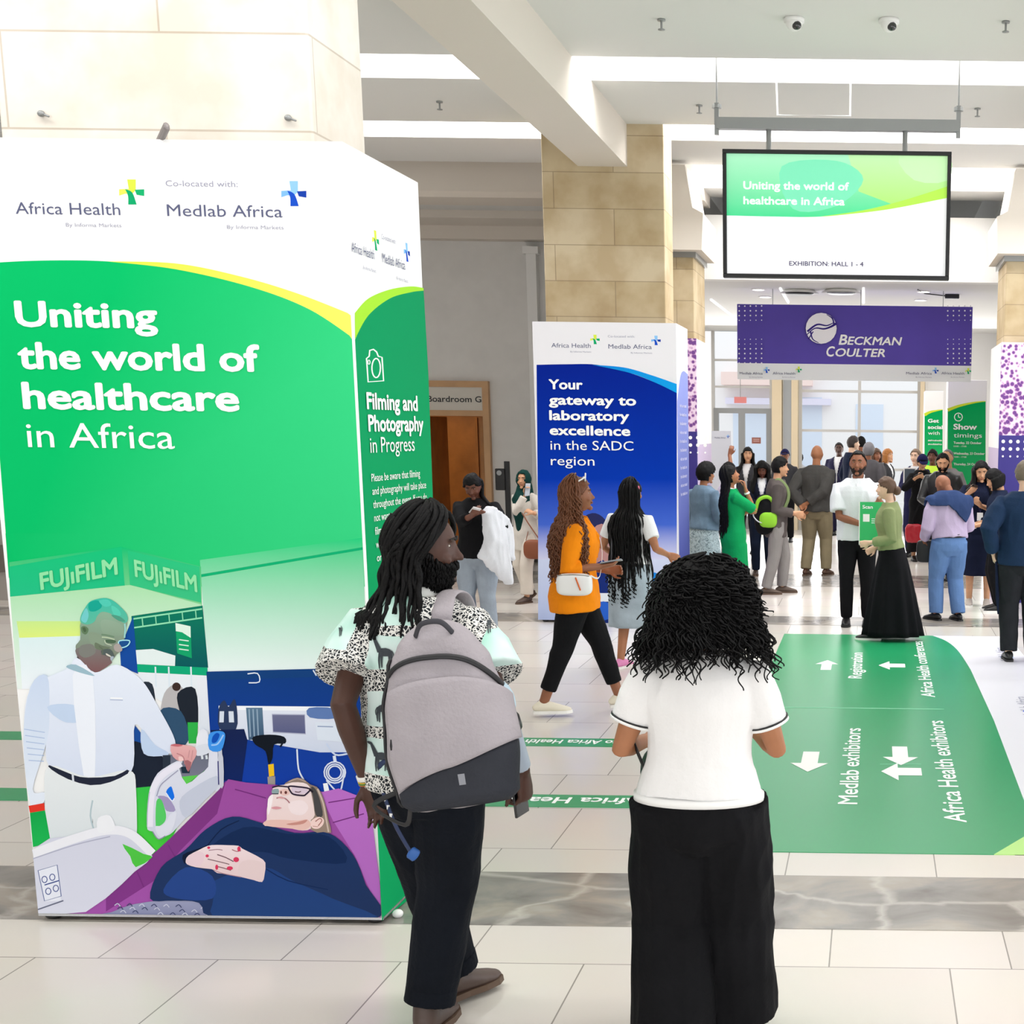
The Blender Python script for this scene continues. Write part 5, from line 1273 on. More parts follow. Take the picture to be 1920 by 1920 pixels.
    def beard(s, m, n=500, ln=.010, r=.0045, top=-.30, seed=5):
        rb = random.Random(seed); bs = []
        for i in range(n):
            d = V((rb.uniform(-1, 1), rb.uniform(-.3, 1), rb.uniform(-1, .1))).normalized()
            up_ = top if d.y > .55 else top + (.55 - d.y) * .62
            if d.z > min(up_, .0) or d.y < -.12 or d.z < -.97 or (d.y > .86 and -.55 < d.z < -.40): continue
            p0 = head_pt(d) - V(d) * .003; p1 = head_pt(d) + V(d) * ln + V((rb.uniform(-.004, .004), 0, -ln * .6)); p2 = head_pt(d) + V(d) * (ln * 1.3 if d.z > -.6 else ln * 2) + V((rb.uniform(-.006, .006), 0, -ln * 1.6))
            bs.append([s.Hc + s.RH @ p for p in (p0, p1, p2)])
        return s.strands('beard', m, bs, r=r, sides=4, taper=.5)
    def skirt(s, name, m, hem, waist, r_hem, ry_hem, folds=0, amp=.02, shift=(0, 0), n=72, slit=0):
        mb = MB(); N = 18; a0, b0, o = prof_at(s.sex, waist)
        vs = []
        for i in range(N + 1):
            t = i / N; z = waist + (hem - waist) * t
            a, b, o = prof_at(s.sex, max(z, .9))
            q = max(0, (t - .12) / .88)
            A = (a * s.w + .016) + (r_hem - a * s.w) * q ** .85; B = (b * s.w + .016) + (ry_hem - b * s.w) * q ** .85
            for j in range(n):
                th = 2 * math.pi * j / n
                f = 1 + (amp * q * math.sin(folds * th + .8 * math.sin(3 * th)) / max(A, .05) if folds else 0)
                vs.append((A * f * math.cos(th) + shift[0] * q, B * f * math.sin(th) + o * (1 - q) + shift[1] * q, z - s.hips * (1 - q)))
        fs = [(i * n + j, (i + 1) * n + j, (i + 1) * n + (j + 1) % n, i * n + (j + 1) % n) for i in range(N) for j in range(n)]
        fs.append(tuple(range(n)))
        mb.add(vs, fs); o = s.add(name, mb, m)
        so = o.modifiers.new('thickness', 'SOLIDIFY'); so.thickness = .006
        return o
    def shoes(s, spec):
        name, m, ms, hi = spec
        for sd in 'lr':
            A = s.A[sd]; f = rz(s.toe[sd]) @ rx(-s.tp[sd]); g = lambda p: A + f @ V(p)
            b = MB()
            b.tube([g((0, -.062, -.045)), g((0, -.03, -.035)), g((0, .03, -.038)), g((0, .09, -.05)), g((0, .155, -.06)), g((0, .185, -.064))], [(.03, .028), (.038, .042), (.042, .042), (.046, .032), (.042, .022), (.026, .016)], 14, (1, 0, 0))
            if hi: b.tube([g((0, -.025, -.03)), g((0, -.012, .02 + hi))], [(.042, .048), (.042, .045)], 12, (1, 0, 0), rnd=False)
            o = s.add(name, remesh(b, .007, s.k, 3), m)
            b = MB(); pr = [(.0, -.085), (.03, -.078), (.04, -.04), (.04, .03), (.05, .1), (.044, .165), (.024, .2), (0, .208)]
            pr = pr + [(-x, y) for x, y in pr[::-1][1:-1]]
            n = len(pr)
            b.add([g((x, y, -.09)) for x, y in pr] + [g((x * .97, y * .98, -.068)) for x, y in pr], [tuple(range(n))[::-1], tuple(range(n, 2 * n))] + [(i, (i + 1) % n, n + (i + 1) % n, n + i) for i in range(n)])
            s.add('sole', b, ms, o, False)
    # -- hair
    def cap(s, name, m, th=.012, line=.42, side=-.15, nape=-.55, rough=.004, top=0.0, fscale=40, back=0.0, face_w=.62, par=None, voxel=None, neckfill=False):
        """hair shell: the skull pushed out by th, without the face below the hairline"""
        vs, fs = ball(40, 30); out = []; keep = []
        for d in vs:
            x, y, z = d
            t = th + top * max(0, z) ** 2 + back * max(0, -y) ** 1.5
            p = head_pt(d); q = p + V(d) * t
            q += V(d) * (rough * noise.noise(V((x * fscale * .1, y * fscale * .1, z * fscale * .1)) * 1.0 + V((s.base.x, 0, 0))) * 2)
            out.append(q)
            hl = line - .9 * max(0, abs(x) - .45)           # hairline lower at the temples
            is_face = (y > .12 and z < hl and abs(x) < face_w + .38) or (y > -.12 and z < side and True) or z < nape
            keep.append(not is_face)
        used = [f for f in fs if all(keep[i] for i in f)]
        mb = MB(); mb.add([s.Hc + s.RH @ p for p in out], used)
        o = s.add(name, mb, m, par)
        so = o.modifiers.new('thickness', 'SOLIDIFY'); so.thickness = (th + .006) * s.k; so.offset = -1
        return o
    def fall(s, az, el, length, spread=.0, push=.012, wave=0.0, wl=.06, n=26, hg=1.1, fwd=0.0, clear=.03, seed=0.0, sweep=1.0):
        """one strand: over the skull from direction (az from the back, el), then down, kept off the shoulders and back"""
        pts = []
        a0_ = math.radians(az)
        end_el = -12
        arc = math.radians(max(5, el - end_el)) * .11
        tot = arc + length
        for i in range(n + 1):
            d = tot * i / n
            a = a0_ * (1 + (sweep - 1) * min(1, d / arc)); hor = V((math.sin(a), -math.cos(a), 0))
            if d < arc:
                e = math.radians(el - (el - end_el) * d / arc)
                dr = hor * math.cos(e) + V((0, 0, math.sin(e)))
                p = s.Hc + s.RH @ (head_pt(dr, hg) + dr * push)
            else:
                dr = hor * math.cos(math.radians(end_el)) + V((0, 0, math.sin(math.radians(end_el))))
                p0 = s.Hc + s.RH @ (head_pt(dr, hg) + dr * push)
                q = d - arc; t = q / max(length, 1e-4)
                hw_ = s.RH @ hor
                p = p0 + V((0, 0, -q)) + hw_ * (spread * t) + V((0, fwd * t, 0))
                if p.z < 1.5 - s.hips:
                    z = max(p.z + s.hips, .8); A, B, o_ = prof_at(s.sex, min(z, 1.4))
                    A = A * s.w + clear + (.05 if z < 1.42 else 0); B = B * s.w + clear
                    c = s.T((0, 0, z)); v = p - c; r_ = math.sqrt((v.x / A) ** 2 + (v.y / B) ** 2)
                    ease = min(1, (1.5 - z) / .09) if z > 1.41 else 1
                    if r_ < 1: 
                        f = 1 / max(r_, .15); p = V((c.x + v.x * (1 + (f - 1) * ease * .6), c.y + v.y * (1 + (f - 1) * ease), p.z))
            if wave and i > 2:
                p = p + V((math.sin(d / wl * 6.28 + seed) * wave, math.cos(d / wl * 6.28 + seed * 1.7) * wave, 0)) * min(1, i / 8)
            pts.append(p)
        return pts
    def strands(s, name, m, specs, r=.005, sides=5, par=None, taper=.5):
        mb = MB()
        for pts in specs:
            rr = [r * (1 - (1 - taper) * (i / (len(pts) - 1)) ** 2) for i in range(len(pts))]
            mb.tube(pts, rr, sides, rnd=False)
        return s.add(name, mb, m, par)
    def mass(s, name, m, specs, r=.02, voxel=.01, rough=.004, par=None):
        mb = MB()
        for pts in specs: mb.tube(pts, [r * (1 - .4 * (i / (len(pts) - 1)) ** 3) for i in range(len(pts))], 8)
        me = remesh(mb, voxel, s.k, 2); crumple(me, rough, (38, 38, 6), 1.3)
        return s.add(name, me, m, par)
LIPS = {}
def skin(name, col):
    m = skin_mat(name, col); LIPS[name] = tuple(int(col[i:i + 2], 16) * f for i, f in ((0, .86), (2, .70), (4, .72))); return m
S_deep, S_dark, S_brown, S_mid, S_tan, S_light = skin('skin_deep', '4A2E24'), skin('skin_dark', '6B4030'), skin('skin_brown', '8F5B41'), skin('skin_medium', 'A9714F'), skin('skin_tan', 'CF9C78'), skin('skin_light', 'E6BFA4')
H_black = mat('black_hair', '0B0A0B', 0.6, spec=0.18, bump=0.4, bscale=120)
H_brown = mat('brown_hair', '5A4232', 0.5, spec=0.35, bump=0.4, bscale=120)
H_auburn = mat('auburn_hair', '6B3F24', 0.5, spec=0.4)
H_grey = mat('grey_hair', '77757A', 0.6, bump=0.4, bscale=120)
M_phone = mat('phone_black', '101114', 0.25, coat=0.3); M_glass_w = mat('phone_screen', 'D8E2EE', 0.2)
W_sole = mat('white_rubber', 'EFEDE8', 0.6); B_sole = mat('black_rubber', '161616', 0.6); Br_sole = mat('brown_rubber', '5A4536', 0.6)

def phone(label, p, sd, col=None, size=(.072, .15, .009), flip=False, up=None):
    """a phone in a hand; stays a thing of its own"""
    h = p.hand[sd]; c = p.world(h['c'] - h['n'] * .0) ; R = p.Rw
    n = (R @ h['n']).normalized(); d = (R @ h['d']).normalized(); sdv = n.cross(d)
    t = thing('phone', label, 'phone', c)
    B = Matrix((sdv, d, n)).transposed()
    mb = MB(); a, b, e = size[0] / 2, size[1] / 2, size[2] / 2; mb.box(-a, a, -b, b, -e, e)
    mb.v = [tuple(B @ V(v)) for v in mb.v]; mb.build('case', col or M_phone, t, bevel=.003)
    mb = MB(); mb.box(-a * .92, a * .92, -b * .95, b * .95, e, e + .0008); mb.v = [tuple(B @ V(v)) for v in mb.v]; mb.build('screen', M_glass_w, t)
    return t
# ================================================================== the walking man with the backpack
def shirt_mat():
    m = mat('animal_print_shirt', 'CFE8DF', 0.8, spec=0.2); nt, N, L = nodes(m); b = N['Principled BSDF']
    tc = N.new('ShaderNodeTexCoord'); s = N.new('ShaderNodeSeparateXYZ'); L.new(tc.outputs['Object'], s.inputs[0])
    c = N.new('ShaderNodeCombineXYZ'); L.new(s.outputs[0], c.inputs[0]); L.new(s.outputs[2], c.inputs[1])
    mp = N.new('ShaderNodeMapping'); mp.inputs['Location'].default_value = (0.07, 0.045, 0); L.new(c.outputs[0], mp.inputs[0])
    br = N.new('ShaderNodeTexBrick'); br.offset = 0.45; br.inputs['Scale'].default_value = 1; br.inputs['Brick Width'].default_value = 0.27; br.inputs['Row Height'].default_value = 0.2
    br.inputs['Mortar Size'].default_value = 0.078; br.inputs['Mortar Smooth'].default_value = 0.15
    nz = N.new('ShaderNodeTexNoise'); nz.inputs['Scale'].default_value = 14; L.new(tc.outputs['Object'], nz.inputs['Vector'])
    mxv = N.new('ShaderNodeMix'); mxv.data_type = 'VECTOR'; mxv.inputs[0].default_value = 0.045; L.new(mp.outputs[0], mxv.inputs[4]); L.new(nz.outputs['Color'], mxv.inputs[5]); L.new(mxv.outputs[1], br.inputs['Vector'])
    vo = N.new('ShaderNodeTexVoronoi'); vo.inputs['Scale'].default_value = 88; vo.feature = 'DISTANCE_TO_EDGE'
    mv2 = N.new('ShaderNodeMix'); mv2.data_type = 'VECTOR'; mv2.inputs[0].default_value = 0.02; L.new(tc.outputs['Object'], mv2.inputs[4])
    n2 = N.new('ShaderNodeTexNoise'); n2.inputs['Scale'].default_value = 60; L.new(tc.outputs['Object'], n2.inputs['Vector']); L.new(n2.outputs['Color'], mv2.inputs[5]); L.new(mv2.outputs[1], vo.inputs['Vector'])
    r = N.new('ShaderNodeValToRGB'); e = r.color_ramp.elements; e[0].position = 0.09; e[0].color = (*lin('E9E7E2'), 1); e[1].position = 0.15; e[1].color = (*lin('23272C'), 1)
    L.new(vo.outputs['Distance'], r.inputs[0])
    n3 = N.new('ShaderNodeTexNoise'); n3.inputs['Scale'].default_value = 5; L.new(tc.outputs['Object'], n3.inputs['Vector'])
    r3 = N.new('ShaderNodeValToRGB'); r3.color_ramp.elements[0].position = .35; r3.color_ramp.elements[1].position = .65
    r3.color_ramp.elements[0].color = (*lin('A9DCCB'), 1); r3.color_ramp.elements[1].color = (*lin('E2F2EF'), 1); L.new(n3.outputs['Fac'], r3.inputs[0])
    at = N.new('ShaderNodeAttribute'); at.attribute_name = 'patch'
    n4 = N.new('ShaderNodeMath'); n4.operation = 'MULTIPLY_ADD'; n4.inputs[1].default_value = .5; L.new(nz.outputs['Fac'], n4.inputs[0]); n4.inputs[2].default_value = .25
    gt = N.new('ShaderNodeMath'); gt.operation = 'LESS_THAN'; L.new(at.outputs['Fac'], gt.inputs[0]); L.new(n4.outputs[0], gt.inputs[1])
    mx = N.new('ShaderNodeMix'); mx.data_type = 'RGBA'; L.new(gt.outputs[0], mx.inputs[0]); L.new(r3.outputs[0], mx.inputs[6]); L.new(r.outputs[0], mx.inputs[7]); L.new(mx.outputs[2], b.inputs['Base Color'])
    return m
M_jean = cloth('dark_denim', '0F131B', 0.85, 0.2, 0.3); M_brownshoe = mat('brown_leather', '4B3A33', 0.5, var=.15)
D1 = Person('man with dreadlocks in mint animal-print shirt walking away, grey backpack on one shoulder', (816, 1934), 952, -8, S_deep, 'm', lean=(3, -1, -4), head=(-68, 4, 3), voxel=.006,
            lh=('px', 690, 1464, -.08), rh=('px', 980, 1446, -.06), lp=(-.12, -1, 0), rp=(.5, -1, 0), la=(-.03, .24, .10), ra=(-.01, -.02, .09), lt=-24, rt=2,
            palm=((.1, -1, .05), (-1, .2, 0)), hdir=((.34, -.02, -1), (.05, .1, -1)), curl=(22, 55), w=1.02, shoe=('shoe', M_brownshoe, Br_sole, .03))
sh_ = D1.top('shirt', shirt_mat(), sleeve=.66, hem=.865, ease=.03, r0=.082, r1=.112, fold=.006, neck=1.468, fscale=(7, 7, 3))
col_ = MB(); p, r = [], []
for i in range(5): z = 1.452 + i * .012; p.append(D1.T((0, -.008, z))); r.append((.078 - i * .003, .07 - i * .002))
col_.tube(p, r, 24, (1, 0, 0), rnd=False); D1.add('collar', col_, mat('white_collar', 'ECECE8', .8), sh_)
tr_ = D1.trousers('jeans', M_jean, hem=.10, r=(.112, .096, .076), ease=.018, fold=.007)
for sd in 'lr':
    A, K = D1.A[sd], D1.K[sd]; d = (K - A).normalized()
    c_ = MB(); c_.tube([A + d * .02, A + d * .075], [.084], 18, rnd=False); D1.add('turned_up_cuff', remesh(c_, .006, D1.k, 2), M_jean, tr_)
# dreadlocks: a dark cap and many ropes falling behind the shoulders
hv, hf = ball(40, 30); kp = [not (d[1] > .30 - .25 * max(0, d[2]) or d[2] < -.62 or (d[1] > -.38 and d[2] < .26)) for d in hv]
hc_ = MB(); hc_.add([D1.Hc + D1.RH @ (head_pt(d) + V(d) * (.010 + .014 * max(0, -d[1]) + .003 * noise.noise(V(d) * 9))) for d in hv], [f for f in hf if all(kp[i] for i in f)])
o = D1.add('hair', hc_, H_black); so = o.modifiers.new('t', 'SOLIDIFY'); so.thickness = .016; so.offset = -1
rnd = random.Random(3); sp = []
for i in range(150):
    el = rnd.uniform(-5, 86); az = rnd.uniform(-112, 84) if el < 50 else rnd.uniform(-165, 160)
    L_ = rnd.uniform(.13, .22) + (.16 if -100 < az < 20 else 0.04)
    sp.append(D1.fall(az, el, L_, spread=rnd.uniform(-.01, .05), push=rnd.uniform(.010, .03), wave=.004, wl=rnd.uniform(.07, .12), n=26, hg=1.05, clear=.035, seed=rnd.uniform(0, 6), sweep=.55 if az > 0 else .75))
D1.strands('dreadlocks', H_black, sp, r=.0085, sides=6, taper=.6)
D1.beard(H_black, 1500, .010, .0048)
for nm, t0, t1, c_ in (('white_wristband', .93, .99, 'F1EEE8'), ('yellow_wristband', 1.0, 1.012, 'D8B53A'), ('green_wristband', 1.02, 1.032, '4E8A3C'), ('orange_wristband', 1.037, 1.045, 'C8743A')):
    E_, W_ = D1.E['l'], D1.W['l']; b = MB(); b.tube([E_.lerp(W_, t0 - .02), E_.lerp(W_, t1 - .02)], [(.032, .029)], 16, rnd=False); D1.add(nm, b, mat(nm, c_, .6))
b = MB(); E_, W_ = D1.E['r'], D1.W['r']; S_ = D1.S['r']
b.tube([S_.lerp(E_, .82), S_.lerp(E_, .95), E_.lerp(W_, .1)], [.05, .053, .05], 16, rnd=False); D1.add('arm_wrap', crumple(remesh(b, .006, D1.k, 2), .004, (20, 20, 20)), mat('pale_blue_wrap', 'BFD6E4', .6))
b = MB(); b.tube([E_.lerp(W_, .14), E_.lerp(W_, .95)], [.046, .032], 16, rnd=False); D1.add('arm_sleeve', remesh(b, .006, D1.k, 2), mat('pale_grey_sleeve', 'AEBBCB', .4))
b = MB(); b.tube([E_.lerp(W_, .22), E_.lerp(W_, .36)], [.05, .049], 16, rnd=False); D1.add('arm_strap', b, M_dark)
phone('black phone held in the right hand of the man with dreadlocks', D1, 'r')
# lanyard hanging from the pocket
b = MB(); q0 = D1.loc(('px', 712, 1462, -.14)); q1 = D1.loc(('px', 738, 1540, -.17)); q2 = D1.loc(('px', 770, 1598, -.16)); qa = D1.loc(('px', 745, 1425, -.16))
b.tube(spline([qa, D1.loc(('px', 715, 1432, -.15)), q0, q1, q2], 5), [(.008, .002)], 6); ly = D1.add('lanyard', b, mat('dark_blue_ribbon', '23335A', .6))
b = MB(); b.tube([q2, D1.loc(('px', 780, 1605, -.16))], [(.022, .007)], 8); D1.add('lanyard_clip', b, mat('blue_clip', '2C5FA8', .5), ly)
b = MB()
for i in range(5): q_ = q0.lerp(q1, i / 5 + .05); b.box(q_.x - .005, q_.x + .005, q_.y - .004, q_.y - .0025, q_.z - .008, q_.z + .006)
D1.add('lanyard_print', b, M_white, ly)
# printed giraffes lying on the cloth
bpy.context.view_layer.update()
def bvh_of(o):
    M = Matrix.Translation(parent_loc(o.parent)) ; return o
shirt_bv = BVHTree.FromPolygons([D1.world(v.co / D1.k) for v in sh_.data.vertices], [tuple(p.vertices) for p in sh_.data.polygons])
def on_shirt(px, py):
    o = V((0, 0, CAM_Z)); d = ray(px, py).normalized(); h = shirt_bv.ray_cast(o, d)
    if h[0] is None: return None
    return h[0] - d * .004
def giraffe(cx, cy, s, flip=1):
    g = MB(); ok = True
    def P_(x, y):
        p = on_shirt(cx + x * s * flip, cy + y * s)
        return None if p is None else D1.Rw.transposed() @ (p - D1.base)
    def fan(x0, y0, a, b_, rot=0, n=12):
        pts = [P_(x0, y0)]
        for i in range(n):
            t = 2 * math.pi * i / n; u, v = a * math.cos(t), b_ * math.sin(t)
            pts.append(P_(x0 + u * math.cos(rot) - v * math.sin(rot), y0 + u * math.sin(rot) + v * math.cos(rot)))
        if any(p is None for p in pts): return
        g.add(pts, [(0, 1 + i, 1 + (i + 1) % n) for i in range(n)])
    def strip_(pts, w0, w1):
        L_, R_ = [], []; n = len(pts)
        for i, (x, y) in enumerate(pts):
            a, b_ = pts[max(i - 1, 0)], pts[min(i + 1, n - 1)]; dx, dy = b_[0] - a[0], b_[1] - a[1]; l = math.hypot(dx, dy) or 1; w = (w0 + (w1 - w0) * i / (n - 1)) / 2
            L_.append(P_(x - dy / l * w, y + dx / l * w)); R_.append(P_(x + dy / l * w, y - dx / l * w))
        if any(p is None for p in L_ + R_): return
        g.add(L_ + R_, [(i, i + 1, n + i + 1, n + i) for i in range(n - 1)])
    fan(0, 0, .27, .16, .12); strip_(spline([(-.2, -.02), (-.32, -.3), (-.42, -.52)], 4), .2, .09); fan(-.47, -.55, .12, .055, .5)
    for x, l in ((-.2, .62), (-.12, .58), (.14, .6), (.22, .56)): strip_(spline([(x, .05), (x * 1.15, .3), (x * 1.05, l)], 3), .1, .04)
    strip_(spline([(.24, -.05), (.32, .1), (.3, .28)], 3), .04, .03)
    if g.v: link('printed_giraffe', g.mesh(), mat('charcoal_print', '3A4046', .8), sh_)
pc_ = []
for px, py in ((722, 1225), (716, 1330), (712, 1420), (742, 1140), (862, 1108), (926, 1158), (634, 1178), (806, 1105), (948, 1215)):
    h_ = on_shirt(px, py)
    if h_ is not None: pc_.append(np.array(D1.Rw.transposed() @ (h_ - D1.base)))
for x_ in (-.1, .1):
    for z_ in (.98, 1.2, 1.36): pc_.append(np.array((x_, .15, z_)))
n_ = len(sh_.data.vertices); co_ = np.empty(n_ * 3); sh_.data.vertices.foreach_get('co', co_); co_ = co_.reshape(-1, 3)
pv_ = np.zeros(n_)
for c_ in pc_:
    d_ = np.abs(co_ - c_); e_ = np.maximum(np.maximum(d_[:, 0] / .062, d_[:, 2] / .054), d_[:, 1] / .13)
    pv_ = np.maximum(pv_, np.clip((1.25 - e_) * 2, 0, 1))
sh_.data.attributes.new('patch', 'FLOAT', 'POINT').data.foreach_set('value', pv_)
for cx_, cy_, s_, fl_ in ((722, 1223, 50, 1), (718, 1328, 44, -1), (715, 1418, 46, 1), (862, 1112, 46, -1), (925, 1160, 44, 1), (632, 1175, 30, 1)): giraffe(cx_, cy_, s_, fl_)

# ---- backpack
def lerp_tab(tab, t):
    for a, b in zip(tab, tab[1:]):
        if t <= b[0]: f = (t - a[0]) / (b[0] - a[0]); return a[1] + (b[1] - a[1]) * (3 * f * f - 2 * f ** 3)
    return tab[-1][1]
class Bag:
    def __init__(s, c, right, up, out, H, wt, dt, e=2.6):
        s.c, s.R, s.U, s.O, s.H, s.wt, s.dt, s.e = V(c), V(right).normalized(), V(up).normalized(), V(out).normalized(), H, wt, dt, e
    def pt(s, t, th, g=0.0):
        w, d = lerp_tab(s.wt, t) + g, lerp_tab(s.dt, t) + g
        c, n = math.cos(th), math.sin(th)
        x = w * math.copysign(abs(c) ** (2 / s.e), c); y = d * math.copysign(abs(n) ** (2 / s.e), n)
        if y < 0: y *= .35
        return s.c + s.R * x + s.O * y + s.U * (s.H * (t - .5))
    def surf(s, mb, t0, t1, a0, a1, g=0.0, nt=28, na=48, closed=True, tf=None):
        vs = []
        for i in range(nt + 1):
            for j in range(na + (0 if closed else 1)):
                th = a0 + (a1 - a0) * j / na
                lo = tf(th)[0] if tf else t0; hi = tf(th)[1] if tf else t1
                vs.append(s.pt(lo + (hi - lo) * i / nt, th, g))
        m = na if closed else na + 1; fs = []
        for i in range(nt):
            for j in range(na): fs.append((i * m + j, i * m + (j + 1) % m, (i + 1) * m + (j + 1) % m, (i + 1) * m + j))
        if closed: fs += [tuple(range(m))[::-1], tuple(range(nt * m, (nt + 1) * m))]
        mb.add(vs, fs); return mb
bc = at_y(840, 1338, D1.base.y - .245)
upv = V((-.13, .10, 1)).normalized(); rgt = V((1, 0.12, .13)).normalized(); rgt = (rgt - upv * rgt.dot(upv)).normalized(); out = rgt.cross(upv).normalized()
BG = Bag(bc, rgt, upv, out, .565, [(0, .14), (.06, .172), (.3, .188), (.55, .178), (.78, .148), (.9, .112), (.97, .075), (1, .035)], [(0, .05), (.08, .085), (.3, .11), (.6, .10), (.85, .075), (1, .03)])
M_bag = cloth('grey_bag_fabric', 'A9A2A7', .8, .06, .35); M_bagd = cloth('charcoal_bag_fabric', '34363D', .7, .1, .3); M_zip = mat('zip_black', '1A1A1E', .5)
bp = thing('backpack', 'light grey backpack with charcoal bottom hanging from the right shoulder of the man with dreadlocks', 'backpack', bc)
def badd(name, mb, m, parent=None, sm=True):
    mb.v = [tuple(V(v) - bc) for v in mb.v]; return link(name, mb.mesh(), m, parent or bp, sm)
mb = MB(); BG.surf(mb, 0, 1, 0, 2 * math.pi)
me = mb.mesh(); me2 = bpy.data.meshes.new('x')
mb.v = [tuple(v) for v in mb.v]; me = remesh(mb, .008, 1, 3); crumple(me, .0035, (9, 9, 7), 4)
for v in me.vertices: v.co -= bc
link('main_body', me, M_bag, bp, True)
mb = MB(); BG.surf(mb, 0, 0, .02, math.pi - .02 - .55, .006, 14, 40, False, lambda th: (0.012, .20 + .12 * math.cos(th) + .03 * math.sin(th))); o = badd('bottom_panel', mb, M_bagd); so = o.modifiers.new('t', 'SOLIDIFY'); so.thickness = .006
mb = MB(); BG.surf(mb, 0, 0, .1, math.pi - .75, .012, 16, 40, False, lambda th: (.205 + .12 * math.cos(th) + .03 * math.sin(th), .60 + .10 * math.sin(th) - .05 * (1 - math.sin(th)))); o = badd('front_pocket', mb, M_bag); so = o.modifiers.new('t', 'SOLIDIFY'); so.thickness = .014; so.offset = -1
def path(fn, n=30, g=.01): return [BG.pt(*fn(i / n), g) for i in range(n + 1)]
mb = MB(); mb.tube(path(lambda u: (.74 + .10 * math.sin(math.pi * u) - .12 * (1 - u) ** 2, .12 + u * (math.pi - .5)), 34, .006), [(.009, .004)], 8); badd('zip_top', mb, M_zip)
mb = MB(); mb.tube(path(lambda u: (.04 + .78 * u + .0 * u, math.pi - .12 - .12 * u), 30, .004), [(.006, .012)], 8); badd('side_zip', mb, M_zip)
mb = MB(); mb.tube([BG.pt(.66, 2.3, .016), BG.pt(.5, 2.28, .018), BG.pt(.38, 2.3, .02), BG.pt(.24, 2.32, .02)], [.003, .0035, .008, .004], 8); badd('zip_pull', mb, M_zip)
mb = MB(); h0, h1 = BG.pt(.93, 2.0, .005), BG.pt(.93, 1.1, .005); mb.tube(spline([h0, h0.lerp(h1, .25) + upv * .035 + out * .02, h0.lerp(h1, .75) + upv * .035 + out * .02, h1], 6), [(.009, .004)], 10); badd('grab_handle', mb, mat('dark_webbing', '34333A', .7))
mb = MB(); mb.add([BG.pt(.13, 1.50, .013), BG.pt(.13, 1.42, .013), BG.pt(.19, 1.42, .013), BG.pt(.19, 1.50, .013)], [(0, 1, 2, 3)]); badd('label_tab', mb, mat('grey_tab', '8E9098', .6))
# strap over the right shoulder, following the shirt
st_pts = [BG.pt(.93, 1.9, -.01)]
for px, py in ((826, 1180), (832, 1150), (838, 1122), (845, 1100), (853, 1086)):
    p_ = on_shirt(px, py); 
    if p_ is not None: st_pts.append(p_ + V((0, -.014, .006)))
e0 = st_pts[-1]; st_pts += [e0 + V((.012, .05, .012)), e0 + V((.02, .12, -.02)), e0 + V((.03, .17, -.12))]
mb = MB(); mb.tube(spline(st_pts, 5), [(.034, .007)], 12, (1, 0, 0)); badd('shoulder_strap', mb, M_bag)
mb = MB(); mb.tube(spline([BG.pt(.12, math.pi - .1, 0), BG.pt(.1, math.pi, .05) + V((-.03, 0, -.03)), BG.pt(.02, math.pi, .02) + V((0, 0, -.05)), BG.pt(.02, 2.6, .01)], 5), [(.008, .002)], 8); badd('loose_strap', mb, M_zip)

# ================================================================== the woman with curly hair
C2 = Person('woman with big black curly hair in white cropped tee and wide black trousers', (1316, 1968), 1066, 2, S_mid, 'f', lean=(2, 1, 0), head=(0, 6, 0), voxel=.006, w=1.13,
            lh=(-.20, .24, 1.10), rh=(.17, .27, 1.14), lp=(-.55, -.6, -1), rp=(.6, -.6, -1), la=(-.1, -.03, .09), ra=(.12, .14, .09), curl=(50, 50), palm=((1, 0, .4), (-1, 0, .4)), shoe=('shoe', M_dark, B_sole, .0))
te = C2.top('tee', cloth('white_knit', 'EFEDEC', .85, .02, .2), sleeve=.62, hem=.955, ease=.024, r0=.074, r1=.07, fold=.005, neck=1.465, wmul=1.03)
for sd in 'lr':
    S_, E_ = C2.S[sd], C2.E[sd]
    for t0, t1, m_, g_ in ((.585, .605, M_dark, .0775), (.605, .64, mat('white_rib', 'F4F3F1', .8), .0775)):
        b = MB(); b.tube([S_.lerp(E_, t0), S_.lerp(E_, t1)], [g_], 24, rnd=False); C2.add('sleeve_trim', b, m_, te)
a_, b2, o_ = prof_at('f', .955)
for z_, m_ in ((.957, mat('white_rib', 'F4F3F1', .8)),):
    b = MB(); b.tube([C2.T((0, o_, z_ - .012)), C2.T((0, o_, z_ + .012))], [(a_ * 1.13 * 1.03 + .031, b2 * 1.13 + .031)], 40, (1, 0, 0), rnd=False); C2.add('hem_trim', b, m_, te)
C2.trousers('wide_trousers', cloth('black_crepe', '101013', .85, .2, .2), hem=.07, waist=.94, r=(.128, .142, .146), ease=.014, fold=.010)
C2.cap('hair', H_black, th=.008, line=.5, side=-.25, nape=-.7, rough=.008)
rnd = random.Random(11); sp = []; core = []
def bell(az, t, q):
    """point of the bell of hair: t = drop 0..1, q = 0 inside .. 1 outside"""
    drop = t * .40
    r_ = lerp_tab([(0, .012), (.05, .085), (.12, .118), (.25, .148), (.5, .188), (.75, .232), (1.0, .268)], t) * q
    zt = C2.Hc.z + .118 + .042
    return V((C2.Hc.x + .01 + math.sin(az) * r_, C2.Hc.y - math.cos(az) * r_ * (.8 if abs(az) < 1.6 else .6) - .02 - .055 * t, zt - drop * (.55 + .45 * q)))
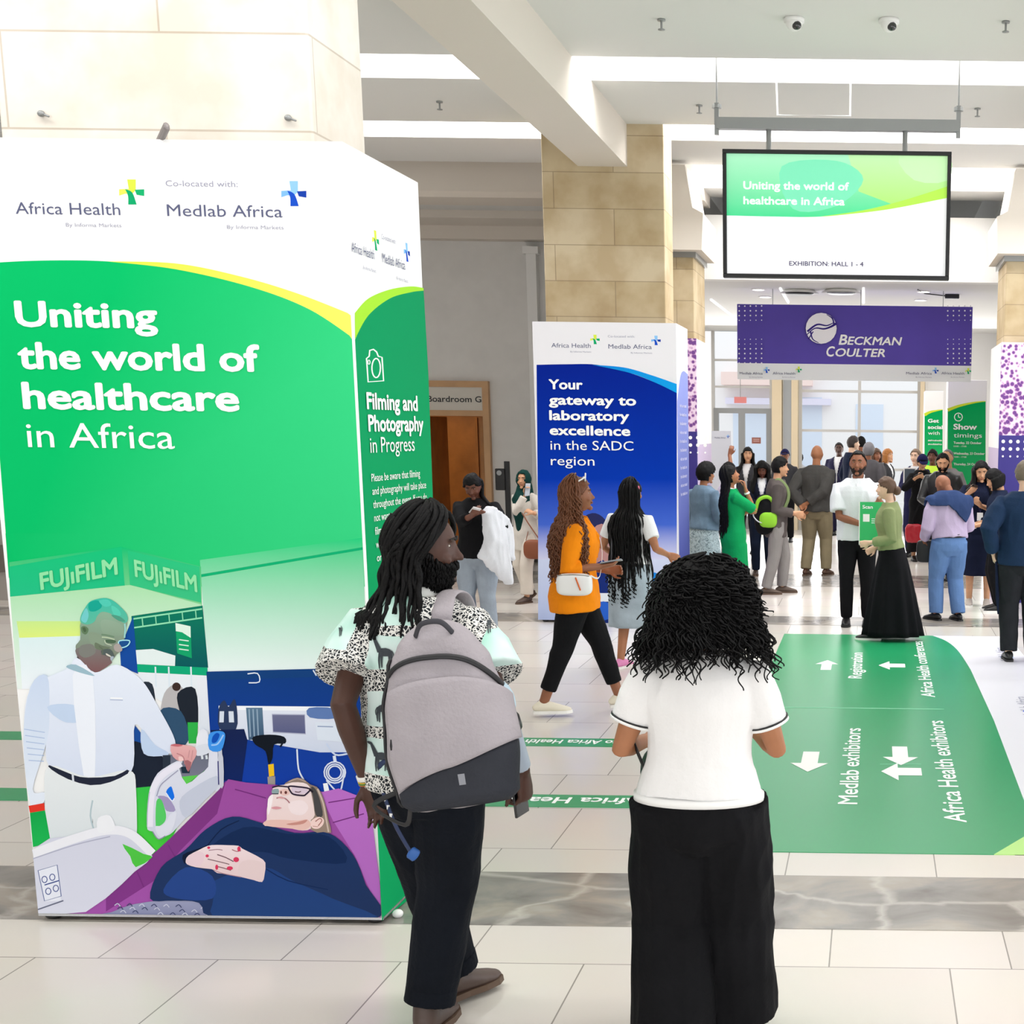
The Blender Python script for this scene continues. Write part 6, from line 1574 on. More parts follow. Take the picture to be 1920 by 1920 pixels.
for i in range(2100):
    az = math.radians(rnd.uniform(-150, 150)); q = rnd.uniform(.35, 1.0) ** .5; t0 = rnd.uniform(0.0, .5) if i % 5 else rnd.uniform(0, .06); t1 = min(1.06, t0 + rnd.uniform(.35, .6)) * rnd.uniform(.84, 1.05)
    n_ = 44; turns = rnd.uniform(2.6, 4.6); am = rnd.uniform(.006, .013); ph = rnd.uniform(0, 6.3); pts = []
    jx, jy = rnd.uniform(-.012, .012), rnd.uniform(-.012, .012)
    for j in range(n_):
        u = j / (n_ - 1); p = bell(az + jx * 6 * u, t0 + (t1 - t0) * u, q); a2 = u * turns * 6.283 + ph
        pts.append(p + V((math.cos(a2) * am + jx * u * 2, math.sin(a2) * am + jy * u * 2, math.cos(a2 * .5 + ph) * .006)))
    sp.append(pts)
for i in range(900):
    az = math.radians(rnd.uniform(-175, 175)); q = rnd.uniform(.88, 1.2); t0 = rnd.uniform(0, .3) ** 1.3; jz = rnd.uniform(-.012, .018); t1 = t0 + rnd.uniform(.12, .3); am = rnd.uniform(.010, .020); ph = rnd.uniform(0, 6.3); turns = rnd.uniform(1.0, 2.2)
    if abs(az) > 2.0 and t1 > .25: continue
    sp.append([bell(az, t0 + (t1 - t0) * j / 22, q) + V((math.cos(j / 22 * turns * 6.283 + ph) * am, math.sin(j / 22 * turns * 6.283 + ph) * am, math.cos(j / 11 * turns * 3 + ph) * .010 + jz)) for j in range(23)])
for i in range(60):
    az = math.radians(-150 + i * 5); core.append([bell(az, t, .62) for t in (.12, .3, .5, .68, .8)]); core.append([bell(az, t, .3) for t in (.15, .35, .55, .75)])
C2.mass('hair_core', H_black, core, r=.034, voxel=.012, rough=.008)
C2.strands('curls', H_black, sp, r=.0040, sides=4, taper=.6)
b = MB(); e_ = C2.E['l']
pl_ = [C2.loc(('px', 1184, 1380, .06)), C2.loc(('px', 1196, 1412, .02)), C2.loc(('px', 1212, 1450, .06))]
hbg = thing('shoulder_bag', 'thin black bag strap with dark pouch at the left elbow of the curly-haired woman', 'bag', C2.world(pl_[2]))
loc_ = lambda p: C2.world(p) - C2.world(pl_[2])
b = MB(); b.tube(spline([loc_(p) for p in pl_], 5), [(.008, .004)], 8); b.build('strap', M_dark, hbg, True)
b = MB(); b.ell((-.01, .24, -.05), (.05, .07, .08), None, 16, 12); b.build('pouch', M_dark, hbg, True); MB().ell((0.0, -.002, .004), (.006, .006, .008)).build('buckle', M_chrome, hbg, True)
# ================================================================== people in the middle of the hall
def cl(n, c, **k): return cloth(n, c, **k)
M_black = cl('black_cloth', '111114'); M_navy = cl('navy_cloth', '182138'); M_whitec = cl('white_cotton', 'EDEEF0', var=.03); M_denim = cl('blue_denim', '3C4F6B', var=.25)
M_char = cl('charcoal_cloth', '3A3A3E'); M_blackshoe = mat('black_leather', '141416', .4); M_wsneak = mat('white_sneaker', 'ECEAE4', .6)

# ---- woman in the orange blazer
O3 = Person('woman in orange blazer and black trousers striding to the right, long wavy auburn hair', (1086, 1338), 897, -78, S_brown, 'f', lean=(2, 0, 0), head=(0, -6, 0), voxel=.007, w=1.1,
            rh=('px', 1128, 1062, -.12), lh=(-.14, .24, 1.06), rp=(.3, -1, -.5), lp=(-.3, -1, -.4), la=(-.07, .30, .115), ra=(.07, -.26, .09), lpt=-12, curl=(40, 28), hdir=((.3, 1, .1), (.1, 1, .18)), palm=((1, 0, 0), (-.2, -.1, 1)),
            shoe=('trainer', mat('cream_trainer', 'E6DECB', .7), W_sole, .0))
O3.top('inner_top', M_whitec, sleeve=0, hem=.9, ease=.012, neck=1.43)
bz = O3.top('blazer', cl('orange_cloth', 'F08A10', var=.08), sleeve=1.38, hem=.79, ease=.028, r0=.074, r1=.056, flare=.10, fold=.007, openw=lambda z: .015 + .05 * max(0, (z - 1.1)) + .06 * max(0, 1.0 - z))
b = MB()
for sx in (-1, 1): b.tube([O3.T((sx * .05, -.045, 1.475)), O3.T((sx * .075, .05, 1.45)), O3.T((sx * .06, .135, 1.33)), O3.T((sx * .02, .150, 1.18))], [(.02, .006), (.028, .006), (.032, .006), (.006, .004)], 8)
O3.add('lapels', b, cl('orange_cloth', 'F08A10'), bz)
O3.trousers('trousers', M_black, hem=.165, r=(.108, .078, .056), ease=.012, fold=.006)
O3.cap('hair', H_auburn, th=.018, line=.52, side=-.2, nape=-.6, rough=.008, back=.015)
rnd = random.Random(21); sp = []
for i in range(300):
    sp.append(O3.fall(rnd.uniform(-95, 95), rnd.uniform(-5, 85), rnd.uniform(.38, .60), spread=rnd.uniform(-.01, .07), push=rnd.uniform(.006, .04), wave=rnd.uniform(.008, .014), wl=rnd.uniform(.05, .08), n=38, hg=1.06, clear=.035 + rnd.uniform(0, .04), seed=rnd.uniform(0, 6)))
O3.strands('wavy_locks', H_auburn, sp, r=.0065, sides=5)
b = MB(); b.tube([O3.Hc + O3.RH @ V((.09, -.02, -.045)), O3.Hc + O3.RH @ V((.092, -.02, -.06))], [.012], 8); O3.add('earring', b, mat('gold', 'D9B25A', .25, metal=.9))
phone('phone held out flat by the woman in the orange blazer', O3, 'r', mat('phone_silver', '8B8F98', .3))
hd3 = lambda p: O3.world(O3.Hc + O3.RH @ V(p))
g = thing('sunglasses', 'white-framed sunglasses pushed up on the auburn hair', 'sunglasses', hd3((0, .05, .13)))
b = MB(); lo3 = lambda p: hd3(p) - hd3((0, .05, .13))
for sx in (-1, 1):
    b.tube([lo3((sx * .04 + .03 * math.cos(t), .062 + .004 * math.sin(t), .128 + .026 * math.sin(t))) for t in np.linspace(0, 6.28, 15)], [.005], 6)
    b.tube([lo3((sx * .072, .06, .13)), lo3((sx * .088, .0, .10)), lo3((sx * .09, -.05, .05))], [.005], 6)
b.tube([lo3((-.01, .064, .132)), lo3((.01, .064, .132))], [.005], 6); b.build('frame', mat('white_acetate', 'F3F3F3', .3), g, True)
b = MB()
for sx in (-1, 1): b.ell(lo3((sx * .04, .062, .128)), (.027, .004, .023), O3.Rw @ O3.RH, 12, 8)
b.build('lenses', M_glassy, g, True)
c3 = at_y(1077, 1096, O3.base.y - .27); hb = thing('crossbody_bag', 'small white crossbody bag on the hip of the woman in the orange blazer', 'bag', c3)
def soft_box(mbx, c, sx, sy, sz, e=3.5, n=28, m=18, R=None):
    vs, fs = ball(n, m); o = []
    for d in vs:
        q = V([math.copysign(abs(x) ** (2 / e), x) for x in d]); q = V((q.x * sx, q.y * sy, q.z * sz)); o.append((R @ q if R else q) + V(c))
    mbx.add(o, fs)
mb = MB(); soft_box(mb, (0, 0, 0), .12, .045, .075, 4); mb.build('pouch', mat('white_leather', 'ECEAEA', .5), hb, True)
mb = MB(); mb.tube([(-.105, -.03, .062), (0, -.035, .07), (.105, -.03, .062)], [.004], 6); mb.build('zip', M_alu, hb, True)
mb = MB(); mb.tube([(.02, -.05, .05), (.05, -.055, -.03)], [.005], 6); mb.build('tassel', mat('orange_leather', 'D9641E', .6), hb, True)
mb = MB(); sp_ = [O3.world(O3.T(p)) - c3 for p in ((.10, -.15, 1.0), (.0, -.18, 1.25), (-.09, -.10, 1.475), (-.10, .04, 1.48), (-.02, .175, 1.3), (.08, .17, 1.05))]
mb.tube(spline([V((-.11, 0, .06))] + sp_ + [V((.11, 0, .06))], 6), [(.006, .002)], 6); mb.build('strap', mat('white_leather', 'ECEAEA', .5), hb, True)

# ---- woman with the waist-long braids
B4 = Person('woman with very long black braids in white tee and pale denim skirt, seen from behind', (1186, 1253), 899, -22, S_mid, 'f', lean=(1, 0, 0), head=(-8, 0, 0), voxel=.007, w=1.12,
            lh=(-.20, .20, 1.0), rh=('px', 1252, 1040, .06), lp=(-.8, -.8, -.3), rp=(.5, -1, -.6), la=(-.10, -.04, .09), ra=(.12, .14, .09), curl=(30, 35), hdir=(None, (.9, .5, -.35)), shoe=None)
B4.top('tee', M_whitec, sleeve=.62, hem=.98, ease=.018, r0=.07, r1=.066, fold=.005)
B4.skirt('denim_skirt', cl('pale_denim', 'A3B1BC', var=.18), .40, 1.04, .20, .17, 7, .012)
B4.shoes(('trainer', mat('pink_trainer', 'E58FC0', .6), W_sole, 0))
for o_ in list(B4.root.children):
    if o_.name.startswith('trainer'):
        pass
B4.cap('hair', H_black, th=.014, line=.55, side=-.25, nape=-.6, rough=.004)
rnd = random.Random(31); sp = []
for i in range(130):
    sp.append(B4.fall(rnd.uniform(-88, 88), rnd.uniform(-5, 84), rnd.uniform(.72, .97), spread=rnd.uniform(-.06, .01), push=rnd.uniform(.004, .03), wave=.004, wl=rnd.uniform(.1, .2), n=34, hg=1.05, clear=.03 + rnd.uniform(0, .03), seed=rnd.uniform(0, 6)))
    if i % 2 == 0:
        q = sp[-1]; e = q[-1]; am = rnd.uniform(.01, .02)
        sp.append(q[-6:-3] + [q[-3] + V((math.cos(t) * am, math.sin(t) * am, -.006 * t)) for t in np.linspace(0, 18, 22)])
B4.strands('braids', H_black, sp, r=.0075, sides=5, taper=.55)
b = MB(); b.ell(B4.Hc + B4.RH @ V((.088, -.02, .05)), (.02, .015, .025)); B4.add('hair_flower', b, mat('pink_flower', 'E36E8A', .6))
b = MB(); b.tube([B4.T((-.09, -.075, 1.475)), B4.T((-.115, -.135, 1.36)), B4.T((-.10, -.15, 1.2)), B4.T((-.11, -.14, 1.02))], [(.012, .003)], 6); B4.add('bag_strap', b, mat('grey_strap', '5D5F66', .6))

# ---- woman with a phone by the boardroom door
K5 = Person('woman in black top looking down at her phone outside the boardroom', (902, 1206), 882, 176, S_dark, 'f', head=(4, 30, 4), voxel=.008, w=1.16,
            rh=('px', 886, 966, -.36), lh=('px', 912, 964, -.34), rp=(.7, -.3, -1), lp=(-.7, -.3, -1), curl=(50, 50), hdir=((.45, .6, .3), (-.45, .6, .3)), palm=((0, -.6, 1), (0, -.6, 1)), shoe=('shoe', M_wsneak, W_sole, 0))
K5.top('black_top', M_black, sleeve=1.5, hem=.90, ease=.022, r0=.076, r1=.05, fold=.005)
K5.trousers('jeans', cl('pale_grey_denim', '96A0AC', var=.15), hem=.07, r=(.105, .08, .07))
K5.cap('hair', H_black, th=.014, line=.5, side=-.2, nape=-.6)
K5.mass('ponytail', H_black, [K5.fall(a, 10, .22, spread=.0, push=.01, hg=1.02) for a in (-30, -50, -65)], r=.02)
b = MB(); b.ell(K5.Hc + K5.RH @ V((0, -.09, .05)), (.045, .04, .045)); K5.add('bun', b, H_black)
phone('white phone held in both hands by the woman in black top', K5, 'r', mat('phone_white', 'E9E9EC', .3))
dj = thing('draped_jacket', 'white jacket draped over the arm of the woman in black top', 'jacket', K5.world(K5.E['l']))
mb = MB(); b0 = K5.world(K5.E['l']); w0 = K5.world(K5.W['l'])
for i in range(7):
    t = i / 6; p = b0.lerp(w0, t * .9) - b0
    mb.tube([p + V((.05 - .1 * t, -.04, -.50 + .12 * t)), p + V((.02, -.055, -.2)), p + V((0, -.05, .02)), p + V((.02, .02, .065)), p + V((.03, .075, -.02)), p + V((.04, .09, -.30))], [(.05, .02)], 8)
me = remesh(mb, .012, 1, 4); crumple(me, .012, (14, 14, 5), 2); link('cloth_fold', me, cl('white_jacket_cloth', 'DDDFE6', var=.05), dj, True)

# ---- woman in the green headscarf, partly behind the blue box
F6 = Person('woman in dark green headscarf phoning beside the left edge of the blue box', (990, 1128), 882, 150, S_tan, 'f', head=(20, 0, 0), voxel=.008, rh=('px', 986, 928, -.10), rp=(.8, .2, -1), lh=('px', 1000, 962, -.3), lp=(-.7, -.2, -1), curl=(45, 45), hdir=((.6, .4, .3), (-.15, 0, 1)), palm=(None, (-1, .2, 0)), la=(-.1, .12, .09), ra=(.12, -.16, .12), rpt=25, shoe=('shoe', M_brownshoe, Br_sole, 0))
F6.top('cream_coat', cl('cream_coat_cloth', 'D8D1C8'), sleeve=1.85, hem=.70, ease=.03, r0=.072, r1=.055)
F6.trousers('cream_trousers', cl('cream_cloth', 'DDD3C7', var=.06), hem=.1, r=(.1, .085, .08))
M_scarf = cl('dark_green_scarf', '123A36')
F6.cap('headscarf', M_scarf, th=.02, line=.6, side=-.9, nape=-1.1, rough=.003, face_w=.2)
mb = MB(); mb.tube([F6.Hc + V((0, -.02, -.06)), F6.T((0, .0, 1.46)), F6.T((0, .03, 1.36)), F6.T((0, .06, 1.15)), F6.T((0, .07, .98))], [(.085, .085), (.12, .1), (.16, .12), (.11, .10), (.06, .08)], 18, (1, 0, 0)); me = remesh(mb, .009, F6.k, 3); crumple(me, .008, (10, 10, 6), 3); F6.add('scarf_drape', me, M_scarf)
phone('black phone at the ear of the woman in green headscarf', F6, 'r')
c6 = at_y(1000, 1030, F6.base.y - .2); t = thing('shoulder_bag', 'brown shoulder bag on the woman in green headscarf', 'bag', c6); mb = MB(); soft_box(mb, (0, 0, 0), .11, .05, .11, 3); mb.build('pouch', mat('tan_leather', '8A4B2C', .5), t, True)
mb = MB(); mb.tube(spline([V((-.08, 0, .1)), F6.world(F6.T((-.05, -.12, 1.3))) - c6, F6.world(F6.T((-.10, .0, 1.47))) - c6, F6.world(F6.T((-.05, .13, 1.25))) - c6, V((.08, 0, .1))], 5), [(.008, .003)], 6); mb.build('strap', mat('tan_leather', '8A4B2C', .5), t, True)

# ================================================================== the group right of the blue box
J7 = Person('woman with short dark afro in pale denim jacket and patterned skirt', (1322, 1136), 868, -38, S_mid, 'f', head=(-15, 6, 0), w=1.1, voxel=.009, lh=(-.24, .06, .86), rh=(.18, .22, .98), rp=(.5, -1, -.3), shoe=('shoe', M_blackshoe, B_sole, 0))
J7.top('denim_jacket', cl('washed_denim', '6D8499', var=.25), sleeve=1.75, hem=.94, ease=.032, r0=.078, r1=.062, fold=.009)
def patterned(name, base, ink, sc):
    m = mat(name, base, .85); nt, N, L = nodes(m); b_ = N['Principled BSDF']; tc = N.new('ShaderNodeTexCoord')
    w_ = N.new('ShaderNodeTexNoise'); w_.inputs['Scale'].default_value = sc; w_.inputs['Distortion'].default_value = 2.5; L.new(tc.outputs['Object'], w_.inputs['Vector'])
    r_ = N.new('ShaderNodeValToRGB'); e = r_.color_ramp.elements; e[0].position = .46; e[0].color = (*lin(base), 1); e[1].position = .5; e[1].color = (*lin(ink), 1); x = e.new(.56); x.color = (*lin(base), 1); L.new(w_.outputs['Fac'], r_.inputs[0]); L.new(r_.outputs[0], b_.inputs['Base Color']); return m
J7.skirt('patterned_skirt', patterned('leaf_print', 'B9CBD2', '2E4A5A', 16), .40, 1.0, .23, .2, 5, .012)
J7.cap('hair', H_black, th=.034, line=.45, side=-.22, nape=-.62, rough=.006, fscale=120)
G8 = Person('laughing woman in bright green dress with long black braids, hand at her mouth', (1378, 1150), 872, -68, S_mid, 'f', lean=(-4, 0, 0), head=(0, -14, 0), w=1.05, voxel=.008, rh=('px', 1398, 918, -.05), rp=(.2, -.2, -1), lh=('px', 1404, 958, .02), lp=(-.3, -.6, -1), curl=(50, 40), hdir=((1, .2, 0), (-.12, -.2, 1)), palm=((0, 1, 0), (-.3, -1, 0)), shoe=('shoe', M_blackshoe, B_sole, 0))
G8.top('green_dress', cl('emerald_cloth', '0B9A58', var=.06), sleeve=(1.0, .98), hem=.84, ease=.016, r0=.07, r1=.062, low=(.52, .185, .165), fold=.004)
G8.cap('hair', H_black, th=.012, line=.5, side=-.2, nape=-.6); rnd = random.Random(5)
G8.strands('braids', H_black, [G8.fall(rnd.uniform(-60, 70), rnd.uniform(0, 80), rnd.uniform(.5, .7), spread=rnd.uniform(-.03, .03), push=rnd.uniform(.004, .02), wave=.003, n=26, hg=1.05, seed=i) for i in range(70)], r=.009, sides=5)
b = MB(); b.tube([G8.E['r'].lerp(G8.W['r'], .78), G8.E['r'].lerp(G8.W['r'], .86)], [.034], 12, rnd=False); G8.add('bracelet', b, M_white)
b = MB(); b.tube([G8.T((0, -.01, 1.455)), G8.T((0, .0, 1.485))], [(.075, .07), (.07, .066)], 20, (1, 0, 0), rnd=False); G8.add('white_collar', b, M_whitec)
P9 = Person('woman with arm raised behind the laughing woman in green', (1364, 0), 866, -60, S_brown, 'f', voxel=.011, at_Y=17.2, rh=('px', 1368, 851, .1), rp=(1, 0, -.5), hdir=(None, (.3, .2, 1)), curl=(25, 35), shoe=('shoe', M_wsneak, W_sole, 0))
P9.top('white_top', M_whitec, sleeve=.6, hem=.9); P9.trousers('trousers', M_char); P9.cap('hair', H_black)
P10 = Person('long-haired woman in dark jacket and white tee nearest the grey lobby door', (1402, 0), 838, 172, S_tan, 'f', voxel=.011, at_Y=22.5, head=(15, 0, 0), shoe=('shoe', M_blackshoe, B_sole, 0))
def suit(p, jm, sm, tm, hem=.82, ow=None, **kw):
    p.top('shirt', sm, sleeve=0, hem=.9, ease=.008, neck=1.475)
    j = p.top('jacket', jm, sleeve=1.86, hem=hem, ease=.03, r0=.072, r1=.05, openw=ow or (lambda z: .012 + .2 * max(0, z - 1.14)), **kw)
    p.trousers('trousers', tm)
    return j
suit(P10, M_char, M_whitec, M_black)
P10.cap('hair', H_black, th=.012, line=.5, side=-.2, nape=-.6); P10.mass('long_hair', H_black, [P10.fall(a, e, .28, spread=.02, hg=1.03) for a in range(-105, 106, 15) for e in (5,)], r=.022, voxel=.012)
N11 = Person('woman in navy blazer looking down at her phone, long dark hair and lanyard', (1430, 1079), 861, 180, S_dark, 'f', head=(0, 26, 0), voxel=.009, rh=('px', 1424, 948, -.28), lh=('px', 1441, 948, -.28), rp=(.8, -.2, -1), lp=(-.8, -.2, -1), curl=(50, 50), hdir=((.5, .7, .3), (-.5, .7, .3)), palm=((0, -.5, 1), (0, -.5, 1)), shoe=('shoe', mat('dark_brown_shoe', '33241E', .5), Br_sole, 0))
suit(N11, cl('dark_navy_blazer', '171B2C'), M_whitec, cl('indigo_jeans', '131C30'))
N11.cap('hair', H_black, th=.022, line=.48, side=-.2, nape=-.6); N11.mass('long_hair', H_black, [N11.fall(a, e, .30, spread=.035, hg=1.06, push=.02) for a in range(-112, 113, 14) for e in (10,)], r=.03, voxel=.012)
def lanyard(p, col, n=''):
    b = MB()
    for sx in (-1, 1): b.tube([p.T((sx * .06, -.02, 1.487)), p.T((sx * .055, .07, 1.44)), p.T((sx * .035, .140, 1.28)), p.T((.0, .145, 1.12))], [(.008, .002)], 6)
    l_ = p.add('lanyard', b, mat('ribbon_' + col, col, .6)); b = MB(); q = p.T((0, .152, 1.08)); b.box(q.x - .035, q.x + .035, q.y - .002, q.y + .003, q.z - .05, q.z + .045); p.add('badge', b, M_white, l_, False)
lanyard(N11, '3A3F8E'); phone('phone held by the woman in navy blazer', N11, 'r')

M12 = Person('man in grey-brown jacket carrying a lime green backpack, facing right', (1456, 1113), 858, -82, S_tan, 'm', lean=(2, 0, 0), voxel=.008, rh=('px', 1490, 962, -.1), rp=(.2, -1, -.6), lh=(-.12, .26, 1.02), lp=(-.2, -1, -.5), la=(-.1, .08, .09), ra=(.1, -.14, .09), w=.98, shoe=('shoe', mat('olive_brown_shoe', '5C4C42', .6), Br_sole, 0))
M12.top('jacket', cl('taupe_jacket', '57504E', var=.1), sleeve=1.86, hem=.74, ease=.03, r0=.072, r1=.054, fold=.007)
M12.trousers('trousers', cl('grey_trousers', '8C8886', var=.06), r=(.105, .08, .066)); M12.cap('hair', H_black, th=.018, line=.5, side=-.05, nape=-.5, top=.012)
c = at_y(1437, 965, M12.base.y - .05)
bp2 = thing('backpack', 'lime green and black backpack on the man in grey-brown jacket', 'backpack', c)
mb = MB(); soft_box(mb, (0, 0, 0), .14, .16, .24, 3); me = remesh(mb, .012, 1, 2); crumple(me, .008, (10, 10, 8), 5); link('main_body', me, M_black, bp2, True)
mb = MB(); soft_box(mb, (.03, -.115, -.05), .11, .07, .10, 3); mb.build('side_pocket', mat('lime_fabric', '8BCB2A', .7), bp2, True)
mb = MB(); mb.tube(spline([(-.12, -.14, .05), (-.08, -.15, .18), (.02, -.15, .22), (.09, -.14, .16), (.10, -.14, .04)], 5), [(.022, .012)], 8); mb.build('trim_band', mat('lime_fabric', '8BCB2A', .7), bp2, True)
mb = MB(); mb.tube(spline([(-.13, -.05, .12), (-.15, -.1, .0), (-.09, -.165, -.07), (-.02, -.17, -.09)], 5), [(.008, .004)], 6); mb.build('grey_strap', mat('pale_webbing', 'C9CCD2', .6), bp2, True)
mb = MB(); mb.tube(spline([V((.09, -.08, .22)), M12.world(M12.T((.12, -.02, 1.475))) - c, M12.world(M12.T((.13, .11, 1.38))) - c, M12.world(M12.T((.15, .12, 1.2))) - c, V((.10, -.12, -.12))], 5), [(.02, .004)], 8); mb.build('shoulder_strap', mat('olive_webbing', '6F8050', .7), bp2, True)
W13 = Person('woman with short curly dark hair in white blazer and pale jeans', (1497, 990), 848, 178, S_mid, 'f', voxel=.011, shoe=('shoe', M_wsneak, W_sole, 0), rh=(.2, .2, 1.0))
suit(W13, cl('white_blazer', 'E8E4E6', var=.03), M_whitec, cl('sky_denim', '7F9CC4', var=.12)); W13.cap('hair', mat('dark_brown_hair', '2C211E', .6, bump=.4, bscale=120), th=.03, line=.45, side=-.15, nape=-.6, rough=.008, fscale=120)
b = MB(); b.tube([W13.T((0, .13, 1.42)), W13.T((0, .15, 1.18))], [(.012, .004)], 6); W13.add('scarf', b, mat('taupe_scarf', '8A6F6A', .7))
A14 = Person('person in navy cap behind the man with the lime backpack', (1472, 0), 842, 175, S_brown, 'm', voxel=.012, at_Y=24.8, shoe=('shoe', M_blackshoe, B_sole, 0)); A14.top('grey_top', M_char, sleeve=1.8, hem=.85); A14.trousers('trousers', M_black)
def baseball(p, m):
    p.cap('cap', m, th=.016, line=.42, side=.22, nape=.0, rough=0, par=None); b = MB(); b.tube([p.Hc + p.RH @ V((0, .085, .048)), p.Hc + p.RH @ V((0, .14, .035)), p.Hc + p.RH @ V((0, .165, .025))], [(.072, .006), (.066, .006), (.04, .005)], 12, (1, 0, 0)); p.add('cap_peak', b, m)
baseball(A14, cl('navy_cap_cloth', '1B1B44'))
K15 = Person('bald man in charcoal jacket and khaki trousers with hands behind his back', (1530, 1079), 834, -14, S_mid, 'm', w=1.1, voxel=.008, lh=('px', 1507, 950, -.10), rh=('px', 1513, 944, -.17), lp=(-1, -.6, 0), rp=(1, -.6, -.2), curl=(45, 50), hdir=((.5, 0, -1), (-.8, 0, -.6)), palm=((0, -1, 0), (0, -1, 0)), shoe=('shoe', mat('tan_brown_shoe', '54392B', .5), Br_sole, 0), la=(-.13, -.05, .09), ra=(.12, .07, .09), rt=-12)
K15.top('jacket', cl('charcoal_jacket', '4A4947', var=.12), sleeve=1.86, hem=.87, ease=.036, r0=.085, r1=.058, fold=.009); K15.trousers('khaki_trousers', cl('khaki', '8B8066', var=.08), r=(.112, .088, .072))
S16 = Person('man in navy suit and open white shirt facing the camera behind the khaki trousers', (1572, 1004), 829, 163, S_deep, 'm', w=1.1, voxel=.01, shoe=('shoe', M_blackshoe, B_sole, 0), head=(12, 0, 0))
suit(S16, cl('ink_navy_suit', '23213C'), M_whitec, cl('ink_navy_suit', '23213C')); S16.cap('hair', H_black, th=.006, line=.62, side=.0, nape=-.5)
for lb, px, ya, hy, yw, sk, jm in (('dark-haired man in profile farthest back by the lobby glass', 1597, 24.9, 817, -70, S_light, M_navy), ('tall man with cropped hair farthest back beside the dark-haired man', 1614, 27.3, 818, 10, S_brown, M_black)):
    p = Person(lb, (px, 0), hy, yw, sk, 'm', voxel=.012, at_Y=ya, shoe=('shoe', M_blackshoe, B_sole, 0)); p.top('jacket', jm, sleeve=1.85, hem=.82, ease=.03); p.trousers('trousers', M_black); p.cap('hair', H_black if sk is S_brown else mat('dark_brown_hair', '2C211E', .6), th=.012, line=.5, side=-.05, nape=-.5)
G17 = Person('grey-haired person in grey suit with back turned behind the man in white polo', (1626, 1032), 830, -12, S_brown, 'm', w=1.1, voxel=.01, head=(-5, 0, 0), shoe=('shoe', M_blackshoe, B_sole, 0)); G17.top('jacket', cl('mid_grey_suit', '59575B'), sleeve=1.85, hem=.82, ease=.034, r0=.078, r1=.055); G17.trousers('trousers', cl('mid_grey_suit', '59575B')); G17.cap('hair', H_grey, th=.02, line=.5, side=-.1, nape=-.6)
W18 = Person('man in white polo shirt facing the camera, holding the green board', (1606, 1173), 845, 178, S_brown, 'm', w=1.08, voxel=.007, head=(-4, 0, 0), rh=('px', 1618, 984, -.2), rp=(1.2, -.05, -.7), lh=('px', 1648, 938, -.24), lp=(-.6, -.6, -1), curl=(40, 60), hdir=((.2, .3, -1), (-1, .5, .0)), palm=((.2, .9, 0), (0, 1, 0)), shoe=('shoe', M_blackshoe, B_sole, 0))
W18.top('polo_shirt', cl('white_pique', 'E4E8EC', var=.03), sleeve=.8, hem=.865, ease=.03, r0=.082, r1=.086, fold=.008)
b = MB()
for sx in (-1, 1): b.tube([W18.T((0, -.075, 1.50)), W18.T((sx * .06, -.03, 1.495)), W18.T((sx * .058, .04, 1.47)), W18.T((sx * .02, .085, 1.43))], [(.022, .006)], 8)
W18.add('collar', b, cl('white_pique', 'E4E8EC'))
b = MB(); q = W18.T((0, .118, 1.38)); b.box(q.x - .014, q.x + .014, q.y - .012, q.y + .012, q.z - .07, q.z + .05); W18.add('placket', b, cl('white_pique', 'E4E8EC'))
W18.trousers('black_jeans', M_black, r=(.098, .072, .056)); W18.cap('hair', H_black, th=.010, line=.74, side=.0, nape=-.5)
W18.beard(mat('dark_brown_hair', '2C211E', .6, bump=.4, bscale=120), 900, .003, .0035, -.36)
c = at_y(1634, 982, W18.base.y - .33); gb = thing('sign_board', 'green printed board held by the man in white polo', 'board', c)
mb = MB(); hwx = .125; hz_ = .215; mb.box(-hwx, hwx, 0, .008, -hz_, hz_); mb.build('panel', mat('board_green', '2DB866', .6), gb)
mb = MB().box(-hwx, hwx, -.001, 0, -hz_, -hz_ + .006).box(-hwx, -hwx + .008, -.001, 0, -hz_, hz_); mb.build('white_edge', M_white, gb)
text(gb, 'board_lettering', 'Scan', c + V((-.09, 0, .15)), X, Z, .1, .035, M_wtext, .02, .002)
mb = MB().box(-.085, -.02, -.0012, 0, .02, .095); mb.build('white_label', M_white, gb)
for i in range(3): mb = MB().box(.0, .08 - i * .015, -.0012, 0, .045 - i * .02, .052 - i * .02); mb.build('text_line', M_wtext, gb)
for lb, px, ya, hy, yw, sk, hr in (('woman with reddish-blond hair in dark jacket beyond the olive sweater', 1662, 25.6, 842, -120, S_tan, mat('copper_hair', 'A86A2C', .6, bump=.3, bscale=100)), ('woman with brown hair just behind the grey suit shoulder', 1641, 24.6, 841, -150, S_brown, H_brown)):
    p = Person(lb, (px, 0), hy, yw, sk, 'f', voxel=.012, at_Y=ya, shoe=('shoe', M_blackshoe, B_sole, 0)); suit(p, M_char, M_whitec, M_black); p.cap('hair', hr, th=.022, line=.48, side=-.2, nape=-.7); p.mass('bob_hair', hr, [p.fall(a, 5, .10, hg=1.08) for a in range(-110, 111, 18)], r=.022, voxel=.013)
V19 = Person('woman in olive sweater and long black skirt walking to the left', (1668, 1199), 893, 84, S_light, 'f', lean=(3, 0, 0), head=(0, 0, 0), w=1.06, voxel=.007, lh=('px', 1630, 1018, -.12), lp=(-.2, -1, -.3), rh=(.16, .18, .98), rp=(.3, -1, -.2), curl=(45, 35), la=(-.08, .165, .09), ra=(.08, -.08, .09), lpt=0, shoe=('trainer', M_blackshoe, W_sole, 0))
V19.top('olive_sweater', cl('olive_knit', '8A9468', var=.06), sleeve=1.82, hem=.985, ease=.02, r0=.07, r1=.05, fold=.006)
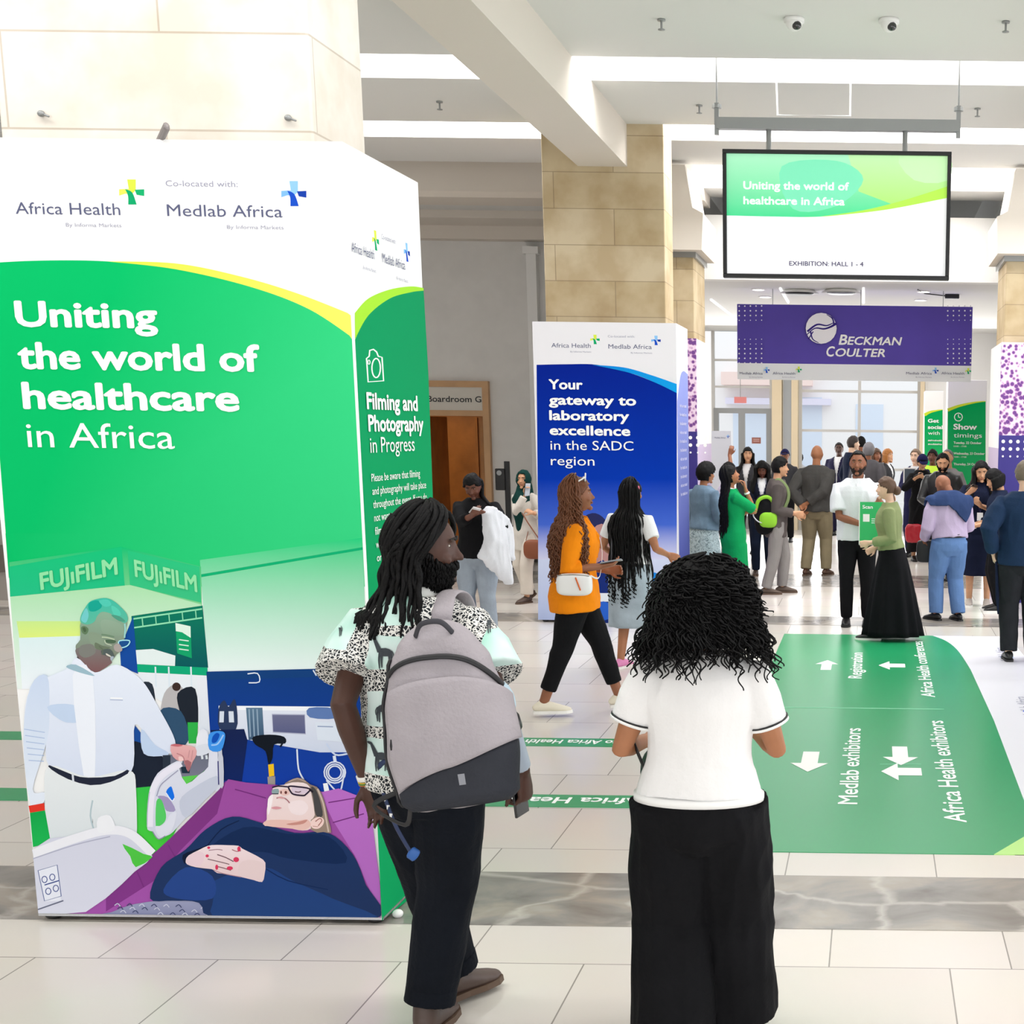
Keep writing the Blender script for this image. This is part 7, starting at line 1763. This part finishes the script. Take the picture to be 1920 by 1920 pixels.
V19.skirt('long_skirt', cl('black_skirt_cloth', '0F0F13'), .055, 1.02, .25, .31, 11, .022, shift=(0, -.03)); V19.cap('hair', H_brown, th=.010, line=.5, side=-.02, nape=-.45)
b = MB(); b.ell(V19.Hc + V19.RH @ V((0, -.11, -.03)), (.05, .045, .05)); V19.add('bun', remesh(b, .008, V19.k, 1), H_brown)
T20 = Person('man in navy suit holding a white-framed tablet behind the red handbag', (1717, 0), 842, 155, S_light, 'm', voxel=.01, at_Y=22.1, rh=('px', 1704, 903, -.3), lh=('px', 1714, 903, -.3), rp=(.8, -.3, -1), lp=(-.8, -.3, -1), curl=(50, 50), hdir=((.2, .6, .5), (-.2, .6, .5)), shoe=('shoe', M_blackshoe, B_sole, 0)); suit(T20, cl('violet_navy_suit', '25254A'), M_whitec, cl('violet_navy_suit', '25254A')); T20.cap('hair', mat('light_brown_hair', '7A6350', .6, bump=.4, bscale=120), th=.014, line=.66, side=.0, nape=-.5)
c = T20.world((T20.hand['r']['c'] + T20.hand['l']['c']) / 2 + V((0, .02, .06))); t = thing('tablet', 'white-framed tablet held up by the man in navy suit', 'tablet', c); mb = MB().box(-.10, .10, 0, .012, -.12, .12); mb.build('frame', M_white, t, bevel=.004); MB().box(-.08, .08, -.001, 0, -.10, .10).build('screen', mat('slate_screen', '4A5560', .3), t)
Q21 = Person('person in black with navy cap holding up a phone behind the lilac shirt', (1725, 1052), 849, 188, S_tan, 'f', voxel=.009, head=(0, 22, 0), rh=('px', 1716, 897, -.28), lh=('px', 1733, 897, -.28), rp=(.8, -.2, -1), lp=(-.8, -.2, -1), curl=(45, 45), hdir=((.6, .6, .4), (-.6, .6, .4)), palm=((0, -.5, 1), (0, -.5, 1)), shoe=('shoe', M_blackshoe, B_sole, 0))
Q21.top('long_black_coat', M_black, sleeve=1.85, hem=.82, ease=.026, low=(.16, .23, .2)); Q21.cap('hair', H_black, th=.010, line=.4, side=-.2, nape=-.6); baseball(Q21, cl('navy_cap_cloth', '1B1B44')); phone('phone held up by the person in black with navy cap', Q21, 'r')
c = at_y(1714, 1000, Q21.base.y - .34); t = thing('handbag', 'red leather handbag hanging beside the lilac shirt', 'bag', c); mb = MB(); soft_box(mb, (0, 0, 0), .135, .06, .14, 4.5); me = remesh(mb, .012, 1, 2); crumple(me, .006, (12, 12, 12), 4); link('pouch', me, mat('red_leather', 'B01C2C', .35), t, True)
for y in (-.03, .03): mb = MB(); mb.tube(spline([(-.03 , y, .13), (.02, y + .02, .32), (.10, y + .10, .46), (.14, y + .06, .34), (.09, y, .13)], 6), [(.01, .004)], 8); mb.build('strap', M_black, t, True)
HV = Person('worker in a lime high-visibility vest beside the narrow green panel', (1748, 0), 842, 165, S_dark, 'm', voxel=.012, at_Y=22.9, shoe=('shoe', M_blackshoe, B_sole, 0)); HV.top('dark_top', M_char, sleeve=1.8, hem=.85); HV.top('safety_vest', mat('hi_vis', 'C8F03A', .7), sleeve=0, hem=.88, ease=.034); HV.trousers('trousers', M_black); HV.cap('hair', H_black, th=.012)
B23 = Person('bearded man in black leather jacket looking down', (1763, 1088), 846, 168, S_tan, 'm', voxel=.009, head=(8, 24, 0), w=1.1, shoe=('shoe', M_blackshoe, B_sole, 0), rh=(.1, .3, 1.05), rp=(.8, -.2, -1)); suit(B23, mat('black_leather_jacket', '16171B', .38, bump=.2), cl('dark_grey_tee', '2B2C30'), M_black); B23.cap('hair', H_black, th=.014, line=.68, side=.0, nape=-.5)
B23.beard(H_black, 700, .007, .005)
R24 = Person('balding man in grey jacket behind the bearded man', (1777, 0), 842, 150, S_tan, 'm', voxel=.012, at_Y=20.0, shoe=('shoe', M_blackshoe, B_sole, 0)); R24.top('jacket', cl('light_grey_jacket', '8D8A8C'), sleeve=1.85, hem=.82, ease=.03); R24.trousers('trousers', M_char); R24.cap('hair', H_grey, th=.005, line=.75, side=.1, nape=-.5)
L25 = Person('man in lilac shirt with navy sweater tied over his shoulders and blue trousers', (1777, 1164), 882, 22, S_brown, 'm', lean=(5, 0, 0), head=(28, 34, 0), w=1.12, voxel=.007, lh=('px', 1733, 1010, .12), lp=(-.5, -1, -.3), rh=(.15, .28, 1.0), rp=(.7, -1, -.2), curl=(45, 40), shoe=('shoe', M_blackshoe, B_sole, 0), la=(-.12, .08, .09), ra=(.12, -.03, .09), lt=20)
lsh = L25.top('lilac_shirt', cl('lilac_cotton', 'B9A9C6', var=.05), sleeve=1.86, hem=.97, ease=.034, r0=.08, r1=.056, fold=.010); L25.trousers('blue_trousers', cl('cornflower_twill', '5F7FB0', var=.07), r=(.116, .092, .08), fold=.006)
b = MB(); a_, b2, o_ = prof_at('m', 1.0); b.tube([V((0, o_, .985)), V((0, o_, 1.025))], [(a_ * 1.12 + .026, b2 * 1.12 + .028)], 32, (1, 0, 0), rnd=False); L25.add('belt', b, M_dark)
L25.overlay('tied_sweater', cl('sweater_navy', '2C3E66', var=.08), lsh, lambda q: abs(q.x) < .26 and (q.z > 1.34 or (q.y < .0 and q.z > 1.36 - .9 * max(0, q.x + .10) and q.z > 1.13 + 1.6 * max(0, q.x - .12))), .012, .02)
c = L25.world(L25.W['l']) + V((.04, .08, -.14)); t = thing('document_bag', 'black document bag carried by the man in lilac shirt', 'bag', c); mb = MB(); soft_box(mb, (0, 0, 0), .12, .04, .12, 5); mb.build('pouch', M_dark, t, True); mb = MB(); mb.tube(spline([(-.06, 0, .11), (-.04, 0, .17), (.04, 0, .17), (.06, 0, .11)], 5), [.007], 8); mb.build('handle', M_dark, t, True)
N26 = Person('woman with long black hair in navy dress using her phone', (1833, 1136), 860, 176, S_tan, 'f', voxel=.008, head=(6, 22, 4), w=1.08, rh=('px', 1816, 925, -.3), lh=('px', 1838, 948, -.28), rp=(.8, -.2, -1), lp=(-.8, -.2, -1), curl=(45, 45), hdir=((.4, .6, .5), (-.5, .6, .5)), palm=((0, -.6, 1), (0, -.6, 1)), shoe=('shoe', mat('beige_shoe', 'B9AFA6', .6), W_sole, 0))
N26.top('navy_dress', cl('midnight_navy', '11172E'), sleeve=(1.25, 1.25), hem=.84, ease=.018, r0=.075, r1=.062, low=(.38, .225, .20)); N26.cap('hair', H_black, th=.014, line=.52, side=-.25, nape=-.6); N26.mass('long_hair', H_black, [N26.fall(a, 8, .3, spread=.02, hg=1.04) for a in range(-112, 113, 14)], r=.024, voxel=.012)
phone('phone held up by the woman in navy dress', N26, 'r'); lanyard(N26, '2A2C66')
b = MB(); b.ell(N26.T((.04, .13, 1.30)), (.03, .012, .035)); N26.add('white_badge', b, M_white)
D27 = Person('dark-haired person in dark clothes looking down between the navy dress and the navy shirt', (1868, 1146), 876, 92, S_tan, 'f', voxel=.009, head=(0, 26, 0), lh=(-.1, .3, 1.05), rh=(.1, .3, 1.05), lp=(-.3, -.6, -1), rp=(.3, -.6, -1), curl=(45, 45), shoe=('shoe', M_blackshoe, W_sole, 0)); D27.top('dark_top', M_navy, sleeve=1.5, hem=.84, ease=.026); D27.trousers('trousers', M_black); D27.cap('hair', H_black, th=.022, line=.45, side=-.25, nape=-.6); D27.mass('bob_hair', H_black, [D27.fall(a, 5, .08, hg=1.06) for a in range(-110, 111, 16)], r=.022, voxel=.012)
phone('phone in the hand of the dark-haired person beside the navy shirt', D27, 'l', mat('phone_white', 'E9E9EC', .3))
R28 = Person('man in navy blue shirt and dark trousers with back turned at the right edge', (1912, 1238), 862, 3, S_light, 'm', w=1.16, voxel=.007, head=(-2, 4, 0), lh=('px', 1862, 1036, -.02), lp=(-.6, -1, 0), curl=(35, 35), palm=((1, -.2, 0), None), shoe=('shoe', M_blackshoe, B_sole, 0)); R28.top('navy_shirt', cl('petrol_navy', '1E3350', var=.1), sleeve=1.86, hem=.86, ease=.034, r0=.082, r1=.056, fold=.008); R28.trousers('trousers', cl('dark_grey_trousers', '24262A'), r=(.112, .09, .074)); R28.cap('hair', mat('ash_brown_hair', '75695A', .7, bump=.4, bscale=140), th=.010, line=.5, side=.0, nape=-.45)
c = R28.world(R28.W['l']) + V((.03, -.01, -.2)); t = thing('umbrella', 'thin folded dark umbrella held by the man in navy blue shirt', 'umbrella', c); mb = MB(); mb.tube([(0, 0, .12), (.02, .02, -.2), (.03, .03, -.34)], [.012, .016, .006], 8); mb.build('canopy', M_navy, t, True); mb = MB(); mb.tube([(0, 0, .12), (-.005, 0, .2)], [.008], 8); mb.build('handle', M_dark, t, True)
